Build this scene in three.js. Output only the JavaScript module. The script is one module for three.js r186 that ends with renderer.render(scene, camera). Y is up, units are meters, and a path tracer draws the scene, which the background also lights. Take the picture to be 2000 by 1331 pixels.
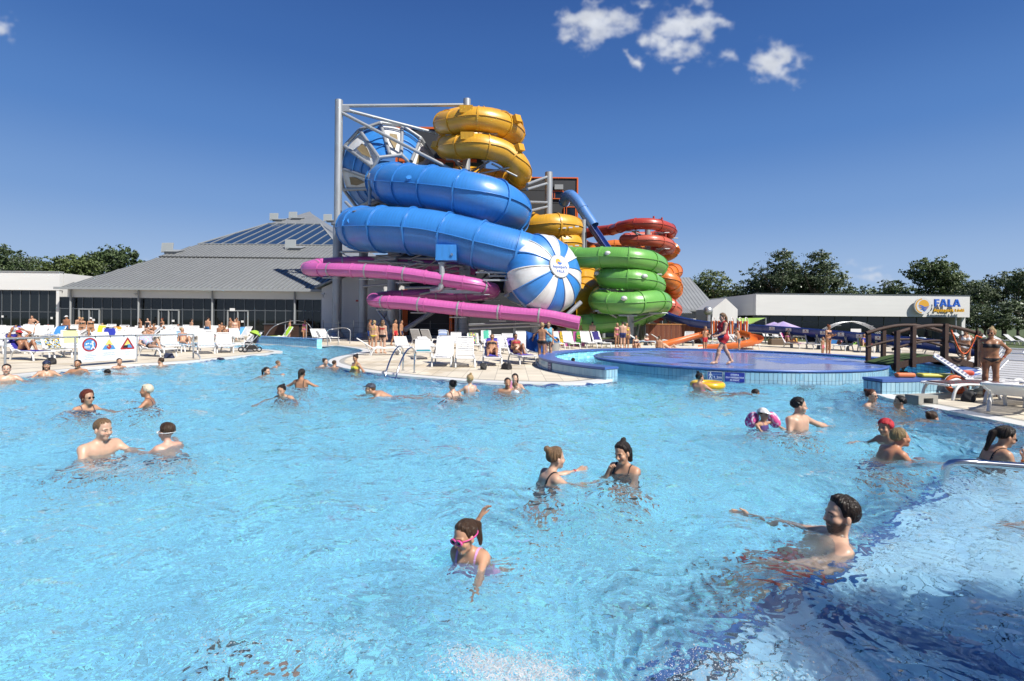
import * as THREE from 'three';
import { mergeGeometries, mergeVertices, toCreasedNormals } from 'three/addons/utils/BufferGeometryUtils.js';
import { RoundedBoxGeometry } from 'three/addons/geometries/RoundedBoxGeometry.js';
import { FontLoader } from 'three/addons/loaders/FontLoader.js';
import { TextGeometry } from 'three/addons/geometries/TextGeometry.js';

// ───────────────────────── camera, sky, sun, exposure ─────────────────────────
const scene = new THREE.Scene();
const EYE = 1.75, FPX = 1000, ROLL = 0.6 * Math.PI / 180, HORIZON = 628;
const camera = new THREE.PerspectiveCamera(2 * Math.atan(665.5 / FPX) * 180 / Math.PI, 2000 / 1331, 0.1, 2500);
camera.position.set(0, EYE, 0);
camera.rotation.set(0, 0, ROLL);
camera.setViewOffset(2000, 1331, 0, 665.5 - HORIZON, 2000, 1331);
scene.add(camera);
const renderer = new THREE.WebGLRenderer({ antialias: true });
renderer.setSize(1024, 681);
renderer.toneMapping = THREE.LinearToneMapping;
renderer.toneMappingExposure = 1.66;
renderer.shadowMap.enabled = true;

const SUN = new THREE.Vector3(1.09, 1.66, 1.0).normalize();
const sun = new THREE.DirectionalLight(new THREE.Color().setRGB(1, 0.95, 0.87), 4.9);
sun.position.copy(SUN).multiplyScalar(120);
sun.target.position.set(0, 0, -25);
sun.position.add(sun.target.position);
sun.castShadow = true;
Object.assign(sun.shadow.camera, { left: -80, right: 80, top: 80, bottom: -80, near: 1, far: 300 });
sun.shadow.mapSize.set(4096, 4096);
scene.add(sun, sun.target);

// ───────────────────────── helpers: numbers ─────────────────────────
function rngOf(seed) { let a = seed >>> 0; return () => { a = (a + 0x6D2B79F5) | 0; let t = Math.imul(a ^ (a >>> 15), 1 | a); t = (t + Math.imul(t ^ (t >>> 7), 61 | t)) ^ t; return ((t ^ (t >>> 14)) >>> 0) / 4294967296; }; }
const clamp = (x, a, b) => x < a ? a : x > b ? b : x, lerp = (a, b, t) => a + (b - a) * t;
const smooth = (a, b, x) => { const t = clamp((x - a) / (b - a), 0, 1); return t * t * (3 - 2 * t); };
const V = (x, y, z) => new THREE.Vector3(x, y, z);
function hash2(i, j, s) { let h = Math.imul(i, 374761393) ^ Math.imul(j, 668265263) ^ Math.imul(s, 974711); h = Math.imul(h ^ (h >>> 13), 1274126177); return ((h ^ (h >>> 16)) >>> 0) / 4294967296; }
// value noise, periodic when p > 0
function vnoise(x, y, p, s) {
  const i = Math.floor(x), j = Math.floor(y), fx = x - i, fy = y - j, u = fx * fx * fx * (fx * (fx * 6 - 15) + 10), v = fy * fy * fy * (fy * (fy * 6 - 15) + 10);
  const w = (k) => p ? ((k % p) + p) % p : k, a = w(i), b = w(i + 1), c = w(j), d = w(j + 1);
  return lerp(lerp(hash2(a, c, s), hash2(b, c, s), u), lerp(hash2(a, d, s), hash2(b, d, s), u), v);
}
function fbm(x, y, oct, s, p = 0) { let a = 0.5, t = 0, n = 0; for (let k = 0; k < oct; k++) { t += a * vnoise(x, y, p, s + k * 17); n += a; a *= 0.5; x *= 2; y *= 2; p *= 2; } return t / n; }
// photo pixel -> direction, ground point, point at a depth (metres in front of the camera)
const CR = Math.cos(ROLL), SR = Math.sin(ROLL);
function ray(u, v) { const a = u - 1000, b = v - HORIZON; return [(CR * a + SR * b) / FPX, (-SR * a + CR * b) / FPX]; }
function pix(x, y, z) { const a = x / -z * FPX, b = (EYE - y) / -z * FPX; return [1000 + CR * a - SR * b, HORIZON + SR * a + CR * b]; }
function G(u, v, y = 0.04) { const [a, b] = ray(u, v), Z = (EYE - y) / b; return V(a * Z, y, -Z); }
function P(u, v, Z) { const [a, b] = ray(u, v); return V(a * Z, EYE - b * Z, -Z); }
// photo pixel on the plane y = y0 + m (Z - z0)
function onSlope(u, v, z0, y0, m) { const [a, b] = ray(u, v), Z = (EYE - y0 + m * z0) / (m + b); return V(a * Z, EYE - b * Z, -Z); }

// ───────────────────────── sky ─────────────────────────
{
  const W = 4096, H = 2048, data = new Float32Array(W * H * 4);
  const stops = [[0, 0.2926, 0.3669, 0.4761], [5, 0.2053, 0.297, 0.4498], [11, 0.1153, 0.2096, 0.3974], [18, 0.0594, 0.1415, 0.3363], [26, 0.0332, 0.0926, 0.262], [34, 0.0227, 0.0664, 0.2096], [90, 0.0175, 0.0507, 0.1747]];
  const blobs = [ // u, v, half width, half height, strength
    [1160, 48, 62, 34, 1], [1128, 78, 26, 20, 0.7], [1205, 38, 40, 24, 0.8], [1265, 8, 22, 14, 0.75], [1092, 26, 18, 14, 0.5],
    [1345, 50, 62, 28, 1], [1325, 92, 48, 24, 1], [1285, 70, 34, 22, 0.9], [1400, 50, 34, 16, 0.7], [1240, 112, 18, 16, 0.95], [1330, 124, 24, 10, 0.6], [1365, 8, 26, 12, 0.55],
    [1430, 106, 34, 18, 0.55], [1518, 124, 46, 30, 1], [1540, 148, 26, 20, 0.75], [4, 58, 26, 22, 0.95], [1700, 522, 34, 10, 0.5], [1720, 541, 60, 12, 0.55], [330, 512, 60, 16, 0.3], [560, 506, 40, 18, 0.28], [180, 505, 50, 12, 0.2],
    [-260, 120, 70, 34, 1], [-420, 60, 60, 30, 0.9], [2300, 90, 80, 34, 1], [2450, 190, 60, 22, 0.8], [2150, 30, 40, 18, 0.6],
  ];
  const row = [0, 0, 0];
  for (let j = 0; j < H; j++) {
    const el = (j + 0.5) / H * 180 - 90, e = Math.max(el, 0);
    let k = 0; while (k < stops.length - 2 && e > stops[k + 1][0]) k++;
    const t = smooth(stops[k][0], stops[k + 1][0], e) * 0.35 + 0.65 * clamp((e - stops[k][0]) / (stops[k + 1][0] - stops[k][0]), 0, 1);
    for (let c = 0; c < 3; c++) row[c] = lerp(stops[k][c + 1], stops[k + 1][c + 1], t);
    const ce = Math.cos(el * Math.PI / 180), se = Math.sin(el * Math.PI / 180);
    for (let i = 0; i < W; i++) {
      const o = (j * W + i) * 4;
      data[o] = row[0]; data[o + 1] = row[1]; data[o + 2] = row[2]; data[o + 3] = 1;
      if (el < 1 || el > 42) continue;
      const az = ((i + 0.5) / W - 0.5) * 2 * Math.PI, x = Math.cos(az) * ce, z = Math.sin(az) * ce; // three.js: u = atan2(z, x) / 2pi + 0.5
      if (z > -0.3) continue;
      const [u, v] = pix(x / -z, EYE + se / -z, -1);
      if (!blobs.some(([bu, bv, bw, bh]) => Math.abs(u - bu) < bw * 2 + 32 && Math.abs(v - bv) < bh * 2 + 24)) continue;
      const wx = (fbm(u / 46, v / 46, 4, 5) - 0.5) * 60, wy = (fbm(u / 46, v / 46, 4, 77) - 0.5) * 44;
      let d = 0;
      for (const [bu, bv, bw, bh, s] of blobs) { const q = ((u + wx - bu) / bw) ** 2 + ((v + wy - bv) / bh) ** 2; if (q < 4) d = Math.max(d, s * Math.exp(-q * 0.9)); }
      if (d > 0.02) {
        const n = fbm(u / 22, v / 16, 6, 31), a = clamp(smooth(0.2, 0.95, d + (n - 0.5) * 0.85) * (0.5 + 0.5 * d), 0, 1);
        const lit = 0.92 + 0.3 * (fbm(u / 30, v / 22, 4, 91) - 0.5);
        data[o] = lerp(data[o], 0.455 * lit, a); data[o + 1] = lerp(data[o + 1], 0.48 * lit, a); data[o + 2] = lerp(data[o + 2], 0.53 * lit, a);
      }
    }
  }
  const tex = new THREE.DataTexture(data, W, H, THREE.RGBAFormat, THREE.FloatType);
  tex.mapping = THREE.EquirectangularReflectionMapping; tex.magFilter = THREE.LinearFilter; tex.needsUpdate = true;
  scene.background = tex; scene.environment = tex;
}

// ───────────────────────── helpers: objects ─────────────────────────
const taken = {};
function numbered(n) { taken[n] = (taken[n] ?? -1) + 1; return taken[n] ? `${n}_${String(taken[n]).padStart(3, '0')}` : n; }
function mesh(name, geo, mat, parent) { const m = new THREE.Mesh(geo, mat); m.name = name; m.castShadow = m.receiveShadow = true; if (parent) parent.add(m); return m; }
function tag(o, label, category, group) { o.userData.label = label; o.userData.category = category; if (group) o.userData.group = group; return o; }
function thing(name, label, category, pos = [0, 0, 0], turn = 0, group) {
  const g = new THREE.Group(); g.name = numbered(name); g.position.set(...pos); g.rotation.y = turn; scene.add(g); return tag(g, label, category, group);
}
function copyOf(src, pos, turn, label, group) { const c = src.clone(); c.name = numbered(src.name.replace(/_\d{3}$/, '')); c.userData = { ...src.userData }; c.position.set(...pos); c.rotation.y = turn; if (label) c.userData.label = label; if (group) c.userData.group = group; scene.add(c); return c; }
function structure(name, geo, mat) { const m = mesh(numbered(name), geo, mat, scene); m.userData.kind = 'structure'; return m; }
const lin = (r, g, b) => new THREE.Color().setRGB(r, g, b);
function mat(color, rough = 0.6, extra = {}) { const { metal = 0, phys, pool, ...rest } = extra; const C = Array.isArray(color) ? lin(...color) : new THREE.Color(color); if (!pool) C.multiplyScalar(0.71); // albedos under the brighter exposure
  const o = { color: C, roughness: rough, metalness: metal, ...rest }; return (phys || rest.clearcoat || rest.transmission || rest.sheen) ? new THREE.MeshPhysicalMaterial(o) : new THREE.MeshStandardMaterial(o); }
function texOf(size, fn, { srgb = false, repeat = [1, 1], w = size, h = size } = {}) { // fn(x 0..1, y 0..1) -> grey or [r,g,b] (0..1)
  const d = new Uint8Array(w * h * 4);
  for (let j = 0; j < h; j++) for (let i = 0; i < w; i++) { const q = fn(i / w, j / h), o = (j * w + i) * 4; if (typeof q === 'number') d[o] = d[o + 1] = d[o + 2] = clamp(q, 0, 1) * 255; else { d[o] = clamp(q[0], 0, 1) * 255; d[o + 1] = clamp(q[1], 0, 1) * 255; d[o + 2] = clamp(q[2], 0, 1) * 255; } d[o + 3] = 255; }
  const t = new THREE.DataTexture(d, w, h); t.wrapS = t.wrapT = THREE.RepeatWrapping; t.magFilter = THREE.LinearFilter; t.minFilter = THREE.LinearMipmapLinearFilter; if (srgb) t.colorSpace = THREE.SRGBColorSpace; t.repeat.set(...repeat); t.needsUpdate = true; return t;
}
function place(g, pos, rot) { if (rot) g.applyMatrix4(new THREE.Matrix4().makeRotationFromEuler(new THREE.Euler(...rot))); if (pos) g.translate(...pos); return g; }
function box(w, h, d, x = 0, y = 0, z = 0, rot) { return place(new THREE.BoxGeometry(w, h, d), [x, y, z], rot); }
function rbox(w, h, d, r, x = 0, y = 0, z = 0, rot) { return place(new RoundedBoxGeometry(w, h, d, 2, r), [x, y, z], rot); }
function cyl(r0, r1, h, seg, x = 0, y = 0, z = 0, rot) { return place(new THREE.CylinderGeometry(r0, r1, h, seg), [x, y, z], rot); }
function bar(a, b, r, seg = 8, r2 = r) { const d = b.clone().sub(a), g = new THREE.CylinderGeometry(r2, r, d.length(), seg); g.applyQuaternion(new THREE.Quaternion().setFromUnitVectors(V(0, 1, 0), d.clone().normalize())); g.translate((a.x + b.x) / 2, (a.y + b.y) / 2, (a.z + b.z) / 2); return g; }
function beam(a, b, w, h) { const d = b.clone().sub(a), L = d.length(), g = new THREE.BoxGeometry(w, h, L), m = new THREE.Matrix4().lookAt(b, a, Math.abs(d.y) > 0.99 * L ? V(1, 0, 0) : V(0, 1, 0)); g.applyMatrix4(m); g.translate((a.x + b.x) / 2, (a.y + b.y) / 2, (a.z + b.z) / 2); return g; }
function path(pts, r, seg = 8, n = pts.length * 6, closed = false) { return new THREE.TubeGeometry(new THREE.CatmullRomCurve3(pts, closed, 'centripetal'), n, r, seg, closed); }
function clean(list) { const keep = ['position', 'normal', 'uv']; return list.map((g) => { const q = g.index ? g.toNonIndexed() : g.clone(); for (const k of Object.keys(q.attributes)) if (!keep.includes(k)) q.deleteAttribute(k); if (!q.attributes.uv) q.setAttribute('uv', new THREE.BufferAttribute(new Float32Array(q.attributes.position.count * 2), 2)); return q; }); }
function join(...list) { return mergeGeometries(clean(list.flat())); }
function quad(a, b, c, d, uv) { const g = new THREE.BufferGeometry(); g.setAttribute('position', new THREE.Float32BufferAttribute([...a, ...b, ...c, ...d], 3)); g.setAttribute('uv', new THREE.Float32BufferAttribute(uv ?? [0, 0, 1, 0, 1, 1, 0, 1], 2)); g.setIndex([0, 1, 2, 0, 2, 3]); g.computeVertexNormals(); return g; }
function planUV(g, s = 1) { const p = g.attributes.position, a = new Float32Array(p.count * 2); for (let i = 0; i < p.count; i++) { a[i * 2] = p.getX(i) * s; a[i * 2 + 1] = p.getZ(i) * s; } g.setAttribute('uv', new THREE.BufferAttribute(a, 2)); return g; }

// ───────────────────────── pool, deck, ground ─────────────────────────
const DECK = 0.04, FLOOR = -1.35, RC = [8.36, 19.9], RIN = 5.07, ROUT = 7.25, TOP = 0.41;
const poolLine = [[-14.2, 1.1], [-14.2, 14.2], [-14.1, 16.6], [-13.65, 18.2], [-12.6, 20.2], [-12.05, 23.6], [-11.75, 25.6], [-11.9, 26.6], [-12.5, 27.5], [-13.7, 28.4], [-16.2, 29.8], [-22, 31], [-60, 31.4], [-60, 36], [-18.2, 35.8], [-12, 31.4], [-11.75, 33.4], [-9.7, 31.1], [-8.5, 29], [-8.02, 27], [-7.95, 23.25], [-7.35, 20.5], [-6.35, 18.7], [-5.36, 17.4], [-3.84, 16.05], [-2.24, 15.06], [-0.84, 14.35], [0.86, 14.08], [1.93, 14.25], [2.6, 14.8]];
for (let k = 0; k <= 48; k++) { const a = (220.2 - k / 48 * (220.2 + 83.7)) * Math.PI / 180; poolLine.push([RC[0] + 6.95 * Math.cos(a), RC[1] + 6.95 * Math.sin(a)]); }
poolLine.push([8.95, 12.4], [8.78, 11.6], [8.8, 9], [8.72, 1.1]);
// smooth the outline
const poolEdge = (() => {
  const out = []; const n = poolLine.length;
  for (let i = 0; i < n; i++) {
    const p0 = poolLine[(i + n - 1) % n], p1 = poolLine[i], p2 = poolLine[(i + 1) % n], p3 = poolLine[(i + 2) % n], L = Math.hypot(p2[0] - p1[0], p2[1] - p1[1]);
    const soft = L < 6 && Math.hypot(p1[0] - p0[0], p1[1] - p0[1]) < 6 && Math.hypot(p3[0] - p2[0], p3[1] - p2[1]) < 6, m = soft ? Math.max(1, Math.round(L / 0.3)) : 1;
    for (let k = 0; k < m; k++) { const t = k / m, t2 = t * t, t3 = t2 * t; out.push([0, 1].map((c) => m === 1 ? p1[c] : 0.5 * (2 * p1[c] + (p2[c] - p0[c]) * t + (2 * p0[c] - 5 * p1[c] + 4 * p2[c] - p3[c]) * t2 + (3 * p1[c] - p0[c] - 3 * p2[c] + p3[c]) * t3))); }
  }
  return out;
})();
function inPoly(x, z, poly) { let c = false; for (let i = 0, j = poly.length - 1; i < poly.length; j = i++) { const [a, b] = poly[i], [d, e] = poly[j]; if ((b > z) !== (e > z) && x < (d - a) * (z - b) / (e - b) + a) c = !c; } return c; }
function flat(poly, y, holes = []) { const s = new THREE.Shape(poly.map(([x, z]) => new THREE.Vector2(x, z))); for (const h of holes) s.holes.push(new THREE.Path(h.map(([x, z]) => new THREE.Vector2(x, z)))); const g = new THREE.ShapeGeometry(s); g.rotateX(-Math.PI / 2); g.translate(0, y, 0); return planUV(g); }
function skirt(poly, y0, y1, closed = true, flip = false) { // vertical band along a plan line (x, Z)
  const pos = [], uv = [], idx = []; let L = 0; const n = poly.length + (closed ? 1 : 0);
  for (let i = 0; i < n; i++) { const [x, z] = poly[i % poly.length]; if (i) { const [a, b] = poly[i - 1]; L += Math.hypot(x - a, z - b); } pos.push(x, y0, -z, x, y1, -z); uv.push(L, y0, L, y1); if (i) { const k = 2 * i; idx.push(...(flip ? [k - 2, k - 1, k, k, k - 1, k + 1] : [k - 2, k, k - 1, k, k + 1, k - 1])); } }
  const g = new THREE.BufferGeometry(); g.setAttribute('position', new THREE.Float32BufferAttribute(pos, 3)); g.setAttribute('uv', new THREE.Float32BufferAttribute(uv, 2)); g.setIndex(idx); g.computeVertexNormals(); return g;
}
function offsetLine(poly, d) { const n = poly.length; return poly.map((p, i) => { const a = poly[(i + n - 1) % n], b = poly[(i + 1) % n]; let nx = b[1] - a[1], nz = -(b[0] - a[0]); const l = Math.hypot(nx, nz) || 1; return [p[0] + nx / l * d, p[1] + nz / l * d]; }); }
const poolArea = (() => { let a = 0; poolEdge.forEach(([x, z], i) => { const [b, c] = poolEdge[(i + 1) % poolEdge.length]; a += x * c - b * z; }); return a; })();
const OUT = poolArea > 0 ? 1 : -1;
const M = {};
const grainTex = texOf(512, (x, y) => { const n = fbm(x * 8, y * 8, 6, 3, 8), m = fbm(x * 64, y * 64, 3, 9, 64); return 0.72 + 0.3 * (n - 0.5) + 0.22 * (m - 0.5); }, { srgb: false, repeat: [0.25, 0.25] });
const deckTex = texOf(1024, (x, y) => {
  const n = fbm(x * 6, y * 6, 6, 13, 6), st = 0.55 * smooth(0.6, 0.75, fbm(x * 5, y * 5, 5, 41, 5)), m = hash2(Math.floor(x * 1024), Math.floor(y * 1024), 4), jx = (x * 16) % 1, jy = (y * 16) % 1, joint = (jx < 0.024 || jy < 0.024) ? 0.72 : 1, tile = 0.95 + 0.1 * hash2(Math.floor(x * 16), Math.floor(y * 16), 8);
  const k = (0.95 + 0.12 * (n - 0.5) + 0.06 * (m - 0.5)) * joint * tile; return [k * (0.93 - 0.16 * st), k * (0.885 - 0.19 * st), k * (0.80 - 0.23 * st)];
}, { srgb: true, repeat: [1 / 8, 1 / 8] });
M.deck = mat('#ffffff', 0.75, { map: deckTex });
M.rim = mat([0.78, 0.78, 0.75], 0.45, { bumpMap: grainTex, bumpScale: 0.002 });
M.grate = mat([0.42, 0.41, 0.37], 0.8, { bumpMap: texOf(64, (x) => (x * 8) % 1 < 0.5 ? 1 : 0.2, { repeat: [2, 2] }), bumpScale: 0.01 });
M.grass = mat('#ffffff', 0.95, { map: texOf(512, (x, y) => { const n = fbm(x * 8, y * 8, 6, 23, 8); return [0.30 + 0.2 * (n - 0.5), 0.36 + 0.22 * (n - 0.5), 0.17 + 0.14 * (n - 0.5)]; }, { srgb: true, repeat: [0.2, 0.2] }) });
const tileBlue = [0.22, 0.58, 0.84];
M.poolFloor = mat('#ffffff', 0.5, { pool: 1, map: texOf(1024, (x, y) => { const c = 16, i = Math.floor(x * c), j = Math.floor(y * c * 2), fx = (x * c) % 1, fy = (y * c * 2) % 1, t = 0.8 + 0.3 * hash2(i, j, 3), g = (fx < 0.035 || fy < 0.07) ? 0.5 : 1, n = 0.97 + 0.06 * fbm(x * 20, y * 20, 3, 6, 20); return [0.59 * t * g * n, 0.915 * t * g * n, 1.04 * t * g * n]; }, { srgb: true, repeat: [1 / 4, 1 / 4] }) });
M.darkTile = mat([0.02, 0.08, 0.38], 0.25);

{ // ground: one sheet to the horizon with the pool cut out
  const far = [[-1200, -300], [1200, -300], [1200, 1800], [-1200, 1800]];
  structure('ground', flat(far, DECK - 0.012, [offsetLine(poolEdge, 0.25 * OUT)]), M.grass);
  structure('deck_paving', flat([[-75, -6], [40, -6], [40, 46], [24, 52], [-75, 52]], DECK, [offsetLine(poolEdge, 0.62 * OUT)]), M.deck);
  structure('pool_overflow_channel', flat(offsetLine(poolEdge, 0.62 * OUT), DECK - 0.004, [offsetLine(poolEdge, 0.42 * OUT)]), M.grate);
  const rim = join(flat(offsetLine(poolEdge, 0.42 * OUT), DECK + 0.006, [poolEdge]), skirt(poolEdge, DECK - 0.06, DECK + 0.006, true, OUT > 0));
  structure('pool_rim', rim, M.rim);
  structure('pool_water_line', skirt(offsetLine(poolEdge, 0.01 * OUT), -0.24, DECK - 0.061), M.darkTile);
  structure('pool_wall', skirt(offsetLine(poolEdge, 0.012 * OUT), FLOOR, -0.24), M.poolFloor);
  structure('pool_floor', flat([[-62, 0], [16, 0], [16, 38], [-62, 38]], FLOOR), M.poolFloor);
}
// water
const waveH = (() => {
  const R = rngOf(5), w = []; for (let k = 0; k < 26; k++) { const L = 0.32 * Math.pow(7, R()), a = R() * Math.PI * 2, amp = 0.0052 * Math.pow(L, 0.75) * (0.6 + 0.8 * R()); w.push([Math.cos(a) * 6.283 / L, Math.sin(a) * 6.283 / L, R() * 6.283, amp]); }
  return (x, z) => { const wx = 0.5 * (fbm(x * 0.5, z * 0.5, 2, 61) - 0.5), wz = 0.5 * (fbm(x * 0.5, z * 0.5, 2, 62) - 0.5), X = x + wx, Z = z + wz; let h = 0; for (const [a, b, p, m] of w) { const s = Math.sin(a * X + b * Z + p); h += m * (s + 0.35 * s * Math.abs(s)); } return h * (0.6 + 0.8 * fbm(x * 0.18, z * 0.18, 2, 66)); };
})();
const bathers = []; // plan positions of people in the water: rings spread from them

// ───────────────────────── people: smooth-joined tapered bones, meshed with surface nets ─────────────────────────
const smin = (a, b, k) => { const h = Math.max(k - Math.abs(a - b), 0) / k; return Math.min(a, b) - h * h * k * 0.25; };
function surfaceNets(f, lo, hi, cell) {
  const n = [0, 1, 2].map((c) => Math.ceil((hi[c] - lo[c]) / cell) + 2), [nx, ny, nz] = n, F = new Float32Array(nx * ny * nz), B = 4;
  for (let K = 0; K < nz; K += B) for (let J = 0; J < ny; J += B) for (let I = 0; I < nx; I += B) {
    const c = f(lo[0] + (I + 1.5) * cell, lo[1] + (J + 1.5) * cell, lo[2] + (K + 1.5) * cell), skip = Math.abs(c) > cell * 5.2 + 0.012;
    for (let k = K; k < Math.min(K + B, nz); k++) for (let j = J; j < Math.min(J + B, ny); j++) for (let i = I; i < Math.min(I + B, nx); i++) F[i + nx * (j + ny * k)] = skip ? c : f(lo[0] + i * cell, lo[1] + j * cell, lo[2] + k * cell);
  }
  const id = new Int32Array(nx * ny * nz).fill(-1), pos = [], idx = [], at = (i, j, k) => i + nx * (j + ny * k);
  const E = [[0, 1], [0, 2], [0, 4], [1, 3], [1, 5], [2, 3], [2, 6], [3, 7], [4, 5], [4, 6], [5, 7], [6, 7]];
  for (let k = 0; k + 1 < nz; k++) for (let j = 0; j + 1 < ny; j++) for (let i = 0; i + 1 < nx; i++) {
    const v = []; let m = 0; for (let c = 0; c < 8; c++) { v[c] = F[at(i + (c & 1), j + ((c >> 1) & 1), k + (c >> 2))]; if (v[c] < 0) m |= 1 << c; }
    if (m === 0 || m === 255) continue;
    let x = 0, y = 0, z = 0, q = 0; for (const [a, b] of E) if (((m >> a) & 1) !== ((m >> b) & 1)) { const t = v[a] / (v[a] - v[b]); x += lerp(a & 1, b & 1, t); y += lerp((a >> 1) & 1, (b >> 1) & 1, t); z += lerp(a >> 2, b >> 2, t); q++; }
    id[at(i, j, k)] = pos.length / 3; pos.push(lo[0] + (i + x / q) * cell, lo[1] + (j + y / q) * cell, lo[2] + (k + z / q) * cell);
  }
  for (let k = 1; k + 1 < nz; k++) for (let j = 1; j + 1 < ny; j++) for (let i = 1; i + 1 < nx; i++) {
    const a = F[at(i, j, k)] < 0, put = (p, q, r, s, fl) => { if (p < 0 || q < 0 || r < 0 || s < 0) return; fl ? idx.push(p, q, r, p, r, s) : idx.push(p, r, q, p, s, r); };
    if (a !== F[at(i + 1, j, k)] < 0) put(id[at(i, j - 1, k - 1)], id[at(i, j, k - 1)], id[at(i, j, k)], id[at(i, j - 1, k)], a);
    if (a !== F[at(i, j + 1, k)] < 0) put(id[at(i - 1, j, k - 1)], id[at(i - 1, j, k)], id[at(i, j, k)], id[at(i, j, k - 1)], a);
    if (a !== F[at(i, j, k + 1)] < 0) put(id[at(i - 1, j - 1, k)], id[at(i, j - 1, k)], id[at(i, j, k)], id[at(i - 1, j, k)], a);
  }
  const nor = new Float32Array(pos.length), e = cell * 0.6;
  for (let i = 0; i < pos.length; i += 3) { const x = pos[i], y = pos[i + 1], z = pos[i + 2]; let a = f(x + e, y, z) - f(x - e, y, z), b = f(x, y + e, z) - f(x, y - e, z), c = f(x, y, z + e) - f(x, y, z - e); const l = Math.hypot(a, b, c) || 1; nor[i] = a / l; nor[i + 1] = b / l; nor[i + 2] = c / l; }
  return { pos: new Float32Array(pos), nor, idx };
}
function fieldOf(bones, k) { // bones: [a, b, ra, rb, tag]
  const q = bones.map(([a, b, ra, rb]) => { const dx = b.x - a.x, dy = b.y - a.y, dz = b.z - a.z; return [a.x, a.y, a.z, dx, dy, dz, 1 / (dx * dx + dy * dy + dz * dz + 1e-9), ra, rb - ra]; });
  const one = (o, x, y, z) => { const px = x - o[0], py = y - o[1], pz = z - o[2]; let t = (px * o[3] + py * o[4] + pz * o[5]) * o[6]; t = t < 0 ? 0 : t > 1 ? 1 : t; const ex = px - t * o[3], ey = py - t * o[4], ez = pz - t * o[5]; return Math.sqrt(ex * ex + ey * ey + ez * ez) - o[7] - t * o[8]; };
  const f = (x, y, z) => { let d = 9; for (const o of q) d = smin(d, one(o, x, y, z), k); return d; };
  f.near = (x, y, z) => { let d = 9, m = 0; q.forEach((o, i) => { const e = one(o, x, y, z); if (e < d) { d = e; m = i; } }); const o = q[m], t = clamp(((x - o[0]) * o[3] + (y - o[1]) * o[4] + (z - o[2]) * o[5]) * o[6], 0, 1); return [bones[m][4], t]; };
  return f;
}
const hyp = (x, y, z) => Math.sqrt(x * x + y * y + z * z), ell = (x, y, z, rx, ry, rz) => (hyp(x / rx, y / ry, z / rz) - 1) * Math.min(rx, ry, rz);
const cap3 = (x, y, z, ax, ay, az, bx, by, bz, ra, rb) => { const dx = bx - ax, dy = by - ay, dz = bz - az, t = clamp(((x - ax) * dx + (y - ay) * dy + (z - az) * dz) / (dx * dx + dy * dy + dz * dz), 0, 1); return hyp(x - ax - t * dx, y - ay - t * dy, z - az - t * dz) - lerp(ra, rb, t); };
function headField(x, y, z) {
  const X = Math.abs(x);
  let d = ell(x, y - 0.036, z + 0.012, 0.075, 0.09, 0.097);
  d = smin(d, ell(x, y + 0.04, z - 0.022, 0.057, 0.078, 0.068), 0.03);
  d = smin(d, hyp(x, y + 0.1, z - 0.06) - 0.022, 0.03);
  d = smin(d, cap3(X, y, z, 0.0, 0.016, 0.083, 0.042, 0.014, 0.068, 0.012, 0.012), 0.014);
  d = smin(d, hyp(X - 0.04, y + 0.036, z - 0.058) - 0.026, 0.02);
  d = -smin(-d, hyp(X - 0.031, y + 0.006, z - 0.099) - 0.0165, 0.012);
  d = smin(d, hyp(X - 0.031, y + 0.006, z - 0.0735) - 0.0125, 0.003);
  d = smin(d, cap3(x, y, z, 0, 0.004, 0.086, 0, -0.034, 0.106, 0.008, 0.0125), 0.012);
  d = smin(d, hyp(X - 0.012, y + 0.041, z - 0.094) - 0.009, 0.008);
  d = smin(d, cap3(X, y, z, 0, -0.062, 0.09, 0.019, -0.064, 0.08, 0.0065, 0.004), 0.008);
  d = smin(d, cap3(X, y, z, 0, -0.073, 0.089, 0.016, -0.071, 0.08, 0.007, 0.004), 0.006);
  d = smin(d, ell(X - 0.078, y + 0.014, z + 0.006, 0.011, 0.031, 0.019), 0.008);
  return d;
}
function hairLine(z, o) { const p = [[-0.11, o.nape ?? -0.08], [-0.035, (o.nape ?? -0.08) + 0.035], [-0.012, -0.004], [0.02, -0.004 + (o.side ?? 0)], [0.042, 0.056], [0.066, (o.fore ?? 0.08)], [0.11, (o.fore ?? 0.08) + 0.012]]; if (z <= p[0][0]) return p[0][1]; for (let i = 1; i < p.length; i++) if (z < p[i][0]) return lerp(p[i - 1][1], p[i][1], (z - p[i - 1][0]) / (p[i][0] - p[i - 1][0])); return p[6][1]; }
function hairField(o) {
  const th = o.thick ?? 0.011;
  return (x, y, z) => {
    const ang = Math.atan2(x, z + 0.02), str = o.curl ? 0.010 * (vnoise(x * 70 + 9, y * 70 + z * 50, 0, 4) - 0.5) : 0.008 * (vnoise(ang * 14 + 40, y * 12 + 7, 0, 4) - 0.5) + 0.006 * (vnoise(x * 130 + 40, ang * 3 + 7, 0, 5) - 0.5);
    const keep = (y - hairLine(z, o)) * 0.7 + 0.006 * (vnoise(x * 60 + 3, z * 60, 0, 8) - 0.5), te = (th + 0.004) * smooth(-0.004, 0.042, keep) - 0.002;
    let d = ell(x, y - 0.036, z + 0.014, 0.077 + te, 0.091 + te, 0.1 + te) + str * smooth(0, 0.02, keep);
    d = Math.max(d, -keep);
    d = Math.max(d, -(ell(x, y - 0.03, z + 0.012, 0.066, 0.082, 0.088)));
    for (const e of o.extra ?? []) d = smin(d, cap3(x, y, z, ...e) + str * 1.5, 0.015);
    return d;
  };
}
const skinMats = {};
function skinMat(c) { const k = c.join(); return skinMats[k] ??= mat([1, 1, 1], 0.48, { phys: 1, vertexColors: true, clearcoat: 0.22, clearcoatRoughness: 0.3, specularIntensity: 0.6 }); }
const clothMats = {};
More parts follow.
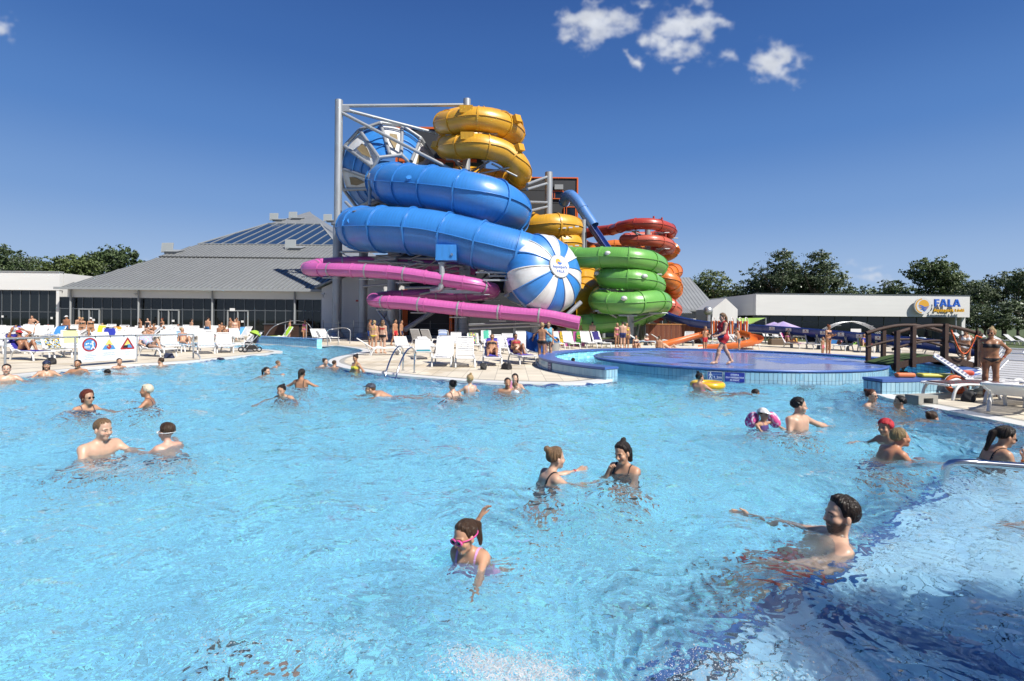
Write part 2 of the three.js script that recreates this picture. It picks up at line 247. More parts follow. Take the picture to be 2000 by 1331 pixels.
function cloth(c, rough = 0.75) { const k = String(c) + rough; return clothMats[k] ??= mat(c, rough, { bumpMap: grainTex, bumpScale: 0.002 }); }
const hairMats = {};
const strandTex = texOf(256, (x, y) => 0.55 * fbm(x * 64, y * 4, 2, 501, 4) + 0.45 * vnoise(x * 128, y * 8, 8, 509), { repeat: [2.2, 2.2] }), strandCol = texOf(256, (x, y) => 0.55 + 0.9 * fbm(x * 48, y * 4, 2, 511, 4) * 0.7, { repeat: [2.2, 2.2] });
function hairMat(c) { const k = String(c); return hairMats[k] ??= mat(c.map((q) => q * 1.25), 0.4, { phys: 1, specularIntensity: 0.5, bumpMap: strandTex, bumpScale: 0.006, map: strandCol }); }
const SKIN = { fair: [0.62, 0.38, 0.265], mid: [0.54, 0.30, 0.185], tan: [0.45, 0.225, 0.125], dark: [0.36, 0.165, 0.085], pink: [0.63, 0.365, 0.27] };
const HAIR = { dark: [0.018, 0.012, 0.009], black: [0.008, 0.007, 0.007], brown: [0.05, 0.027, 0.015], light: [0.16, 0.095, 0.05], blond: [0.42, 0.30, 0.15], white: [0.62, 0.55, 0.42], red: [0.11, 0.022, 0.01] };
const dirOf = (a) => V(...a).normalize();
/* o: height, sex ('f','m','c'), skin, hair colour, style {…}, lean [pitch, roll] of the torso, headTurn [yaw, pitch, roll], arms {l:[upper, fore], r:[…]}, legs {l:[thigh, shin], r:[…]},
   wear [[kind, colour, name]…], cell, fine (close-up head and hands), at [x, y, z] of the pelvis or feet, turn */
function makePerson(o) {
  const S = (o.height ?? 1.7) / 1.7, kid = o.sex === 'c', fem = o.sex === 'f', HS = (o.headScale ?? (kid ? 1.18 : 1)) * 1.0, cell = o.cell ?? 0.02, w = o.weight ?? 1;
  const sw = (fem ? 0.158 : kid ? 0.15 : 0.182) * (o.broad ?? 1), hw = (fem ? 0.088 : 0.082), pel = V(0, 0, 0);
  const torso = new THREE.Quaternion().setFromEuler(new THREE.Euler(o.lean?.[0] ?? 0.02, o.lean?.[2] ?? 0, o.lean?.[1] ?? 0, 'YXZ')), T = (x, y, z) => V(x, y, z).applyQuaternion(torso);
  const neck = T(0, 0.50, -0.012), headC = neck.clone().add(V(0, 0.135 * HS, 0.028).applyQuaternion(torso.clone().slerp(new THREE.Quaternion(), 0.5)).multiplyScalar(1)), B = [];
  const add = (a, b, ra, rb, t) => B.push([a, b, ra * w, rb * w, t]);
  add(V(-hw, -0.03, -0.012), V(hw, -0.03, -0.012), fem ? 0.108 : 0.1, fem ? 0.108 : 0.1, 'torso');
  add(T(-0.05, 0.13, 0), T(0.05, 0.13, 0), fem ? 0.085 : 0.097, fem ? 0.085 : 0.097, 'torso');
  add(T(-0.068, 0.27, 0), T(0.068, 0.27, 0), fem ? 0.093 : 0.106, fem ? 0.093 : 0.106, 'torso');
  add(T(-0.075, 0.37, -0.008), T(0.075, 0.37, -0.008), fem ? 0.088 : 0.104, fem ? 0.088 : 0.104, 'torso');
  if (o.belly) add(T(0, 0.08, 0.05), T(0, 0.16, 0.05), 0.1 * o.belly, 0.095 * o.belly, 'torso');
  if (fem) for (const s of [-1, 1]) add(T(s * 0.068, 0.325, 0.07), T(s * 0.07, 0.318, 0.084), 0.06, 0.052, 'torso');
  add(neck.clone().lerp(T(0, 0.42, -0.01), 0.4), headC.clone().add(V(0, -0.05 * HS, -0.012)), fem || kid ? 0.048 : 0.058, fem || kid ? 0.044 : 0.052, 'neck');
  const sho = {}, hand = {};
  for (const [side, s] of [['l', 1], ['r', -1]]) {
    const sh = T(s * sw, 0.42, -0.012); sho[side] = sh;
    add(T(s * 0.03, 0.462, -0.018), sh, 0.04, 0.046, 'torso'); add(T(s * 0.055, 0.05, -0.005), T(s * (fem ? 0.062 : 0.08), 0.36, -0.008), fem ? 0.082 : 0.088, fem ? 0.084 : 0.094, 'torso');
    const [ud, fd, hd, pn] = o.arms?.[side] ?? [[s * 0.12, -1, 0], [s * 0.06, -1, 0.15]], el = sh.clone().addScaledVector(dirOf(ud), 0.29), wr = el.clone().addScaledVector(dirOf(fd), 0.25);
    add(sh, el, fem || kid ? 0.044 : 0.052, fem || kid ? 0.034 : 0.041, 'upper'); add(el, el.clone().lerp(wr, 0.3), fem || kid ? 0.036 : 0.043, fem || kid ? 0.035 : 0.042, 'fore'); add(el.clone().lerp(wr, 0.3), wr, fem || kid ? 0.035 : 0.042, fem || kid ? 0.023 : 0.028, 'fore');
    hand[side] = { wr, d: dirOf(hd ?? fd), pn: dirOf(pn ?? [-s, 0.05, 0.1]), s };
    if (!o.fine) { const h = hand[side].d; add(wr, wr.clone().addScaledVector(h, 0.09), 0.026, 0.03, 'hand'); add(wr.clone().addScaledVector(h, 0.08), wr.clone().addScaledVector(h, 0.17), 0.025, 0.012, 'hand'); const th = hand[side].pn.clone().cross(h).multiplyScalar(s); add(wr.clone().addScaledVector(h, 0.03), wr.clone().addScaledVector(h, 0.09).addScaledVector(th, 0.045), 0.018, 0.011, 'hand'); }
    const [td, sd, ft] = o.legs?.[side] ?? [[s * 0.03, -1, 0.02], [0, -1, -0.03]], hip = V(s * hw, -0.05, 0), kn = hip.clone().addScaledVector(dirOf(td), 0.41), an = kn.clone().addScaledVector(dirOf(sd), 0.40);
    add(hip, kn, fem ? 0.088 : 0.084, 0.054, 'thigh'); add(kn, kn.clone().lerp(an, 0.3).addScaledVector(V(0, 0, -1), 0.012), 0.052, 0.055, 'shin'); add(kn.clone().lerp(an, 0.3).addScaledVector(V(0, 0, -1), 0.012), an, 0.054, 0.035, 'shin');
    const toe = dirOf(ft ?? [s * 0.15, -0.12, 1]); add(an.clone().add(V(0, -0.02, 0)).addScaledVector(toe, -0.04), an.clone().add(V(0, -0.035, 0)).addScaledVector(toe, 0.10), 0.036, 0.034, 'foot'); add(an.clone().add(V(0, -0.035, 0)).addScaledVector(toe, 0.1), an.clone().add(V(0, -0.045, 0)).addScaledVector(toe, 0.18), 0.034, 0.02, 'foot');
  }
  // head frame
  const hq = new THREE.Quaternion().setFromEuler(new THREE.Euler(o.headTurn?.[1] ?? 0, o.headTurn?.[0] ?? 0, o.headTurn?.[2] ?? 0, 'YXZ')), hi = hq.clone().invert(), tv = V(0, 0, 0);
  const toHead = (x, y, z) => tv.set((x - headC.x) / HS, (y - headC.y) / HS, (z - headC.z) / HS).applyQuaternion(hi);
  const hf = (x, y, z) => { const p = toHead(x, y, z); return headField(p.x, p.y, p.z) * HS; };
  const bodyF = fieldOf(B, 0.055), full = (x, y, z) => { const d = bodyF(x, y, z), r = hyp(x - headC.x, y - headC.y, z - headC.z); return r < 0.26 ? smin(d, hf(x, y, z), 0.03) : d; };
  const bounds = (list, m) => { const lo = [9, 9, 9], h2 = [-9, -9, -9]; for (const [a, b, ra, rb] of list) for (const [p, r] of [[a, ra], [b, rb]]) ['x', 'y', 'z'].forEach((c, i) => { lo[i] = Math.min(lo[i], p[c] - r - m); h2[i] = Math.max(h2[i], p[c] + r + m); }); return [lo, h2]; };
  const all = [...B, [headC, headC, 0.13 * HS, 0.13 * HS]], [lo, h2] = bounds(all, cell * 2), geos = [];
  const body = surfaceNets(o.fine ? (x, y, z) => { const d = bodyF(x, y, z); return Math.hypot(x - headC.x, y - headC.y, z - headC.z) < 0.2 ? smin(d, hf(x, y, z) + 0.004, 0.03) : d; } : full, lo, h2, cell);
  geos.push(body);
  if (o.fine) { const r = 0.135 * HS; geos.push(surfaceNets(full, [headC.x - r, headC.y - r, headC.z - r], [headC.x + r, headC.y + r, headC.z + r], o.fine)); }
  if (o.fine) for (const k of ['l', 'r']) {
    const { wr, d, pn, s } = hand[k], curl = o.curl?.[k] ?? 0.25, side = pn.clone().cross(d).normalize().multiplyScalar(s), n = d.clone().cross(side).normalize().multiplyScalar(s), hb = [], q = (f, sd, nn) => wr.clone().addScaledVector(d, f).addScaledVector(side, sd).addScaledVector(n, nn), hs = fem || kid ? 0.9 : 1;
    const rot = (v, a) => v.clone().multiplyScalar(Math.cos(a)).addScaledVector(n, Math.sin(a));
    [[0.028, 0.092, 0.072], [0.009, 0.097, 0.08], [-0.011, 0.092, 0.074], [-0.03, 0.082, 0.058]].forEach(([sd, kf, L], i) => {
      const kn = q(kf * hs, sd * hs, 0); hb.push([q(0.0, sd * 0.45, 0), kn, 0.0165 * hs, 0.0115 * hs, 'hand']);
      const spread = side.clone().multiplyScalar((i - 1.5) * -0.09), d1 = rot(d.clone().add(spread).normalize(), curl * 0.7), d2 = rot(d.clone().add(spread).normalize(), curl * 1.9), m1 = kn.clone().addScaledVector(d1, L * 0.52 * hs), m2 = m1.clone().addScaledVector(d2, L * 0.48 * hs);
      hb.push([kn, m1, 0.0098 * hs, 0.0086 * hs, 'hand'], [m1, m2, 0.0086 * hs, 0.007 * hs, 'hand']);
    });
    const t0 = q(0.02 * hs, 0.022 * hs, 0.004), t1 = q(0.06 * hs, 0.052 * hs, 0.014), t2 = q(0.098 * hs, 0.062 * hs, 0.022); hb.push([t0, t1, 0.0155 * hs, 0.011 * hs, 'hand'], [t1, t2, 0.0105 * hs, 0.008 * hs, 'hand'], [wr.clone().addScaledVector(d, -0.05), wr.clone().addScaledVector(d, 0.02), (fem || kid ? 0.024 : 0.029), 0.022, 'hand']);
    const [a, b] = bounds(hb, 0.012); geos.push(surfaceNets(fieldOf(hb, 0.009), a, b, Math.max(o.fine, 0.004)));
  }
  let nv = 0, ni = 0; for (const g of geos) { nv += g.pos.length; ni += g.idx.length; }
  const pos = new Float32Array(nv), nor = new Float32Array(nv), col = new Float32Array(nv), idx = new Uint32Array(ni); let vo = 0, io = 0;
  for (const g of geos) { pos.set(g.pos, vo); nor.set(g.nor, vo); for (let i = 0; i < g.idx.length; i++) idx[io + i] = g.idx[i] + vo / 3; vo += g.pos.length; io += g.idx.length; }
  const sk = o.skin ?? SKIN.mid, hc = o.hair ?? HAIR.brown;
  for (let i = 0; i < nv; i += 3) {
    const x = pos[i], y = pos[i + 1], z = pos[i + 2], n = 0.86 + 0.16 * vnoise(x * 40 + 50, y * 40 + z * 33, 0, 2) + 0.14 * vnoise(x * 9 + 20, y * 9 + z * 8, 0, 12); let c = [sk[0] * n, sk[1] * n, sk[2] * n];
    if (Math.hypot(x - headC.x, y - headC.y, z - headC.z) < 0.16) {
      const p = toHead(x, y, z), X = Math.abs(p.x), mix = (k, t) => { c = [0, 1, 2].map((q) => lerp(c[q], k[q], t)); };
      if (p.z > 0.03) {
        mix([c[0] * 0.85, c[1] * 0.45, c[2] * 0.42], 0.8 * (1 - smooth(0.004, 0.011, Math.abs(p.y + 0.0675)) ) * (1 - smooth(0.017, 0.025, X)) * smooth(0.07, 0.08, p.z));
        mix([c[0], c[1] * 0.82, c[2] * 0.8], 0.5 * (1 - smooth(0.01, 0.03, Math.hypot(X - 0.043, p.y + 0.036))));
        mix(hc, 0.8 * (1 - smooth(0.004, 0.008, Math.abs(p.y - 0.017 + 0.12 * (X - 0.03) * (X > 0.035 ? 1 : 0)))) * smooth(0.008, 0.014, X) * (1 - smooth(0.044, 0.05, X)));
        const ey = Math.hypot(X - 0.031, p.y + 0.006); if (ey < 0.0115 && p.z > 0.07) mix(ey < 0.0065 ? [0.03, 0.02, 0.015] : [0.5, 0.46, 0.42], Math.abs(p.y + 0.006) < 0.0065 ? 1 : 0); if (Math.abs(ey - 0.0115) < 0.0022 && p.y > -0.007) mix([0.06, 0.035, 0.03], 0.6);
      }
      if (o.beard && p.y < -0.028 && p.z > -0.02 && Math.abs(p.y + 0.0675) + 0.4 * X > 0.012) mix(hc, o.beard * smooth(-0.028, -0.05, p.y) * smooth(-0.025, 0.01, p.z) * (0.75 + 0.25 * vnoise(x * 300, y * 300 + z * 200, 0, 3)));
    }
    col[i] = c[0]; col[i + 1] = c[1]; col[i + 2] = c[2];
  }
  const geo = new THREE.BufferGeometry(); geo.setAttribute('position', new THREE.BufferAttribute(pos, 3)); geo.setAttribute('normal', new THREE.BufferAttribute(nor, 3)); geo.setAttribute('color', new THREE.BufferAttribute(col, 3)); geo.setIndex(new THREE.BufferAttribute(idx, 1));
  const root = new THREE.Group(); const inner = root; root.name = numbered('person'); scene.add(root);
  const skinM = mesh('body', geo, skinMat(sk), root);
  // clothes: a shell over the part of the body that they cover
  const ti = torso.clone().invert();
  const where = []; if (o.wear?.length) for (let i = 0; i < body.pos.length; i += 3) { const x = body.pos[i], y = body.pos[i + 1], z = body.pos[i + 2], [b, t] = bodyF.near(x, y, z), p = V(x, y, z).applyQuaternion(ti); where.push({ b, t, x: p.x, y: p.y, z: p.z, wy: y, hd: Math.hypot(x - headC.x, y - headC.y, z - headC.z) }); }
  const rules = {
    trunks: (q) => (q.b === 'torso' && q.y < 0.055) || (q.b === 'thigh' && q.t < 0.55), shorts: (q) => (q.b === 'torso' && q.y < 0.08) || (q.b === 'thigh' && q.t < 0.42),
    briefs: (q) => (q.b === 'torso' && q.wy < 0.035) || (q.b === 'thigh' && q.t < 0.12), bottom: (q) => (q.b === 'torso' && q.wy < 0.02 && q.wy > -0.03 - 0.55 * (0.13 - Math.abs(q.x))) || (q.b === 'thigh' && q.t < 0.13 && Math.abs(q.x) < 0.14),
    top: (q) => q.b === 'torso' && Math.abs(q.x) < 0.2 && (q.z > 0.0 ? (q.y > 0.262 && q.y < 0.375 - (Math.abs(q.x) < 0.02 ? 0.03 : 0)) : (q.y > 0.285 && q.y < 0.325)) || (q.b === 'torso' && q.y > 0.36 && Math.abs(Math.abs(q.x) - 0.105) < 0.014),
    band: (q) => q.b === 'torso' && q.y > 0.265 && q.y < 0.365 && Math.abs(q.x) < 0.2,
    suit: (q) => (q.b === 'torso' && q.y < (q.z > 0 ? 0.40 : 0.27)) || (q.b === 'torso' && q.y >= 0.26 && Math.abs(Math.abs(q.x) - 0.1) < 0.017) || (q.b === 'thigh' && q.t < 0.1),
    tank: (q) => (q.b === 'torso' && (Math.abs(q.x) < 0.165 || q.y < 0.3) && !(q.y > 0.47 && Math.abs(q.x) < 0.06)), shirt: (q) => (q.b === 'torso') || (q.b === 'upper' && q.t < 0.5), wrist: (q) => q.b === 'fore' && q.t > 0.85,
  };
  for (const [kind, color, name, grow] of o.wear ?? []) {
    const R = rules[kind], m = new Map(), P2 = [], N2 = [], I2 = [], off = grow ?? 0.008;
    for (let i = 0; i < body.idx.length; i += 3) { const t3 = [body.idx[i], body.idx[i + 1], body.idx[i + 2]]; if (!t3.every((v) => R(where[v]))) continue; for (const v of t3) { if (!m.has(v)) { m.set(v, P2.length / 3); for (let c = 0; c < 3; c++) { P2.push(body.pos[v * 3 + c] + body.nor[v * 3 + c] * off); N2.push(body.nor[v * 3 + c]); } } I2.push(m.get(v)); } }
    if (!I2.length) continue;
    const g = new THREE.BufferGeometry(); g.setAttribute('position', new THREE.Float32BufferAttribute(P2, 3)); g.setAttribute('normal', new THREE.Float32BufferAttribute(N2, 3)); g.setIndex(I2); mesh(name, planUV(g, 3), color.isMaterial ? color : cloth(color), root);
  }
  // hair, hats, glasses in the head's frame
  const headM = new THREE.Matrix4().compose(headC, hq, V(HS, HS, HS)), inHead = (name, g, m) => { g.applyMatrix4(headM); return mesh(name, g, m, root); };
  const netGeo = (f, a, b, c) => { const s = surfaceNets(f, a, b, c), g = new THREE.BufferGeometry(); g.setAttribute('position', new THREE.BufferAttribute(s.pos, 3)); g.setAttribute('normal', new THREE.BufferAttribute(s.nor, 3)); g.setIndex(s.idx); return planUV(g, 3); };
  if (o.style) { const f = hairField(o.style), e = o.style.extra ?? [], a = [-0.11, -0.12, -0.14], b = [0.11, 0.16, 0.125]; for (const k of e) for (let c = 0; c < 3; c++) { a[c] = Math.min(a[c], k[c] - k[6] - 0.02, k[c + 3] - k[7] - 0.02); b[c] = Math.max(b[c], k[c] + k[6] + 0.02, k[c + 3] + k[7] + 0.02); } inHead('hair', netGeo(f, a, b, o.fine ? 0.0045 : Math.min(cell, 0.013)), hairMat(hc)); }
  if (o.cap) { const f = (x, y, z) => { let d = Math.abs(ell(x, y - 0.04, z + 0.012, 0.093, 0.1, 0.112)) - 0.006; d = Math.max(d, (o.cap.low ? hairLine(z, { nape: -0.06, side: -0.01, fore: 0.058 }) : 0.045) - y); if (o.cap.brim) d = smin(d, Math.max(Math.abs(y - 0.05 + (z - 0.09) * 0.25) - 0.006, Math.hypot(x, (z - 0.09)) - 0.085, 0.07 - z), 0.01); return d; }; inHead(o.cap.low ? 'swim_cap' : 'cap', netGeo(f, [-0.12, -0.09, -0.14], [0.12, 0.16, 0.19], o.fine ? 0.006 : 0.012), cloth(o.cap.color)); }
  const lens = mat([0.012, 0.012, 0.015], 0.12);
  if (o.glasses) { const up = o.glasses === 'up', y = up ? 0.088 : -0.004, z = up ? 0.058 : 0.093; const g = [-1, 1].map((s) => place(new THREE.SphereGeometry(0.022, 10, 8).scale(1.15, 0.8, 0.32), [s * 0.031, y, z], null)); inHead('sunglasses', join(g, bar(V(-0.01, y + 0.004, z), V(0.01, y + 0.004, z), 0.003, 5), ...[-1, 1].map((s) => bar(V(s * 0.055, y + 0.004, z - 0.01), V(s * (up ? 0.088 : 0.082), y + 0.002, up ? z - 0.06 : 0.0), 0.0028, 5))), lens); }
  if (o.goggles) { const c = o.goggles, y = -0.005, rim = []; for (const s of [-1, 1]) rim.push(place(new THREE.TorusGeometry(0.025, 0.0072, 8, 18).scale(1.2, 0.82, 1.4), [s * 0.0325, y, 0.096], [0, 0, 0]).applyMatrix4(new THREE.Matrix4())); const st = []; for (let k = 0; k <= 14; k++) { const a = 0.62 + (Math.PI * 2 - 1.24) * k / 14; st.push(V(Math.sin(a) * 0.0905, y + 0.012 * Math.sin(a / 2), -0.012 + Math.cos(a) * 0.109)); } const gg = inHead('goggles', join(rim, path(st, 0.0055, 6, 40), bar(V(-0.012, y + 0.004, 0.1), V(0.012, y + 0.004, 0.1), 0.005, 6)), mat(c, 0.35)); const L = [-1, 1].map((s) => place(new THREE.SphereGeometry(0.0235, 12, 8).scale(1.18, 0.8, 0.35), [s * 0.0325, y, 0.096])); const lg = join(L); lg.applyMatrix4(headM); mesh('goggle_lens', lg, lens, gg); }
  for (const k of o.bands ?? []) { const { wr, d } = hand[k[0]], el = wr.clone().addScaledVector(dirOf(o.arms[k[0]][1]), -0.035), g = new THREE.TorusGeometry(fem || kid ? 0.028 : 0.033, 0.007, 6, 18); g.scale(1, 1, 1.6); g.applyQuaternion(new THREE.Quaternion().setFromUnitVectors(V(0, 0, 1), dirOf(o.arms[k[0]][1]))); g.translate(el.x, el.y, el.z); mesh('wristband', g, cloth(k[1], 0.5), root); }
  root.scale.setScalar(S); root.rotation.y = o.turn ?? 0;
  let base = o.base === 'pelvis' ? 0 : lo[1] + cell * 2; const sft = V(0, 0, 0); if (o.base === 'neck') { base = neck.y; sft.set(-neck.x * S, 0, -neck.z * S).applyAxisAngle(V(0, 1, 0), o.turn ?? 0); bathers.push([o.at[0], -o.at[2], S]); } root.position.set(o.at[0] + sft.x, o.at[1] - base * S, o.at[2] + sft.z); if (o.tilt) { root.rotation.order = 'YXZ'; root.rotation.x = o.tilt; }
  root.userData.headC = undefined;
  tag(root, o.label, 'person', o.group); delete root.userData.headC; return root;
}

// ───────────────────────── shared materials ─────────────────────────
const plaster = texOf(512, (x, y) => { const n = fbm(x * 5, y * 5, 6, 203, 5), m = fbm(x * 60, y * 60, 2, 207, 60); return 0.9 + 0.1 * (n - 0.5) + 0.05 * (m - 0.5); }, { repeat: [0.2, 0.2] });
Object.assign(M, {
  white: mat([0.86, 0.86, 0.84], 0.7, { map: plaster }),
  frame: mat([0.12, 0.135, 0.15], 0.45, { metal: 0.3 }), grey: mat([0.32, 0.34, 0.35], 0.55), steel: mat([0.55, 0.57, 0.59], 0.42, { metal: 0.75, roughnessMap: null, bumpMap: grainTex, bumpScale: 0.003 }),
  galv: mat([0.56, 0.59, 0.62], 0.5, { metal: 0.55, map: texOf(256, (x, y) => 0.82 + 0.3 * (fbm(x * 12, y * 12, 4, 213, 12) - 0.5), { repeat: [1, 1] }) }), chrome: mat([0.75, 0.77, 0.8], 0.14, { metal: 1 }),
  glass: mat([0.05, 0.065, 0.07], 0.04, { phys: 1, transmission: 0.82, thickness: 0, ior: 1.5 }), darkGlass: mat([0.012, 0.02, 0.035], 0.06, { phys: 1, specularIntensity: 1 }),
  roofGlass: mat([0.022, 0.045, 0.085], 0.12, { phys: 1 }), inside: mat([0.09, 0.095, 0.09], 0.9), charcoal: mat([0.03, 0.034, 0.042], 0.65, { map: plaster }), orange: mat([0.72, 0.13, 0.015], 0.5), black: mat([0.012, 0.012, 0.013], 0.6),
  plastic: mat([0.80, 0.80, 0.79], 0.4), brown: mat([0.055, 0.024, 0.014], 0.7, { bumpMap: texOf(256, (x, y) => fbm(x * 4, y * 60, 4, 223, 4), { repeat: [1, 1] }), bumpScale: 0.006 }),
});
const roofTex = texOf(64, (x) => { const f = (x * 4) % 1; return f < 0.34 ? 1 : f < 0.44 ? 0.5 : f < 0.9 ? 0.1 : 0.5; }, { repeat: [1, 1] });
M.roof = mat([0.33, 0.345, 0.35], 0.5, { metal: 0.15, bumpMap: roofTex, bumpScale: 0.06, map: texOf(256, (x, y) => 0.9 + 0.2 * (fbm(x * 6, y * 6, 5, 233, 6) - 0.5) - (((x * 8) % 1) < 0.04 ? 0.12 : 0), { repeat: [0.25, 0.25] }) });
function poly3(pts, uvs) { // flat polygon from a fan of points
  const g = new THREE.BufferGeometry(), pos = [], uv = []; for (let i = 1; i + 1 < pts.length; i++) for (const k of [0, i, i + 1]) { pos.push(pts[k].x, pts[k].y, pts[k].z); uv.push(...(uvs ? uvs[k] : [pts[k].x, pts[k].z])); }
  g.setAttribute('position', new THREE.Float32BufferAttribute(pos, 3)); g.setAttribute('uv', new THREE.Float32BufferAttribute(uv, 2)); g.computeVertexNormals(); return g;
}
function slab(pts, t, uvs) { // flat polygon with thickness along its normal
  const n = pts[1].clone().sub(pts[0]).cross(pts[2].clone().sub(pts[0])).normalize().multiplyScalar(-t), low = pts.map((p) => p.clone().add(n)), gs = [poly3(pts, uvs), poly3([...low].reverse())];
  pts.forEach((p, i) => { const j = (i + 1) % pts.length; gs.push(quad(p, low[i], low[j], pts[j])); }); return join(gs);
}
// a glazed front: frame bars and one pane for each opening; xs, ys in metres along x and y at depth Z
function glazing(root, xs, ys, Z, bar_ = 0.07, glassM = M.glass, skip = () => false, frameM = M.frame) {
  const bars = []; for (const x of xs) bars.push(box(bar_, ys[ys.length - 1] - ys[0] + bar_, 0.12, x, (ys[0] + ys[ys.length - 1]) / 2, -Z)); for (const y of ys) bars.push(box(xs[xs.length - 1] - xs[0] - 0.01, bar_, 0.11, (xs[0] + xs[xs.length - 1]) / 2, y, -Z));
  mesh('window_frame', join(bars), frameM, root);
  const cache = {}; for (let i = 0; i + 1 < xs.length; i++) for (let j = 0; j + 1 < ys.length; j++) { if (skip(i, j)) continue; const w = xs[i + 1] - xs[i] - bar_ + 0.005, h = ys[j + 1] - ys[j] - bar_ + 0.005, k = w.toFixed(3) + h.toFixed(3); const p = mesh('window_pane', cache[k] ??= new THREE.BoxGeometry(w, h, 0.02), glassM, root); p.position.set((xs[i] + xs[i + 1]) / 2, (ys[j] + ys[j + 1]) / 2, -Z); p.rotation.y = (hash2(i, j, 7) - 0.5) * 0.012; }
}
// ───────────────────────── main hall with the pyramid roof ─────────────────────────
{
  const Z0 = 50, y0 = 4.62, m = 0.4, S = (u, v) => onSlope(u, v, Z0, y0, m);
  const hall = thing('swimming_hall', 'large swimming hall with grey metal pyramid roof and long glazed front', 'building');
  const L = -44.3, Rr = P(728, 560, Z0).x, apex = S(605, 415), back = 2 * -apex.z - Z0;
  // roof faces: the front face is cut into lower sheet, upper sheet, glass band and cap
  const row = (v) => { const z = S(560, v).z, t = (-z - Z0) / (-apex.z - Z0), y = y0 + m * (-z - Z0); return { z, y, a: V(lerp(L, apex.x, t), y, z), b: V(lerp(Rr, apex.x, t), y, z), t }; };
  const e0 = { a: V(L, y0, -Z0), b: V(Rr, y0, -Z0), t: 0 }, r1 = row(506), r2 = row(482), r3 = row(440);
  const up = (p, d) => p.clone().add(V(0, d, 0)), uvr = (q) => q.map((p) => [p.x, p.z]);
  const sheet = (name, A, Bq, d) => { const q = [up(A.a, d), up(A.b, d), up(Bq.b, d), up(Bq.a, d)]; return mesh(name, slab(q, 0.12, uvr(q)), M.roof, hall); };
  sheet('roof', e0, r1, 0); sheet('roof', r1, r2, 0.18); const capM = mesh('roof', slab([r3.a, r3.b, apex].map((p) => up(p, 0.16)), 0.12, uvr([r3.a, r3.b, apex])), M.roof, hall);
  mesh('roof', join(slab([V(Rr, y0, -Z0), V(Rr, y0, -back), apex], 0.1), slab([V(L, y0, -back), V(L, y0, -Z0), apex], 0.1)), M.roof, hall);
  const seam = (A, B, d) => { for (let x = L + 0.3; x < Rr; x += 0.5) { if (x < A.a.x || x > A.b.x) continue; const t = x < B.a.x ? (x - A.a.x) / (B.a.x - A.a.x) : x > B.b.x ? (A.b.x - x) / (A.b.x - B.b.x) : 1; if (t < 0.03) continue; mesh('roof_seam', beam(up(V(x, A.a.y, A.a.z), d), up(V(x, lerp(A.a.y, B.a.y, t), lerp(A.a.z, B.a.z, t)), d), 0.05, 0.06), M.roof, hall); } }; seam(e0, r1, 0.04); seam(r1, r2, 0.22);
  // glass band: bars run straight up the slope, cut by the hips
  const gx = []; for (let x = r2.a.x; x < r2.b.x - 0.3; x += 1.45) gx.push(x); gx.push(r2.b.x);
  const topAt = (x) => { const t = x < r3.a.x ? (x - r2.a.x) / (r3.a.x - r2.a.x) : x > r3.b.x ? (r2.b.x - x) / (r2.b.x - r3.b.x) : 1; return V(x, lerp(r2.y, r3.y, t), lerp(r2.z, r3.z, t)); };
  for (let i = 0; i + 1 < gx.length; i++) { const a = gx[i], b = gx[i + 1], br = [r3.a.x, r3.b.x].filter((k) => k > a + 0.01 && k < b - 0.01), q = [V(a, r2.y, r2.z), V(b, r2.y, r2.z), topAt(b), ...br.map(topAt), topAt(a)].map((p) => up(p, 0.22)); mesh('roof_pane', slab(q, 0.03), M.roofGlass, hall); if (i) mesh('glazing_bar', beam(up(V(a, r2.y, r2.z), 0.25), up(topAt(a), 0.25), 0.085, 0.09), M.grey, hall); }
  mesh('glazing_bar', beam(up(r2.a, 0.25), up(r3.a, 0.25), 0.2, 0.1), M.grey, hall); mesh('glazing_bar', beam(up(r2.b, 0.25), up(r3.b, 0.25), 0.2, 0.1), M.grey, hall); mesh('glazing_rail', beam(up(r2.a, 0.26), up(r2.b, 0.26), 0.2, 0.1), M.grey, hall); mesh('glazing_rail', beam(up(r3.a, 0.26), up(r3.b, 0.26), 0.2, 0.1), M.grey, hall);
  // roof lights that stand proud of the slope
  for (const [u, v] of [[340, 490], [545, 427], [582, 424], [580, 483], [650, 429]]) { const p = S(u, v + 6), w = mesh('roof_light', join(box(1.5, 0.3, 1.4, 0, 0.2, 0), box(1.7, 0.06, 1.7, 0, 0.38, 0)), M.grey, hall); w.position.copy(p); w.rotation.x = 0.25; const fl = mesh('open_sash', join(box(1.3, 1.25, 0.08, 0, 0.62, 0)), M.grey, w); fl.position.set(-0.75, 0.2, 0.2); fl.rotation.set(-0.55, 0.15, 0.1); mesh('sash_pane', box(1.12, 1.05, 0.03, 0, 0.62, 0.05), mat([0.3, 0.33, 0.34], 0.3), fl); }
  mesh('gutter', join(box(Rr - L + 0.6, 0.22, 0.3, (L + Rr) / 2, y0 - 0.08, -Z0 + 0.15)), M.grey, hall);
  const gx0 = -44.0, gx1 = P(627, 600, Z0 + 0.6).x, zf = Z0 + 0.8, f0 = 3.72;
  mesh('fascia', box(gx1 - gx0, y0 - f0, 0.3, (gx0 + gx1) / 2, (y0 + f0) / 2 - 0.02, -zf), M.white, hall);
  const cols = [117, 143, 275, 418, 578, 627].map((u) => P(u, 600, zf).x), xs = []; cols.forEach((c, i) => { if (i) { const k = Math.max(1, Math.round((c - cols[i - 1]) / 0.98)); for (let q = 0; q < k; q++) xs.push(cols[i - 1] + (c - cols[i - 1]) * q / k); } }); xs.push(cols[5]);
  glazing(hall, xs, [0.05, 0.5, 2.55, f0 - 0.04], zf, 0.08);
  for (const c of cols.slice(1, 5)) mesh('downpipe', cyl(0.09, 0.09, y0, 10, c, y0 / 2, -zf + 0.35), M.grey, hall);
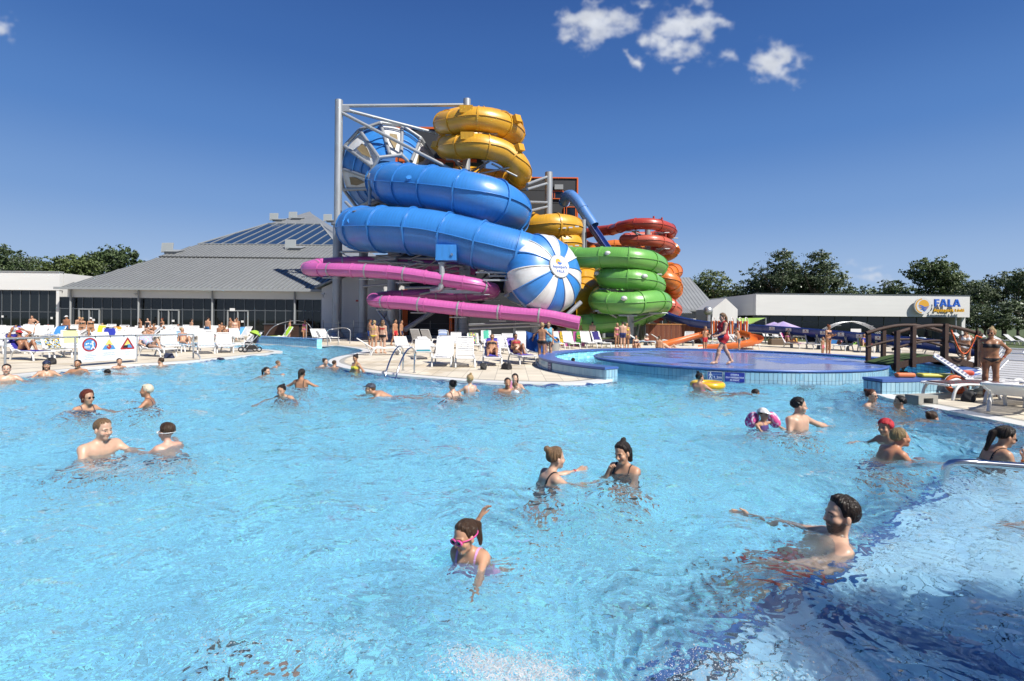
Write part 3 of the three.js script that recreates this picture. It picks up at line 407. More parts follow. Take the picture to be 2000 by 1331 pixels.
  for (const u of [175, 330, 465]) { const x = P(u, 610, zf).x; mesh('door', join(box(0.09, 2.5, 0.16, x - 1, 1.25, -zf + 0.05), box(0.09, 2.5, 0.16, x + 1, 1.25, -zf + 0.05), box(0.08, 2.5, 0.16, x, 1.25, -zf + 0.05), box(2.09, 0.1, 0.16, x, 2.52, -zf + 0.05)), M.grey, hall); mesh('door_notice', box(0.25, 0.2, 0.02, x + 0.5, 1.45, -zf + 0.15), M.plastic, hall); }
  // the room behind the glass: floor, back wall, columns, a few blinds
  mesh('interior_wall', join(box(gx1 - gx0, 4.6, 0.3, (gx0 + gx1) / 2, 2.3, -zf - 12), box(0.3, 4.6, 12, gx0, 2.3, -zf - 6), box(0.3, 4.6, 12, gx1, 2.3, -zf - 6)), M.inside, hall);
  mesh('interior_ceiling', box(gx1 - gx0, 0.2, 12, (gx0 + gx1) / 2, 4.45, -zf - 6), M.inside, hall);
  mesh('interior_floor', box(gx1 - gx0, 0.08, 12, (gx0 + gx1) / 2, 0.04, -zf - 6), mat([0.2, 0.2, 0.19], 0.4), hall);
  for (let x = gx0 + 2; x < gx1; x += 3.3) mesh('interior_column', cyl(0.3, 0.3, 4.3, 12, x, 2.2, -zf - 2.2), M.white, hall);
  for (const u of [366, 398, 520, 545, 600, 618]) { const x = P(u, 610, zf).x; mesh('blind', box(1.0, 1.5, 0.03, x, 2.9, -zf - 0.6), mat([0.42, 0.42, 0.36], 0.9), hall); }
  mesh('notice_board', box(0.5, 0.28, 0.03, P(455, 603, zf).x, 2.62, -zf + 0.14), M.plastic, hall);
  mesh('security_camera', join(cyl(0.06, 0.06, 0.3, 8, 0, 0, 0, [1.2, 0, 0.3]), box(0.1, 0.1, 0.2, 0, 0.1, -0.1)), M.plastic, hall).position.set(P(262, 572, zf - 0.5).x, 4.0, -zf + 0.4);
}
{ // white gable end right of the hall
  const g = thing('white_wing', 'plain white side wing with small sloping grey roof behind the steel pole', 'building'), Z = 49, a = P(628, 568, Z), b = P(722, 552, Z), c = P(680, 540, Z);
  const pts = [V(a.x, 0, -Z), V(b.x + 3, 0, -Z), V(b.x + 3, 5.6, -Z), V(c.x, 5.95, -Z), V(a.x, 4.75, -Z)]; mesh('wall', slab(pts, 4), M.white, g);
  mesh('roof', join(beam(V(a.x - 0.5, 4.72, -Z - 1.8), V(c.x, 6.12, -Z - 1.8), 4.6, 0.14), beam(V(c.x, 6.12, -Z - 1.8), V(b.x + 3.4, 5.75, -Z - 1.8), 4.6, 0.14)), M.roof, g);
  mesh('red_indicator', box(0.35, 0.16, 0.1, P(699, 588, Z).x, P(699, 588, Z).y, -Z + 0.06), mat([0.5, 0.02, 0.02], 0.4), g); mesh('security_camera', join(box(0.2, 0.2, 0.3, 0, 0, 0), cyl(0.08, 0.08, 0.5, 8, 0, -0.2, 0.2, [0.9, 0, 0])), M.plastic, g).position.copy(P(631, 574, Z - 0.4));
}
{ // low flat-roofed annex at the left
  const g = thing('glazed_annex', 'low flat-roofed annex with white parapet band above dark glass', 'building'), Z = 51.2, x1 = P(119, 560, Z).x, x0 = -78, yb = P(60, 567, Z).y, yt = P(60, 532, Z).y;
  mesh('parapet', box(x1 - x0, yt - yb, 0.4, (x0 + x1) / 2, (yt + yb) / 2, -Z), M.white, g); mesh('coping', box(x1 - x0 + 0.1, 0.09, 0.55, (x0 + x1) / 2, yt + 0.045, -Z), M.grey, g);
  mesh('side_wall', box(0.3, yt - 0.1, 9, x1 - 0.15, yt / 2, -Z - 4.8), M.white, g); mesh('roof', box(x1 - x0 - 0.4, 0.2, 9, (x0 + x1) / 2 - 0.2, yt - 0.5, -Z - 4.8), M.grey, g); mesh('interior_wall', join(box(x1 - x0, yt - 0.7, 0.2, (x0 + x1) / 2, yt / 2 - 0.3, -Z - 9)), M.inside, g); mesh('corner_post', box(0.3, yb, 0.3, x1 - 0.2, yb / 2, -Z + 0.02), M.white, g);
  const xs = []; for (let x = x1 - 0.4; x > x0 + 1; x -= 0.93) xs.unshift(x); glazing(g, xs.slice(-24), [0.06, 2.2, yb - 0.05], Z + 0.1, 0.07);
  mesh('door_notice', join(box(0.2, 0.2, 0.02, P(6, 617, Z).x, 1.7, -Z + 0.1), box(0.2, 0.2, 0.02, P(102, 622, Z).x, 1.6, -Z + 0.1)), M.plastic, g);
}
// ───────────────────────── right: gabled house and long building with the sign ─────────────────────────
{
  const g = thing('gabled_house', 'white house with grey seamed roof behind the orange slide', 'building'), Z = 62, e1 = P(1215, 604, Z), e2 = P(1405, 606, Z), rY = P(1330, 542, Z + 9);
  const eY = e2.y, x0 = 8, x1 = e2.x, rx = P(1340, 545, Z + 9).x, q = [V(x0, eY, -Z), V(x1, eY, -Z), V(rx + 0.5, rY.y, -Z - 9), V(x0, rY.y, -Z - 9)];
  mesh('roof', slab(q, 0.15, q.map((p) => [p.x * 0.55, p.z])), M.roof, g); mesh('roof', slab([V(x1, eY, -Z), V(x1 + 3.4, eY + 0.1, -Z - 9), V(rx + 0.5, rY.y, -Z - 9)], 0.12), M.roof, g); mesh('gutter', box(x1 - x0, 0.18, 0.25, (x0 + x1) / 2, eY - 0.1, -Z + 0.1), M.grey, g);
  mesh('wall', box(x1 - x0 - 0.6, eY - 0.2, 0.4, (x0 + x1) / 2 - 0.3, eY / 2 - 0.1, -Z - 0.5), M.white, g); for (let x = x1 - 6; x > x0; x -= 4) mesh('window', box(2.2, 0.8, 0.1, x, 2.2, -Z - 0.28), M.darkGlass, g);
  const p = P(1415, 585, Z - 6), gx0 = P(1392, 607, Z - 6).x, gx1 = P(1441, 607, Z - 6).x, gt = P(1418, 583, Z - 6), gy = P(1392, 604, Z - 6).y; mesh('gable_wall', slab([V(gx0, 0, -Z + 6), V(gx1, 0, -Z + 6), V(gx1, gy, -Z + 6), V(gt.x, gt.y, -Z + 6), V(gx0, gy, -Z + 6)], 5), M.white, g);
  mesh('porch_roof', slab([V(x0, 2.9, -Z + 4), V(gx0 - 1.5, 2.9, -Z + 4), V(gx0 - 1.5, 3.9, -Z + 0.4), V(x0, 3.9, -Z + 0.4)], 0.12), M.roof, g); mesh('roof_vent', join(cyl(0.25, 0.25, 1.2, 12, 0, 0, 0), place(new THREE.SphereGeometry(0.5, 12, 10), [0, 0.8, 0])), M.steel, g).position.copy(P(1383, 622, Z - 7));
}
const fontBold = await new FontLoader().loadAsync('fonts/droid/droid_sans_bold.typeface.json');
{
  const g = thing('sign_building', 'long low building with white upper band, blue and yellow sign and dark glass below', 'building'), Z = 58, a = P(1475, 576, Z), b = P(1891, 578, Z), yb = P(1680, 618, Z).y, yt = P(1680, 576.5, Z).y, x0 = a.x, x1 = b.x;
  mesh('parapet', box(x1 - x0, yt - yb, 0.5, (x0 + x1) / 2, (yt + yb) / 2, -Z), M.white, g); mesh('coping', box(x1 - x0 + 0.1, 0.09, 0.6, (x0 + x1) / 2, yt + 0.045, -Z), M.frame, g);
  mesh('side_wall', box(0.4, yt - yb, 26, x0 + 0.2, (yt + yb) / 2, -Z - 13.3), M.white, g); mesh('side_wall', box(0.4, yt, 20, x1 - 0.2, yt / 2, -Z - 10.3), M.white, g); mesh('roof', box(x1 - x0 - 0.8, 0.2, 24, (x0 + x1) / 2, yt - 0.6, -Z - 12.5), M.grey, g);
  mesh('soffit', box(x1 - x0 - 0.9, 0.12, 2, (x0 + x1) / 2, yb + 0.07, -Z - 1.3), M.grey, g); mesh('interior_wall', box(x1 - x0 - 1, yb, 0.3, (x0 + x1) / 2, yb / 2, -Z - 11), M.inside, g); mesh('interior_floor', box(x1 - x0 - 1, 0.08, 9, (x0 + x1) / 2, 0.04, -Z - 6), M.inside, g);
  const xs = []; for (let x = x0 + 0.6; x < x1 - 2; x += 1.9) xs.push(x); glazing(g, xs, [0.06, yb - 0.7, yb - 0.03], Z + 1.6, 0.08, M.darkGlass); mesh('corner_post', cyl(0.08, 0.08, yb, 8, x1 - 1.3, yb / 2, -Z - 0.05), M.steel, g);
  const low = P(1395, 590, Z + 4); mesh('lower_link', join(box(x0 - low.x, 2.4, 8, (x0 + low.x) / 2 - 0.1, 2.0, -Z - 9)), M.white, g);
  mesh('exit_light', box(0.35, 0.2, 0.06, P(1861, 635, Z).x, P(1861, 635, Z).y, -Z - 1.45), mat([0.1, 0.6, 0.2], 0.5), g);
  // the sign: letters and emblem stand off the wall
  const zc = -Z + 0.26, put = (txt, u, v, hpx, mtl, depth, squeeze, name) => { const h = hpx * Z / FPX, t = new TextGeometry(txt, { font: fontBold, size: h, depth, curveSegments: 4, bevelEnabled: true, bevelSize: h * 0.02, bevelThickness: 0.015, bevelSegments: 1 }); t.scale(squeeze, 1, 1); const p = P(u, v, Z - 0.5); const m = mesh(name, t, mtl, g); m.position.set(p.x, p.y, zc + 0.35); return m; };
  put('FALA', 1821, 599, 14, mat([0.02, 0.13, 0.62], 0.4), 0.12, 1.12, 'sign_lettering'); put('Aquapark Łódź', 1821, 609, 5.6, mat([0.85, 0.48, 0.02], 0.4), 0.1, 1.08, 'sign_lettering');
  const e = P(1800, 598, Z - 0.5), rr = 16 * Z / FPX, disc = mesh('sign_emblem', cyl(rr, rr, 0.16, 40, 0, 0, 0, [Math.PI / 2, 0, 0]), mat([0.75, 0.76, 0.78], 0.4), g); disc.position.set(e.x, e.y, zc + 0.4);
  mesh('emblem_sun', place(new THREE.CircleGeometry(rr * 0.62, 32), [rr * 0.1, rr * 0.12, 0.09]), mat([0.8, 0.42, 0.04], 0.5), disc); const arc = new THREE.RingGeometry(rr * 0.78, rr * 0.93, 32, 1, Math.PI * 0.55, Math.PI * 0.9); mesh('emblem_arc', place(arc, [0, 0, 0.09]), mat([0.8, 0.42, 0.04], 0.5), disc);
  const wv = []; for (let k = 0; k < 3; k++) { const s = new THREE.Shape(); const y = -0.05 * rr - k * rr * 0.2, w = rr * (0.75 - k * 0.16); s.moveTo(-w, y); s.quadraticCurveTo(-w * 0.5, y + rr * 0.28, 0, y); s.quadraticCurveTo(w * 0.5, y - rr * 0.16, w, y + rr * 0.2); s.quadraticCurveTo(w * 0.4, y - rr * 0.34, 0, y - rr * 0.14); s.quadraticCurveTo(-w * 0.5, y + rr * 0.1, -w, y); wv.push(place(new THREE.ShapeGeometry(s), [rr * 0.08, 0, 0.1 + k * 0.004])); } mesh('emblem_waves', join(wv), mat([0.03, 0.16, 0.6], 0.5), disc);
}

// ───────────────────────── water slides ─────────────────────────
const gelTex = texOf(512, (x, y) => { const a = fbm(x * 5, y * 5, 5, 601, 5), b = fbm(x * 40, y * 6, 3, 607, 6), st = smooth(0.55, 0.75, fbm(x * 18, y * 3, 4, 611, 3)); const k = 0.9 + 0.14 * (a - 0.5) + 0.08 * (b - 0.5) - 0.1 * st; return [k + 0.03 * st, k + 0.015 * st, k]; }, { repeat: [0.5, 0.5] });
const gel = (c) => mat(c.map((q) => q * 1.1), 0.42, { clearcoat: 0.4, clearcoatRoughness: 0.28, bumpMap: grainTex, bumpScale: 0.004, map: gelTex });
const COL = { blue: gel([0.04, 0.25, 0.70]), yellow: gel([0.78, 0.40, 0.022]), pink: gel([0.62, 0.13, 0.42]), green: gel([0.17, 0.47, 0.085]), red: gel([0.5, 0.055, 0.03]), coral: gel([0.62, 0.13, 0.075]), orange: gel([0.75, 0.2, 0.02]), navy: gel([0.012, 0.045, 0.26]), white: gel([0.78, 0.79, 0.80]), sky: gel([0.10, 0.26, 0.62]) };
M.flange = mat([0.45, 0.47, 0.5], 0.45, { metal: 0.6 });
// sweep a profile [[side, up]…] along a curve between t0 and t1; the profile keeps its up direction
function sweep(curve, t0, t1, n, prof, closed) {
  const pos = [], uv = [], idx = [], m = prof.length, T = new THREE.Vector3(), Sd = new THREE.Vector3(), U = new THREE.Vector3();
  for (let i = 0; i <= n; i++) { const t = clamp(lerp(t0, t1, i / n), 0, 1), p = curve.getPointAt(t); T.copy(curve.getTangentAt(t)); Sd.crossVectors(T, V(0, 1, 0)).normalize(); U.crossVectors(Sd, T).normalize(); for (let k = 0; k < m; k++) { const [a, b] = prof[k]; pos.push(p.x + Sd.x * a + U.x * b, p.y + Sd.y * a + U.y * b, p.z + Sd.z * a + U.z * b); uv.push(i / n * 4, k / m * 4); } }
  const e = closed ? m : m - 1; for (let i = 0; i < n; i++) for (let k = 0; k < e; k++) { const a = i * m + k, b = i * m + (k + 1) % m, c = a + m, d = b + m; idx.push(a, b, c, b, d, c); }
  const g = new THREE.BufferGeometry(); g.setAttribute('position', new THREE.Float32BufferAttribute(pos, 3)); g.setAttribute('uv', new THREE.Float32BufferAttribute(uv, 2)); g.setIndex(idx); g.computeVertexNormals(); return g;
}
const ringProf = (r, n) => Array.from({ length: n }, (_, k) => [Math.cos(k / n * 2 * Math.PI) * r, Math.sin(k / n * 2 * Math.PI) * r]);
const curveOf = (pts) => new THREE.CatmullRomCurve3(pts.map((p) => p.isVector3 ? p : P(...p)), false, 'centripetal');
function tubeSlide(root, curve, r, len, material, { t0 = 0, t1 = 1, flange = material, fw = 0.07, fh = 0.09, seam = true, seg = 22 } = {}) {
  curve.arcLengthDivisions = 600; const L = curve.getLength() * (t1 - t0), n = Math.max(1, Math.round(L / len));
  for (let i = 0; i < n; i++) {
    const a = lerp(t0, t1, i / n), b = lerp(t0, t1, (i + 1) / n), m = Math.max(4, Math.round(len / (r * 0.28))), s = mesh('tube_section', sweep(curve, a, b, m, ringProf(r, seg), true), material, root);
    if (seam) for (const sd of [-1, 1]) mesh('seam', sweep(curve, a, b, m, [[sd * (r - 0.02), -0.035], [sd * (r + fh * 0.75), -0.035], [sd * (r + fh * 0.75), 0.035], [sd * (r - 0.02), 0.035]], true), flange, s);
    const d = fw / curve.getLength(); mesh('flange', join(sweep(curve, a - d, a + d, 1, ringProf(r + fh, seg), true), endRing(curve, a - d, r, r + fh, seg), endRing(curve, a + d, r, r + fh, seg)), flange, s);
  }
}
function endRing(curve, t, r0, r1, n) { t = clamp(t, 0, 1); const p = curve.getPointAt(t), T = curve.getTangentAt(t), g = new THREE.RingGeometry(r0 - 0.03, r1, n); g.applyQuaternion(new THREE.Quaternion().setFromUnitVectors(V(0, 0, 1), T)); g.translate(p.x, p.y, p.z); return g; }
function strutsUnder(root, curve, r, list, pole, m = M.galv) { // brackets from the tube's belly to a pole (x, z)
  for (const t of list) { const p = curve.getPointAt(t), y = p.y - r - 0.08, q = V(pole.x, y - 0.9, pole.z); mesh('bracket', join(bar(V(p.x, y, p.z), V(pole.x, y - 0.15, pole.z), 0.09, 6), bar(V(lerp(p.x, pole.x, 0.1), y - 0.02, lerp(p.z, pole.z, 0.1)), q, 0.07, 6), bar(V(p.x - 0.7, y + 0.03, p.z), V(p.x + 0.7, y + 0.03, p.z), 0.06, 6)), m, root); }
}
function gore(A, prof, a0, a1, n) { // piece of a lathe between two angles; A = {c, x, y, z} frame with z along the axis; prof [[radius, axial]…]
  const pos = [], uv = [], idx = [], m = prof.length; for (let i = 0; i <= n; i++) { const a = lerp(a0, a1, i / n), ca = Math.cos(a), sa = Math.sin(a); for (const [r, h] of prof) { const p = A.c.clone().addScaledVector(A.x, r * ca).addScaledVector(A.y, r * sa).addScaledVector(A.z, h); pos.push(p.x, p.y, p.z); uv.push(a, h); } }
  for (let i = 0; i < n; i++) for (let k = 0; k + 1 < m; k++) { const a = i * m + k, b = a + 1, c = a + m, d = c + 1; idx.push(a, c, b, b, c, d); }
  const g = new THREE.BufferGeometry(); g.setAttribute('position', new THREE.Float32BufferAttribute(pos, 3)); g.setAttribute('uv', new THREE.Float32BufferAttribute(uv, 2)); g.setIndex(idx); g.computeVertexNormals(); return g;
}
function frameOf(c, axis) { const z = axis.clone().normalize(), x = V(0, 1, 0).cross(z).normalize(); return { c, x, y: z.clone().cross(x), z, at(r, a, h) { return c.clone().addScaledVector(x, r * Math.cos(a)).addScaledVector(this.y, r * Math.sin(a)).addScaledVector(z, h); } }; }

// blue raft slide with two bowls
{
  const s = thing('blue_raft_slide', 'huge blue tube slide that coils from a cone into a beach-ball bowl', 'water slide');
  const c = curveOf([[752, 356, 47.5], [785, 362, 44], [830, 367, 42], [890, 376, 40.6], [950, 389, 40.4], [988, 406, 42.2], [996, 424, 45.5], [965, 440, 49.5], [890, 446, 52], [800, 447, 52], [735, 448, 50.3], [703, 447, 47], [703, 447, 43.5], [730, 448, 41.4], [776, 449.5, 40.2], [842, 456, 39.4], [910, 471, 38.8], [966, 486, 38.4], [1032, 504, 38.5], [1060, 516, 39.8]]);
  tubeSlide(s, c, 1.78, 2.75, COL.blue, { fw: 0.06, fh: 0.13 });
  // closely ribbed stretch before the bowl
  for (let k = 0; k < 26; k++) { const t = 0.873 + k * 0.0033; mesh('rib', sweep(c, t, t + 0.0011, 1, ringProf(1.81, 30), true), COL.blue, s); }
  for (const [u, v, Z] of [[799, 349, 40.6], [925, 358, 39.1], [684, 433, 40.9], [809, 430, 38.4]]) mesh('port', cyl(0.22, 0.26, 0.3, 14, 0, 0, 0, [1.0, 0, 0]), COL.blue, s).position.copy(P(u, v, Z));
  for (const [u, v, Z] of [[808, 336, 41.4], [923, 343, 39.8], [697, 414, 41.2], [812, 414, 39.2]]) mesh('hatch', place(new THREE.SphereGeometry(0.3, 14, 8).scale(1.3, 0.25, 1), [0, 0, 0]), mat([0.3, 0.22, 0.12], 0.7), s).position.copy(P(u, v, Z));
  { const b = mesh('pump_box', rbox(1.5, 1.15, 0.9, 0.04), COL.blue, s); b.position.copy(P(872, 495, 37.4)); mesh('pump_valve', cyl(0.1, 0.1, 0.12, 12, 0.45, -0.15, 0.5, [Math.PI / 2, 0, 0]), M.chrome, b); const q = P(863, 512, 37.4), w = P(861, 563, 37.4); mesh('water_pipe', join(path([q, V(q.x, w.y + 0.5, q.z), V(q.x - 0.1, w.y, q.z), V(q.x - 0.8, w.y - 0.15, q.z - 0.6)], 0.22, 10, 24), cyl(0.3, 0.3, 0.12, 12, q.x, q.y - 0.1, q.z), cyl(0.3, 0.3, 0.12, 12, q.x, w.y + 0.6, q.z)), M.galv, s); }
  // upper cone
  const A = frameOf(P(770, 352, 47.2), P(756, 334, 53).sub(P(770, 352, 47.2)).normalize()), prof = [[2.05, 0.1], [2.5, 0.9], [3.2, 2.0], [3.9, 3.4], [4.45, 5.0]], N = 14;
  for (let i = 0; i < N; i++) { const a0 = i / N * 2 * Math.PI, a1 = (i + 1) / N * 2 * Math.PI; const gr = mesh(i % 2 ? 'white_gore' : 'blue_gore', gore(A, prof, a0 + 0.012, a1 - 0.012, 5), i % 2 ? COL.white : COL.blue, s);
    const am = (a0 + a1) / 2; if (i % 2) { const q = [[2.55, 0.95, 0], [3.3, 2.1, 0.11], [3.8, 2.95, 0.09], [3.8, 2.95, -0.09], [3.3, 2.1, -0.11]].map(([r, h, d]) => A.at(r + 0.09, am + d, h - 0.04)); mesh('brown_badge', slab([q[0], q[1], q[2], q[3], q[4]], 0.03), mat([0.27, 0.2, 0.1], 0.6), gr); } else for (const [r, h] of [[2.9, 1.5], [3.55, 2.6]]) mesh('stiffener', path([a0, am, a1].map((a) => A.at(r + 0.06, a, h)), 0.06, 6, 8), COL.blue, gr);
    mesh('radial_pipe', bar(A.at(2.3, a0, 0.1), A.at(4.7, a0, 5.0), 0.17, 10), M.galv, s);
    mesh('ring_pipe', bar(A.at(4.75, a0, 5.05), A.at(4.75, a1, 5.05), 0.17, 10), M.galv, s); if (i % 2 === 0) mesh('ring_pipe', bar(A.at(2.35, a0, 0.0), A.at(2.35, a0 + 2 * (a1 - a0), 0.0), 0.17, 10), M.galv, s); }
  // beach-ball bowl
  const D = frameOf(P(1064, 536, 38.2), V(0.52, 0.24, 0.82)), R = 3.05, pr = []; for (let k = 0; k <= 10; k++) { const a = k / 10 * Math.PI / 2; pr.push([lerp(0.72, R, Math.sin(a)), 1.75 * Math.cos(a) + 0.02]); } pr.push([R, -0.35], [2.75, -0.9], [2.2, -2.1], [1.5, -3.4], [1.1, -4.2]);
  for (let i = 0; i < 14; i++) { const a0 = i / 14 * 2 * Math.PI, a1 = (i + 1) / 14 * 2 * Math.PI; mesh(i % 2 ? 'white_gore' : 'blue_gore', gore(D, i % 2 ? pr.map(([r, h]) => [r + 0.02, h + 0.01]) : pr, a0 + 0.01, a1 - 0.01, 6), i % 2 ? COL.white : COL.blue, s); mesh('gore_flange', path(pr.slice(0, 12).map(([r, h]) => D.at(r + 0.03, a0, h + 0.02)), 0.05, 6, 30), i % 2 ? COL.white : COL.blue, s); }
  const q = new THREE.Quaternion().setFromRotationMatrix(new THREE.Matrix4().makeBasis(D.x, D.y, D.z)), disc = mesh('logo_disc', cyl(0.82, 0.86, 0.14, 40, 0, 0, 0, [Math.PI / 2, 0, 0]), COL.white, s); disc.position.copy(D.at(0, 0, 1.82)); disc.quaternion.copy(q);
  mesh('logo_ring', new THREE.TorusGeometry(0.84, 0.05, 8, 40), M.grey, disc); mesh('logo_sun', place(new THREE.CircleGeometry(0.22, 24), [-0.1, 0.34, 0.076]), mat([0.8, 0.42, 0.04], 0.5), disc); mesh('logo_wave', place(new THREE.CircleGeometry(0.2, 20, Math.PI * 0.95, Math.PI * 1.0), [0.02, 0.30, 0.082]), mat([0.03, 0.16, 0.6], 0.5), disc);
  const txt = (t, h, y) => { const g = new TextGeometry(t, { font: fontBold, size: h, depth: 0.01, curveSegments: 3 }); g.computeBoundingBox(); g.translate(-g.boundingBox.max.x / 2, y, 0.075); return g; }; mesh('logo_lettering', join(txt('Aquapark', 0.2, -0.16), txt('FALA', 0.2, -0.5)), mat([0.03, 0.12, 0.45], 0.5), disc);
  for (const [a, b] of [[[1000, 565, 37.2], [1028, 602, 36.9]], [[1105, 618, 37], [1135, 590, 37.2]], [[985, 580, 39], [1015, 560, 39]]]) mesh('support_strut', bar(P(...a), P(...b), 0.16, 8), M.galv, s);
  for (const [u, v, Z] of [[1010, 540, 38], [1000, 548, 37.4], [985, 533, 37.6]]) { const p = P(u, v, Z); mesh('support_beam', box(2.6, 0.12, 0.14, p.x - 0.8, p.y, p.z), M.galv, s); }
}
// yellow tube slide
{
  const s = thing('yellow_tube_slide', 'yellow tube slide with stacked coils around the tallest steel column', 'water slide');
  const c = curveOf([[1005, 250, 51], [960, 232, 53.5], [905, 230, 52.5], [869, 241, 49.5], [885, 240, 46.6], [936, 234, 45.4], [985, 246, 46.6], [1003, 266, 50], [960, 268, 53.5], [905, 272, 52.5], [871, 285, 49.5], [888, 288, 46.6], [936, 286, 45.4], [985, 300, 46.2], [1013, 327, 47], [1010, 350, 49.5], [970, 352, 53], [910, 345, 53.5], [890, 352, 50], [930, 362, 47.8], [985, 385, 48], [1020, 420, 50], [1045, 442, 48.3], [1080, 440, 47.6], [1112, 443, 48.6], [1121, 452, 51], [1095, 460, 53.5], [1062, 465, 53], [1058, 472, 50.2], [1085, 476, 48.4], [1112, 476, 48.8], [1120, 486, 51], [1112, 510, 52]]);
  tubeSlide(s, c, 1.07, 2.45, COL.yellow, { fw: 0.05, fh: 0.08 });
  for (const [u, v, Z, a] of [[911, 214, 44.9, 0], [1004, 236, 46.2, 0.7], [913, 266, 44.9, 0], [1010, 292, 46, 0.7], [856, 288, 47.8, -0.9]]) { const b = mesh('skylight_box', box(1.15, 0.62, 0.75), COL.yellow, s); b.position.copy(P(u, v, Z)); b.rotation.set(0.2, -a, a * 0.5); }
  for (let k = 0; k < 7; k++) for (const v of [447, 484]) mesh('drain_slot', box(0.36, 0.12, 0.1), COL.white, s).position.copy(P(1052 + k * 12.5, v - (k - 3) * (k - 3) * 0.35 - 1, 46.75 + Math.abs(k - 3.2) * 0.14));
  const f = curveOf([[1112, 512, 52], [1135, 545, 49.5], [1146, 575, 46.5], [1132, 592, 44], [1095, 602, 42.5]]); tubeSlide(s, f, 1.75, 2.6, COL.yellow, { fw: 0.05, fh: 0.1 });
  const pole = P(911, 300, 49.5); mesh('column', cyl(0.36, 0.42, P(911, 194, 49.5).y, 18, pole.x, P(911, 194, 49.5).y / 2, pole.z), M.galv, s); mesh('column_foot', join(cyl(0.75, 0.75, 0.06, 16, pole.x, 0.08, pole.z), cyl(0.46, 0.7, 0.5, 12, pole.x, 0.32, pole.z)), M.galv, s);
  strutsUnder(s, c, 1.07, [0.115, 0.155, 0.195, 0.235, 0.33, 0.37, 0.41, 0.45, 0.52, 0.06, 0.29], pole);
}
// pink tube slide
{
  const s = thing('pink_tube_slide', 'slim pink tube slide that zigzags below the blue coils to a pink landing', 'water slide');
  const c = curveOf([[930, 530, 45], [820, 516, 45.5], [700, 512, 45.5], [630, 516, 44.5], [604, 522, 42.3], [606, 527, 40.2], [650, 527, 38.8], [767, 533, 38], [860, 546, 37.6], [930, 557, 37.6], [960, 566, 38.8], [958, 573, 41], [905, 577, 43], [820, 577, 43.5], [760, 580, 42.8], [733, 585, 41], [735, 588, 39.2], [800, 593, 38], [900, 604, 37.4], [1000, 612.5, 36.9], [1070, 619, 36.5], [1132, 632, 36.1]]);
  tubeSlide(s, c, 0.5, 2.9, COL.pink, { fw: 0.04, fh: 0.05, flange: COL.pink, seg: 18 });
  const n = 22; for (let i = 1; i < n; i++) { const t = i / n, p = c.getPointAt(t); mesh('pipe_clamp', join(sweep(c, t, t + 0.0018, 1, ringProf(0.56, 18), true), bar(V(p.x - 0.6, p.y - 0.62, p.z), V(p.x + 0.6, p.y - 0.62, p.z), 0.05, 6)), M.galv, s); }
  const lp = P(1090, 655, 36.2), w0 = P(1074, 660, 36).x, w1 = P(1142, 660, 36).x; mesh('landing_wall', box(w1 - w0, 1.05, 0.25, (w0 + w1) / 2, 0.56, -36), COL.pink, s);
}
// green, red, orange coils
{
  const s = thing('green_tube_slide', 'green tube slide coiled four times round a thick steel column', 'water slide');
  const c = curveOf([[1095, 498, 43], [1139, 504, 41.2], [1188, 503, 40], [1240, 506, 39.4], [1275, 513, 41], [1283, 524, 43], [1245, 529, 45.2], [1200, 531, 45], [1180, 538, 42.5], [1192, 543, 40.4], [1240, 546, 39.4], [1271, 552, 41], [1278, 562, 43], [1240, 568, 45.2], [1195, 572, 45], [1171, 582, 42], [1180, 592, 39.6], [1235, 592, 38.2], [1283, 588, 39.8], [1288, 598, 43], [1262, 614, 44.5], [1230, 622, 43.5], [1190, 630, 41.5], [1150, 634, 40.5], [1120, 636, 42]]);
  tubeSlide(s, c, 0.82, 2.1, COL.green, { fw: 0.04, fh: 0.06 });
  for (const [u, v, Z] of [[1187, 495, 39.3], [1259, 540, 38.7], [1219, 583, 37.4], [1166, 534, 40.7]]) mesh('white_dome', place(new THREE.SphereGeometry(0.24, 16, 10).scale(1, 0.75, 1), [0, 0, 0]), COL.white, s).position.copy(P(u, v, Z));
  const pole = P(1228, 560, 42.3); mesh('column', cyl(0.42, 0.48, P(1228, 515, 42.3).y, 18, pole.x, P(1228, 515, 42.3).y / 2, pole.z), M.galv, s); mesh('column_foot', cyl(0.85, 0.95, 0.3, 16, pole.x, 0.19, pole.z), M.galv, s); const arm = P(1190, 612, 40.5); mesh('cantilever', join(beam(V(pole.x, arm.y, pole.z + 0.5), V(arm.x - 1, arm.y + 0.1, arm.z + 1), 0.25, 0.3), bar(V(pole.x, arm.y - 1, pole.z + 0.3), V(arm.x, arm.y, arm.z), 0.1, 8), box(3.4, 0.12, 1.2, arm.x + 0.4, arm.y + 0.15, arm.z + 0.6)), M.galv, s);
  strutsUnder(s, c, 0.88, [0.1, 0.16, 0.2, 0.3, 0.36, 0.42, 0.5, 0.56, 0.62, 0.7, 0.76], pole);
}
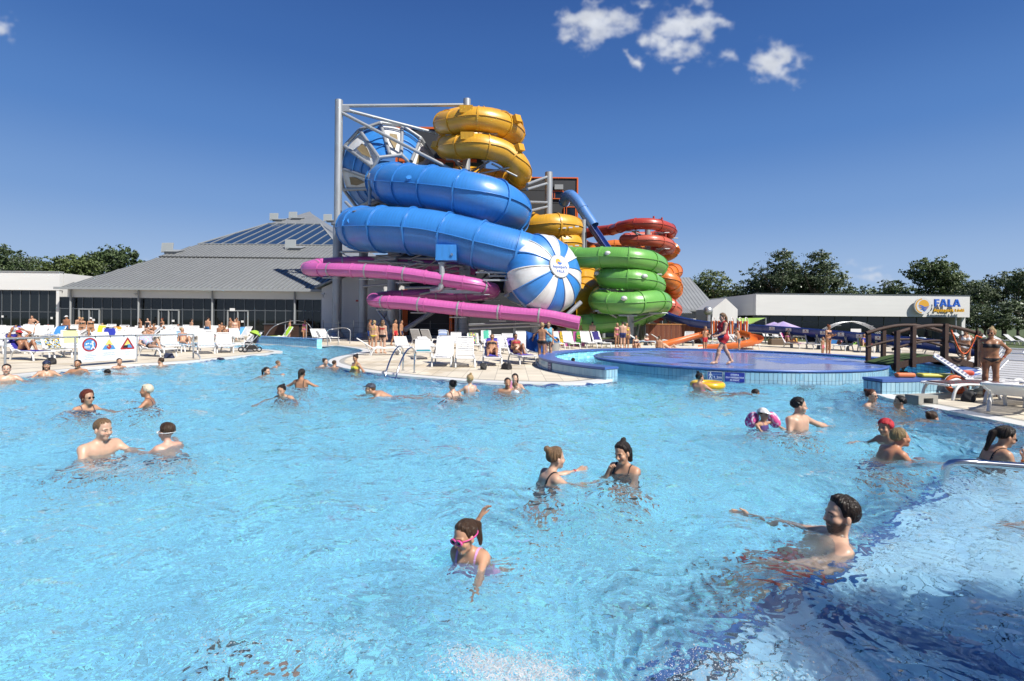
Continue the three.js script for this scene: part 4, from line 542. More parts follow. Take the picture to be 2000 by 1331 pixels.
{
  const s = thing('red_tube_slide', 'red tube slide looping twice above the green coils', 'water slide');
  const c = curveOf([[1090, 478, 60], [1150, 455, 58.5], [1195, 449, 56], [1215, 443, 53.2], [1240, 438, 51.5], [1275, 438, 51], [1305, 446, 52.5], [1308, 457, 55.5], [1275, 462, 57.5], [1235, 464, 56.5], [1220, 469, 53.8], [1240, 470, 51.8], [1275, 470, 51.2], [1302, 476, 52.7], [1306, 487, 55.7], [1275, 493, 57.5], [1240, 490, 58]]);
  tubeSlide(s, c, 0.57, 2.3, COL.red, { fw: 0.04, fh: 0.06, t1: 0.52 }); tubeSlide(s, c, 0.57, 2.3, COL.coral, { fw: 0.04, fh: 0.06, t0: 0.52 });
  const pole = P(1265, 470, 54.4); mesh('column', cyl(0.3, 0.34, P(1265, 442, 54.4).y, 14, pole.x, P(1265, 442, 54.4).y / 2, pole.z), M.galv, s); strutsUnder(s, c, 0.62, [0.28, 0.36, 0.44, 0.52, 0.6, 0.7, 0.8], pole);
  for (const [u, v, Z] of [[1277, 427.5, 51], [1293, 430, 51.6], [1300, 461, 52]]) mesh('lug', cyl(0.1, 0.1, 0.5, 8), COL.red, s).position.copy(P(u, v, Z));
}
{
  const s = thing('orange_tube_slide', 'orange tube slide dropping in tight bends right of the green coils', 'water slide');
  const c = curveOf([[1120, 470, 61], [1160, 486, 59], [1200, 480, 58.5], [1250, 485, 58], [1300, 480, 57.5], [1316, 490, 56], [1300, 500, 57], [1240, 492, 59.5], [1190, 484, 59], [1160, 492, 57], [1200, 505, 56], [1255, 518, 55], [1300, 524, 53.5], [1318, 530, 51], [1300, 536, 48.8], [1290, 540, 47], [1308, 547, 46.6], [1317, 560, 48], [1313, 573, 50.5], [1290, 580, 52.5], [1285, 588, 49.5], [1305, 596, 47.5], [1316, 606, 48.5], [1300, 618, 51]]);
  tubeSlide(s, c, 0.66, 1.9, COL.orange, { fw: 0.04, fh: 0.06, t1: 0.62 }); tubeSlide(s, c, 0.72, 1.3, COL.orange, { fw: 0.04, fh: 0.07, t0: 0.62, t1: 0.8 }); tubeSlide(s, c, 0.72, 1.3, COL.coral, { fw: 0.04, fh: 0.07, t0: 0.8, t1: 1 });
  const r = curveOf([[1270, 610, 49], [1290, 618, 47.5], [1330, 629, 46], [1375, 640, 45]]); mesh('run_out', sweep(r, 0, 1, 24, Array.from({ length: 13 }, (_, k) => [Math.cos(Math.PI + k / 12 * Math.PI) * 0.75, Math.sin(Math.PI + k / 12 * Math.PI) * 0.75]), false), COL.red, s);
  for (const u of [1180, 1142]) { const t = P(u, 470, 57); mesh('column', cyl(0.25, 0.25, t.y, 12, t.x, t.y / 2, t.z), M.galv, s); }
}
// long navy slide: tube at the top, open trough across the deck
{
  const s = thing('navy_racing_slide', 'long dark blue slide that drops steeply and runs out beside the deck', 'water slide');
  const c = curveOf([[1102, 396, 53], [1106, 384, 52], [1115, 382, 51], [1128, 394, 50.2], [1145, 420, 49.4], [1160, 442, 48.8]]), d = curveOf([[1160, 442, 48.8], [1178, 468, 48.2], [1196, 494, 47.6], [1225, 535, 46.9], [1255, 575, 46.2], [1287, 604, 45.4], [1320, 618, 44.4], [1370, 628, 43], [1430, 633, 41.3], [1520, 639, 38.6], [1620, 647, 35.6], [1720, 656, 32.6], [1830, 667, 29.4], [1940, 681, 26.6], [2060, 698, 24], [2200, 716, 21.5]]);
  tubeSlide(s, c, 0.52, 2.2, COL.sky, { fw: 0.04, fh: 0.05, seam: false, seg: 18 });
  const U = (o) => Array.from({ length: 15 }, (_, k) => { const a = Math.PI * (0.97 + 1.06 * k / 14); return [Math.cos(a) * o * 1.02, Math.sin(a) * o]; }), shell = [...U(0.58), ...U(0.52).reverse()]; d.arcLengthDivisions = 400; const n = 26;
  for (let i = 0; i < n; i++) { const q = mesh('trough_section', sweep(d, i / n, (i + 1) / n - 0.0006, 8, shell, true), COL.navy, s); for (const sd of [-0.59, 0.59]) mesh('trough_rim', sweep(d, i / n, (i + 1) / n, 8, ringProf(0.04, 6).map(([a, b]) => [a + sd, b + 0.02]), true), COL.navy, q); mesh('trough_flange', sweep(d, i / n, i / n + 0.0009, 1, U(0.63), false), COL.navy, q); }
  for (let i = 0; i < 15; i++) { const t = 0.52 + i * 0.032, p = d.getPointAt(t), T = d.getTangentAt(t), sd = V(0, 1, 0).cross(T).normalize(); if (sd.z < 0) sd.negate(); const q = mesh('safety_notice', box(0.4, 0.24, 0.03), COL.white, s); q.position.copy(p).addScaledVector(sd, 0.62).add(V(0, -0.12, 0)); q.rotation.y = Math.atan2(sd.x, sd.z); mesh('notice_print', join(box(0.3, 0.03, 0.01, 0, -0.06, 0.017), box(0.08, 0.08, 0.01, 0, 0.04, 0.017)), mat([0.35, 0.08, 0.08], 0.6), q); }
  for (let i = 0; i < 10; i++) { const t = 0.55 + i * 0.05, p = d.getPointAt(t); if (p.y < 1) continue; mesh('support_post', join(cyl(0.1, 0.1, p.y - 0.5, 10, p.x, (p.y - 0.5) / 2, p.z), path([V(p.x - 0.55, p.y - 0.3, p.z + 0.6), V(p.x - 0.2, p.y - 0.75, p.z + 0.25), V(p.x, p.y - 0.85, p.z)], 0.06, 6, 10)), M.galv, s); }
  for (const [u, v] of [[1290, 662], [1240, 664]]) { const t = P(u + 12, 612, 45), b = G(u, v + 8), e = G(u + 40, v + 8); mesh('brace', join(bar(b, t, 0.12, 8), bar(V(t.x, 0.04, t.z), t, 0.13, 8), bar(V(e.x, 0.04, t.z), t, 0.12, 8)), mat([0.42, 0.41, 0.33], 0.6), s); }
  for (let i = 0; i < 5; i++) { const t = 0.05 + i * 0.08, p = d.getPointAt(t); mesh('support_post', cyl(0.16, 0.18, p.y - 0.6, 12, p.x - 0.3, (p.y - 0.6) / 2, p.z - 1.2), M.galv, s); }
}
// ───────────────────────── steel frame and stair tower ─────────────────────────
{
  const s = thing('steel_slide_frame', 'tall galvanised steel mast with struts holding the coiled slides', 'steel frame');
  const top = P(662, 196, 47.5), tp2 = P(911, 205, 49.5); mesh('mast', join(cyl(0.36, 0.36, top.y * 0.52, 18, top.x, top.y * 0.74, top.z), cyl(0.42, 0.42, top.y * 0.48, 18, top.x, top.y * 0.24, top.z), cyl(0.6, 0.6, 0.16, 16, top.x, top.y * 0.48, top.z)), M.galv, s); mesh('mast_foot', join(cyl(0.9, 0.9, 0.06, 16, top.x, 0.07, top.z), cyl(0.44, 0.8, 0.6, 10, top.x, 0.36, top.z)), M.galv, s);
  const a = V(top.x, P(662, 207, 47.5).y, top.z); mesh('strut', bar(a, V(tp2.x, tp2.y - 0.0, tp2.z), 0.16, 10), M.galv, s); mesh('strut', bar(a.clone().add(V(0, -0.2, 0)), P(850, 260, 50), 0.16, 10), M.galv, s); mesh('strut', bar(a.clone().add(V(0, -0.5, 0)), P(885, 333, 46), 0.16, 10), M.galv, s); mesh('strut_lug', box(0.9, 0.5, 0.3, a.x + 0.5, a.y - 0.3, a.z), M.galv, s);
  for (const [u, Z, vt, r] of [[710, 47, 480, 0.42], [767, 44.5, 480, 0.45], [776, 46.5, 480, 0.2], [908, 43.5, 500, 0.5], [893, 44.5, 560, 0.22], [1072, 51, 337, 0.4], [1045, 40, 600, 0.36], [1005, 38.5, 625, 0.12], [1140, 49, 430, 0.3]]) { const t = P(u, vt, Z); mesh('column', cyl(r * 0.95, r, t.y, 16, t.x, t.y / 2, t.z), M.galv, s); mesh('column_foot', join(cyl(r * 2, r * 2, 0.06, 12, t.x, 0.07, t.z), cyl(r * 1.08, r * 1.8, r * 1.2, 10, t.x, 0.07 + r * 0.6, t.z)), M.galv, s); }
  const bars = [[[665, 492, 47], [760, 492, 42], 0.1], [[690, 503, 46], [985, 508, 41.5], 0.12], [[700, 510, 44.5], [905, 520, 43], 0.12], [[770, 530, 44], [908, 505, 43.5], 0.12], [[710, 560, 46], [880, 545, 42], 0.1], [[790, 563, 41], [905, 560, 41], 0.12], [[908, 560, 43], [985, 530, 39], 0.11], [[735, 603, 45], [762, 640, 43.5], 0.12], [[762, 603, 45], [730, 645, 43.5], 0.12], [[790, 645, 41], [850, 606, 42.5], 0.22], [[916, 635, 38.5], [1062, 630, 37.5], 0.1], [[916, 643, 38.5], [1062, 636, 37.5], 0.1], [[1030, 360, 47], [1070, 345, 51], 0.13], [[1030, 370, 47], [1070, 358, 51], 0.13], [[1034, 395, 46], [1070, 396, 51], 0.13], [[1036, 412, 46], [1070, 404, 51], 0.13], [[960, 320, 46], [1010, 345, 46], 0.08], [[935, 340, 46], [1005, 325, 46], 0.08], [[820, 575, 41], [975, 545, 40], 0.1], [[1040, 520, 41], [960, 535, 40], 0.1], [[880, 335, 47], [850, 360, 46.5], 0.2], [[675, 395, 47], [700, 420, 44], 0.14], [[722, 340, 46], [722, 402, 45.5], 0.16]];
  for (const [p, q, r] of bars) mesh('strut', bar(P(...p), P(...q), r, 8), M.galv, s);
  for (let i = 0; i < 26; i++) { const h = (k) => hash2(i, k, 44), u = 690 + 300 * h(1), v = 496 + 40 * h(2), Z = 41 + 6 * h(3); mesh('strut', bar(P(u, v, Z), P(u + 20 + 50 * h(4), v + (h(5) - 0.5) * 40, Z + (h(6) - 0.5) * 5), 0.05 + 0.04 * h(7), 6), M.galv, s); }
  // the two wires of the drain pipe
  mesh('wire', bar(P(842, 520, 37.5), P(850, 550, 37.5), 0.02, 4), M.frame, s); mesh('wire', bar(P(880, 520, 37.5), P(868, 550, 37.5), 0.02, 4), M.frame, s);
  { const b = P(880, 545, 38); mesh('perforated_tray', box(3.2, 0.25, 0.8, b.x + 0.7, P(880, 570, 38).y, b.z), M.galv, s); }
}
{
  const s = thing('slide_tower', 'charcoal clad stair tower with orange edge frames behind the slides', 'tower'), Z = 55, yl = P(775, 250, Z).y, x0 = P(775, 250, Z).x, x1 = P(872, 250, Z).x, r0 = P(1015, 350, Z - 1).x, r1 = P(1128, 355, Z - 1).x, yr = P(1100, 348, Z - 1).y;
  mesh('cladding', join(box(x1 - x0 + 4, 3.6, 5, (x0 + x1) / 2 + 2, yl - 1.8, -Z - 2.5), box(r1 - r0, yr, 7, (r0 + r1) / 2, yr / 2, -Z - 2.5), box(r0 - x0, yl - 6, 5, (x0 + r0) / 2, (yl - 6) / 2, -Z - 3.5)), M.charcoal, s);
  for (let i = 0; i < 12; i++) mesh('cladding_joint', box(r1 - r0 + 0.02, 0.03, 0.03, (r0 + r1) / 2, 1 + i * (yr - 1) / 12, -Z + 1.01), M.black, s);
  for (const e of [box(x1 - x0 + 4.2, 0.22, 0.22, (x0 + x1) / 2 + 2, yl, -Z), box(0.22, 9, 0.22, x0, yl - 4.5, -Z), box(r1 - r0 + 0.1, 0.12, 0.14, (r0 + r1) / 2, yr, -Z + 1.05), box(0.15, yr, 0.15, r1, yr / 2, -Z + 1.05), box(x1 - x0 + 3, 0.3, 0.3, (x0 + x1) / 2 + 1.8, yl - 3.5, -Z + 0.1)]) mesh('orange_edge', e, M.orange, s);
  for (let i = 0; i < 7; i++) mesh('orange_post', box(0.14, 4.6, 0.14, lerp(x0 + 0.8, x1 + 2, i / 6), yl - 5.8, -Z + 0.15), M.orange, s); for (let i = 0; i < 2; i++) mesh('orange_rail', box(x1 - x0 + 3, 0.16, 0.14, (x0 + x1) / 2 + 1.8, yl - 7.4 - i * 3.0, -Z + 0.15), M.orange, s);
  for (const [u0, v0, u1, v1] of [[1079, 374, 1100, 389], [1102, 405, 1124, 425]]) { const a = P(u0, v0, Z - 1), b = P(u1, v1, Z - 1), w = b.x - a.x, h = a.y - b.y, wn = mesh('window', join(box(w, 0.08, 0.16, 0, h / 2, 0), box(w, 0.08, 0.16, 0, -h / 2, 0), box(0.08, h, 0.16, -w / 2, 0, 0), box(0.08, h, 0.16, w / 2, 0, 0), box(0.06, h, 0.14, -w * 0.3, 0, 0)), M.orange, s); wn.position.set((a.x + b.x) / 2, (a.y + b.y) / 2, -Z + 1.1); mesh('pane', box(w - 0.1, h - 0.1, 0.04), M.darkGlass, wn); }
  const v = P(1091, 367, Z - 1); mesh('vent_box', box(0.9, 0.5, 0.4), M.grey, s).position.set(v.x, v.y, -Z + 1.2);
  // ground floor behind the pillars: dark recess with orange posts
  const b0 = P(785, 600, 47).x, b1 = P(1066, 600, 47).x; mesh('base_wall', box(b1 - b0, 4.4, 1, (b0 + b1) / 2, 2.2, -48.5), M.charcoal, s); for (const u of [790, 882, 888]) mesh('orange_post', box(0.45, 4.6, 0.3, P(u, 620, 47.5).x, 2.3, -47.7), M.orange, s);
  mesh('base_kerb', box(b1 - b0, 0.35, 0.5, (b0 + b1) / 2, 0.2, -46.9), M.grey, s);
}

// ───────────────────────── trees ─────────────────────────
const leafMats = [[0.062, 0.115, 0.02], [0.085, 0.145, 0.024], [0.052, 0.098, 0.02], [0.11, 0.165, 0.028]].map((c) => mat(c, 0.75, { transmission: 0.28, thickness: 0, side: THREE.DoubleSide }));
M.bark = mat([0.11, 0.085, 0.06], 0.9, { bumpMap: grainTex, bumpScale: 0.03 });
function crownGeo(seed, H, W, n, leaf, shape = 0) {
  const R = rngOf(seed), lobes = [], tufts = [], pos = [], nor = [], idx = []; const nl = 15;
  for (let k = 0; k < nl; k++) { const t = Math.pow(R(), 0.8), a = R() * 6.283, y = H * (0.3 + 0.64 * t), wr = W * 0.5 * (shape ? Math.pow(1 - t, 0.6) * 0.9 + 0.08 : Math.sin(Math.PI * clamp(0.25 + 0.7 * t, 0, 1))) * (0.3 + 0.75 * R()); lobes.push([Math.cos(a) * wr, y, Math.sin(a) * wr, H * (0.05 + 0.12 * R())]); }
  for (const [lx, ly, lz, lr] of lobes) for (let k = 0; k < 34; k++) { const u = R() * 2 - 1, a = R() * 6.283, s = Math.sqrt(1 - u * u), rr = lr * (0.6 + 0.75 * R()); tufts.push([lx + Math.cos(a) * s * rr * 1.25, ly + u * rr * 0.8, lz + Math.sin(a) * s * rr * 1.25, H * (0.012 + 0.026 * R()), lx, ly, lz, lr]); }
  for (let i = 0; i < n; i++) {
    const [cx, cy, cz, cr, lx, ly, lz, lr] = tufts[Math.floor(R() * tufts.length)], x = cx + (R() + R() - 1) * cr * 1.6, y = cy + (R() + R() - 1) * cr, z = cz + (R() + R() - 1) * cr * 1.6, sz = leaf * (0.4 + 0.8 * R());
    const d = V(R() - 0.5, R() - 0.5, R() - 0.5).normalize(), e = V(R() - 0.5, R() * 0.5, R() - 0.5).cross(d).normalize(), b = pos.length / 3, nn = V(x - lx, (y - ly) * 1.2 + lr * 0.35, z - lz).normalize().lerp(d.clone().cross(e), 0.5).normalize();
    for (const [p, q] of [[-1, -0.2], [0, -0.7], [1, 0.2], [0, 0.75]]) { pos.push(x + (d.x * p + e.x * q) * sz, y + (d.y * p + e.y * q) * sz, z + (d.z * p + e.z * q) * sz); nor.push(nn.x, nn.y, nn.z); } idx.push(b, b + 1, b + 2, b, b + 2, b + 3);
  }
  const g = new THREE.BufferGeometry(); g.setAttribute('position', new THREE.Float32BufferAttribute(pos, 3)); g.setAttribute('normal', new THREE.Float32BufferAttribute(nor, 3)); g.setIndex(idx); return g;
}
function trunkGeo(seed, H, r) { const R = rngOf(seed), gs = [bar(V(0, 0, 0), V(0.02 * H * (R() - 0.5), H * 0.62, 0), r, 9, r * 0.45)]; for (let k = 0; k < 9; k++) { const y = H * (0.24 + 0.36 * R()), a = R() * 6.283, L = H * (0.14 + 0.16 * R()); gs.push(bar(V(0, y, 0), V(Math.cos(a) * L, y + L * (0.5 + 0.7 * R()), Math.sin(a) * L), r * 0.36, 6, r * 0.1)); } return join(gs); }
const treeKinds = [[11, 14, 10, 11000, 0.19, 0], [12, 17, 10, 13000, 0.2, 1], [23, 12, 12, 11000, 0.19, 0], [14, 18, 9, 13000, 0.19, 1], [15, 9, 8, 8000, 0.16, 0]].map(([s, H, W, n, l, sh]) => ({ H, crown: crownGeo(s, H, W, n, l, sh), trunk: trunkGeo(s + 40, H, 0.022 * H) }));
function tree(u, vTop, Z, kind, leaf, label, wide = 1, group = 'trees beyond the buildings') {
  const top = P(u, vTop, Z), k = treeKinds[kind], s = top.y / k.H, t = thing('broadleaf_tree', label, 'tree', [top.x, 0, top.z], hash2(Math.round(u), Math.round(vTop), 3) * 6.28, group); t.scale.set(s * wide, s, s * wide); mesh('trunk', k.trunk, M.bark, t); mesh('crown', k.crown, leafMats[leaf], t); return t;
}
{
  const L1 = 'dark green tree above the left annex roof', L2 = 'bright green rounded tree beside the hall roof edge', L3 = 'small spreading tree peeping over the hall roof';
  for (const [u, v, Z, k, l, w] of [[-60, 478, 84, 1, 0, 1.1], [5, 472, 82, 3, 0, 1.1], [38, 488, 88, 0, 2, 1.0], [78, 482, 92, 1, 0, 1.2]]) tree(u, v, Z, k, l, L1, w, 'dark trees above the annex');
  for (const [u, v, Z, k, l, w] of [[110, 500, 80, 0, 3, 1.0], [150, 502, 82, 2, 3, 1.05], [178, 512, 84, 4, 1, 1.1]]) tree(u, v, Z, k, l, L2, w, 'bright trees beside the hall');
  tree(222, 492, 96, 2, 0, L3, 1.0); tree(252, 486, 98, 2, 0, 'low dark tree crown just behind the sloping hall roof', 0.9);
  tree(1392, 504, 96, 1, 3, 'light green tree behind the gabled house', 1.05); tree(1342, 545, 100, 0, 1, 'small tree between the slides and the gabled house', 0.9); tree(1365, 560, 104, 4, 1, 'bush-like tree low behind the grey house roof', 1.3);
  const R1 = 'tall dark tree with ragged crown behind the sign building'; for (const [u, v, Z, k, w] of [[1492, 520, 92, 1, 0.95], [1520, 482, 90, 3, 1.15], [1562, 496, 94, 1, 0.95], [1592, 484, 90, 3, 1.2], [1622, 528, 92, 0, 0.85], [1470, 545, 96, 4, 1.3]]) tree(u, v, Z, k, 2, R1, w, 'tall trees behind the sign building');
  const R2 = 'low round tree over the flat roof'; for (const [u, v, Z, k, w] of [[1445, 560, 110, 4, 1.6], [1660, 560, 105, 4, 1.4], [1690, 553, 105, 4, 1.3], [1725, 556, 108, 4, 1.2], [1750, 546, 100, 0, 0.9], [1780, 560, 104, 4, 1.2]]) tree(u, v, Z, k, 0, R2, w, 'low trees over the flat roof');
  const R3 = 'big spreading tree above the blue and yellow sign'; for (const [u, v, Z, k, w] of [[1815, 508, 92, 2, 0.9], [1862, 520, 90, 0, 1.0], [1838, 530, 96, 2, 0.9]]) tree(u, v, Z, k, 1, R3, w, 'trees above the sign');
  const R4 = 'dense shaded tree at the wood edge right of the building'; for (const [u, v, Z, k, w, l] of [[1910, 545, 86, 0, 1.1, 0], [1935, 560, 74, 2, 0.9, 2], [1962, 528, 80, 0, 1.1, 2], [1990, 535, 70, 2, 0.9, 0], [2030, 525, 74, 0, 1.1, 1], [1925, 590, 66, 4, 1.3, 0], [1965, 585, 64, 4, 1.4, 2], [2005, 580, 62, 4, 1.4, 0], [2080, 530, 70, 2, 1, 0], [2140, 540, 66, 0, 1.1, 2]]) tree(u, v, Z, k, l, R4, w, 'trees at the wood edge');
}
{ // hedge and planting right of the sign building
  for (let i = 0; i < 7; i++) { const p = G(1885 + i * 28, 668 + (i % 2) * 4), t = thing('low_shrub', 'low green shrub in the bed behind the blue slide', 'shrub', [p.x, 0.03, p.z], i, 'low shrubs behind the blue slide'); t.scale.set(0.22, 0.085, 0.22); mesh('foliage', treeKinds[4].crown, leafMats[3], t); }
}

// ───────────────────────── tiled platform, ring wall, bridge ─────────────────────────
const ringAt = (r, a) => [RC[0] + r * Math.cos(a), RC[1] + r * Math.sin(a)], DEG = Math.PI / 180;
const tileTones = [[0.37, 0.61, 0.75], [0.33, 0.57, 0.72], [0.41, 0.65, 0.77], [0.35, 0.60, 0.76]].map((c) => mat(c, 0.22)), grout = mat([0.03, 0.06, 0.09], 0.9), copingM = mat([0.075, 0.16, 0.46], 0.35);
const tileGeo = new RoundedBoxGeometry(0.116, 0.226, 0.02, 1, 0.006), tileLow = new RoundedBoxGeometry(0.116, 0.17, 0.02, 1, 0.006);
function tileFace(root, r, a0, a1, yTop, rows, seed, sign = 1) { // single tiles on a round wall
  const step = 0.124 / r, n = Math.floor(Math.abs(a1 - a0) / step), dir = Math.sign(a1 - a0);
  for (let i = 0; i < n; i++) { const a = a0 + dir * (i + 0.5) * step, [x, z] = ringAt(r + sign * 0.008, a); for (let j = 0; j < rows; j++) { const t = mesh('tile', j === rows - 1 && rows > 1 ? tileLow : tileGeo, tileTones[Math.floor(hash2(i, j, seed) * 4)], root); t.position.set(x, yTop - 0.117 - j * 0.232 + (j === rows - 1 && rows > 1 ? 0.028 : 0), -z); t.rotation.y = a + Math.PI / 2; } }
}
{
  const p = thing('tiled_platform', 'round raised platform with blue top and pale blue tiled side', 'platform');
  const topTex = texOf(512, (x, y) => { const i = Math.floor(x * 8), j = Math.floor(y * 16), fx = (x * 8) % 1, fy = (y * 16) % 1, g = fx < 0.035 || fy < 0.06, t = 0.92 + 0.16 * hash2(i, j, 5), n = 0.93 + 0.14 * fbm(x * 9, y * 9, 4, 303, 9); return g ? [0.60, 0.63, 0.76] : [0.37 * t * n, 0.48 * t * n, 0.76 * t * n]; }, { srgb: true, repeat: [1, 1] });
  const disc = new THREE.CircleGeometry(RIN - 0.02, 96); disc.rotateX(-Math.PI / 2); planUV(disc, 1); mesh('tiled_top', disc, mat('#ffffff', 1, { map: topTex, roughnessMap: texOf(256, (x, y) => 0.14 + 0.4 * smooth(0.42, 0.6, fbm(x * 4, y * 4, 5, 311, 4)), { repeat: [0.17, 0.17] }) }), p).position.set(RC[0], TOP, -RC[1]);
  mesh('core_wall', cyl(RIN - 0.005, RIN - 0.005, 1.6, 128, RC[0], TOP - 0.83, -RC[1]), grout, p); const nose = new THREE.TorusGeometry(RIN, 0.045, 10, 140); nose.rotateX(Math.PI / 2); mesh('rounded_edge', nose, copingM, p).position.set(RC[0], TOP - 0.03, -RC[1]);
  tileFace(p, RIN, (-115 - 83) * DEG, (-115 + 83) * DEG, TOP - 0.08, 2, 71);
  mesh('underwater_tiling', new THREE.CylinderGeometry(RIN + 0.016, RIN + 0.016, 1.2, 128, 1, true), M.poolFloor, p).position.set(RC[0], -0.67, -RC[1]);
}
const canvasTex = (w, h, draw) => { const c = document.createElement('canvas'); c.width = w; c.height = h; const x = c.getContext('2d'); draw(x, w, h); const t = new THREE.CanvasTexture(c); t.colorSpace = THREE.SRGBColorSpace; return t; };
function panel(w, h, d, face, edge) { const g = new THREE.BoxGeometry(w, h, d); return [g, [edge, edge, edge, edge, face, edge]]; }
{
  const put = (u, w, h, draw, label, v) => { const a0 = (() => { let best = 0, bd = 9e9; for (let a = -200; a < -30; a += 0.25) { const [x, z] = ringAt(RIN + 0.04, a * DEG), q = pix(x, TOP - 0.25, -z)[0]; if (Math.abs(q - u) < bd) { bd = Math.abs(q - u); best = a * DEG; } } return best; })(), [x, z] = ringAt(RIN + 0.045, a0), s = thing('depth_sign', label, 'sign', [x, TOP - 0.1, -z], a0 + Math.PI / 2), [g, ms] = panel(w, h, 0.02, mat('#ffffff', 0.4, { map: canvasTex(512, Math.round(512 * h / w), draw) }), M.plastic); const m = mesh('sign_plate', g, ms, s); m.position.y = -h / 2; };
  put(1397, 0.42, 0.25, (x, w, h) => { x.fillStyle = '#f2f4f6'; x.fillRect(0, 0, w, h); x.fillStyle = '#2454a4'; x.fillRect(10, 10, w - 20, h - 20); x.fillStyle = '#fff'; x.beginPath(); x.arc(95, 45, 22, 0, 7); x.fill(); x.lineWidth = 26; x.strokeStyle = '#fff'; x.lineCap = 'round'; x.beginPath(); x.moveTo(95, 80); x.lineTo(95, 160); x.lineTo(60, 270); x.moveTo(95, 160); x.lineTo(135, 270); x.moveTo(50, 150); x.lineTo(75, 95); x.lineTo(120, 95); x.lineTo(145, 150); x.stroke(); x.lineWidth = 7; x.beginPath(); for (let k = 0; k < 9; k++) { x.moveTo(170 + k * 36, 95); x.lineTo(192 + k * 36, 95); } x.moveTo(175, 110); x.lineTo(175, 290); x.stroke(); x.font = 'bold 130px sans-serif'; x.fillText('1,3m', 195, 250, 290); }, 'blue depth sign with walking figure on the platform side');
  put(1435.5, 0.54, 0.29, (x, w, h) => { x.fillStyle = '#2335a0'; x.fillRect(0, 0, w, h); x.fillStyle = '#fff'; x.textAlign = 'center'; x.font = 'bold 62px sans-serif'; x.fillText('STREFA', w / 2, 90); x.fillText('DLA UMIEJĄCYCH', w / 2, 165, w - 40); x.fillText('PŁYWAĆ', w / 2, 240); }, 'dark blue three-line swimmers sign on the platform side');
}
{
  const w = thing('ring_wall', 'low curved wall of pale blue tiles around the round platform', 'wall'), A0 = 220.2 * DEG, A1 = -83.7 * DEG, n = 90, line = (r) => Array.from({ length: n + 1 }, (_, k) => ringAt(r, lerp(A0, A1, k / n)));
  const ro = 7.28, ri = 6.72, outer = line(ro), inner = line(ri), cap = (a) => { const [x0, z0] = ringAt(ri, a), [x1, z1] = ringAt(ro, a); return quad(V(x0, -1.3, -z0), V(x1, -1.3, -z1), V(x1, TOP - 0.06, -z1), V(x0, TOP - 0.06, -z0)); };
  mesh('core', join(skirt(outer, -1.3, TOP - 0.06, false, true), cap(A0), cap(A1)), grout, w); mesh('inner_face', skirt(inner, -1.3, TOP - 0.06, false), M.poolFloor, w);
  const co = line(ro + 0.03), ci = line(ri - 0.04); const top = flat([...co, ...ci.reverse()], TOP); mesh('blue_coping', join(top, skirt(co, TOP - 0.07, TOP, false, true), skirt(line(ri - 0.04), TOP - 0.07, TOP, false), ...[A0, A1].map((a) => { const [x0, z0] = ringAt(ri - 0.04, a), [x1, z1] = ringAt(ro + 0.03, a); return quad(V(x0, TOP - 0.07, -z0), V(x1, TOP - 0.07, -z1), V(x1, TOP, -z1), V(x0, TOP, -z0)); })), copingM, w);
  tileFace(w, ro, A0, 152 * DEG, TOP - 0.08, 2, 72); tileFace(w, ro, A1, -40 * DEG, TOP - 0.08, 2, 73);
  for (const [a, s] of [[A0, 1], [A1, -1]]) for (let i = 0; i < 4; i++) for (let j = 0; j < 2; j++) { const [x, z] = ringAt(ri + 0.08 + i * 0.135, a), t = mesh('tile', tileGeo, tileTones[(i + j) % 4], w); t.position.set(x - Math.sin(a) * 0.008 * s, TOP - 0.197 - j * 0.232, -z - Math.cos(a) * 0.008 * s * -1); t.rotation.y = a; }
  const a = 196 * DEG, [sx, sz] = ringAt(ro + 0.03, a), [g, ms] = panel(0.34, 0.3, 0.02, mat('#ffffff', 0.4, { map: canvasTex(256, 226, (x, W, H) => { x.fillStyle = '#27307f'; x.fillRect(0, 0, W, H); x.fillStyle = '#e8eaf4'; x.textAlign = 'center'; x.font = 'bold 34px sans-serif'; x.fillText('STREFA', W / 2, 62); x.fillText('DLA UMIEJĄCYCH', W / 2, 120, W - 20); x.fillText('PŁYWAĆ', W / 2, 178); }) }), M.frame), s = thing('ring_wall_sign', 'small dark blue sign on the curved tiled wall end', 'sign', [sx, 0.17, -sz], a + Math.PI / 2); mesh('sign_plate', g, ms, s);
}
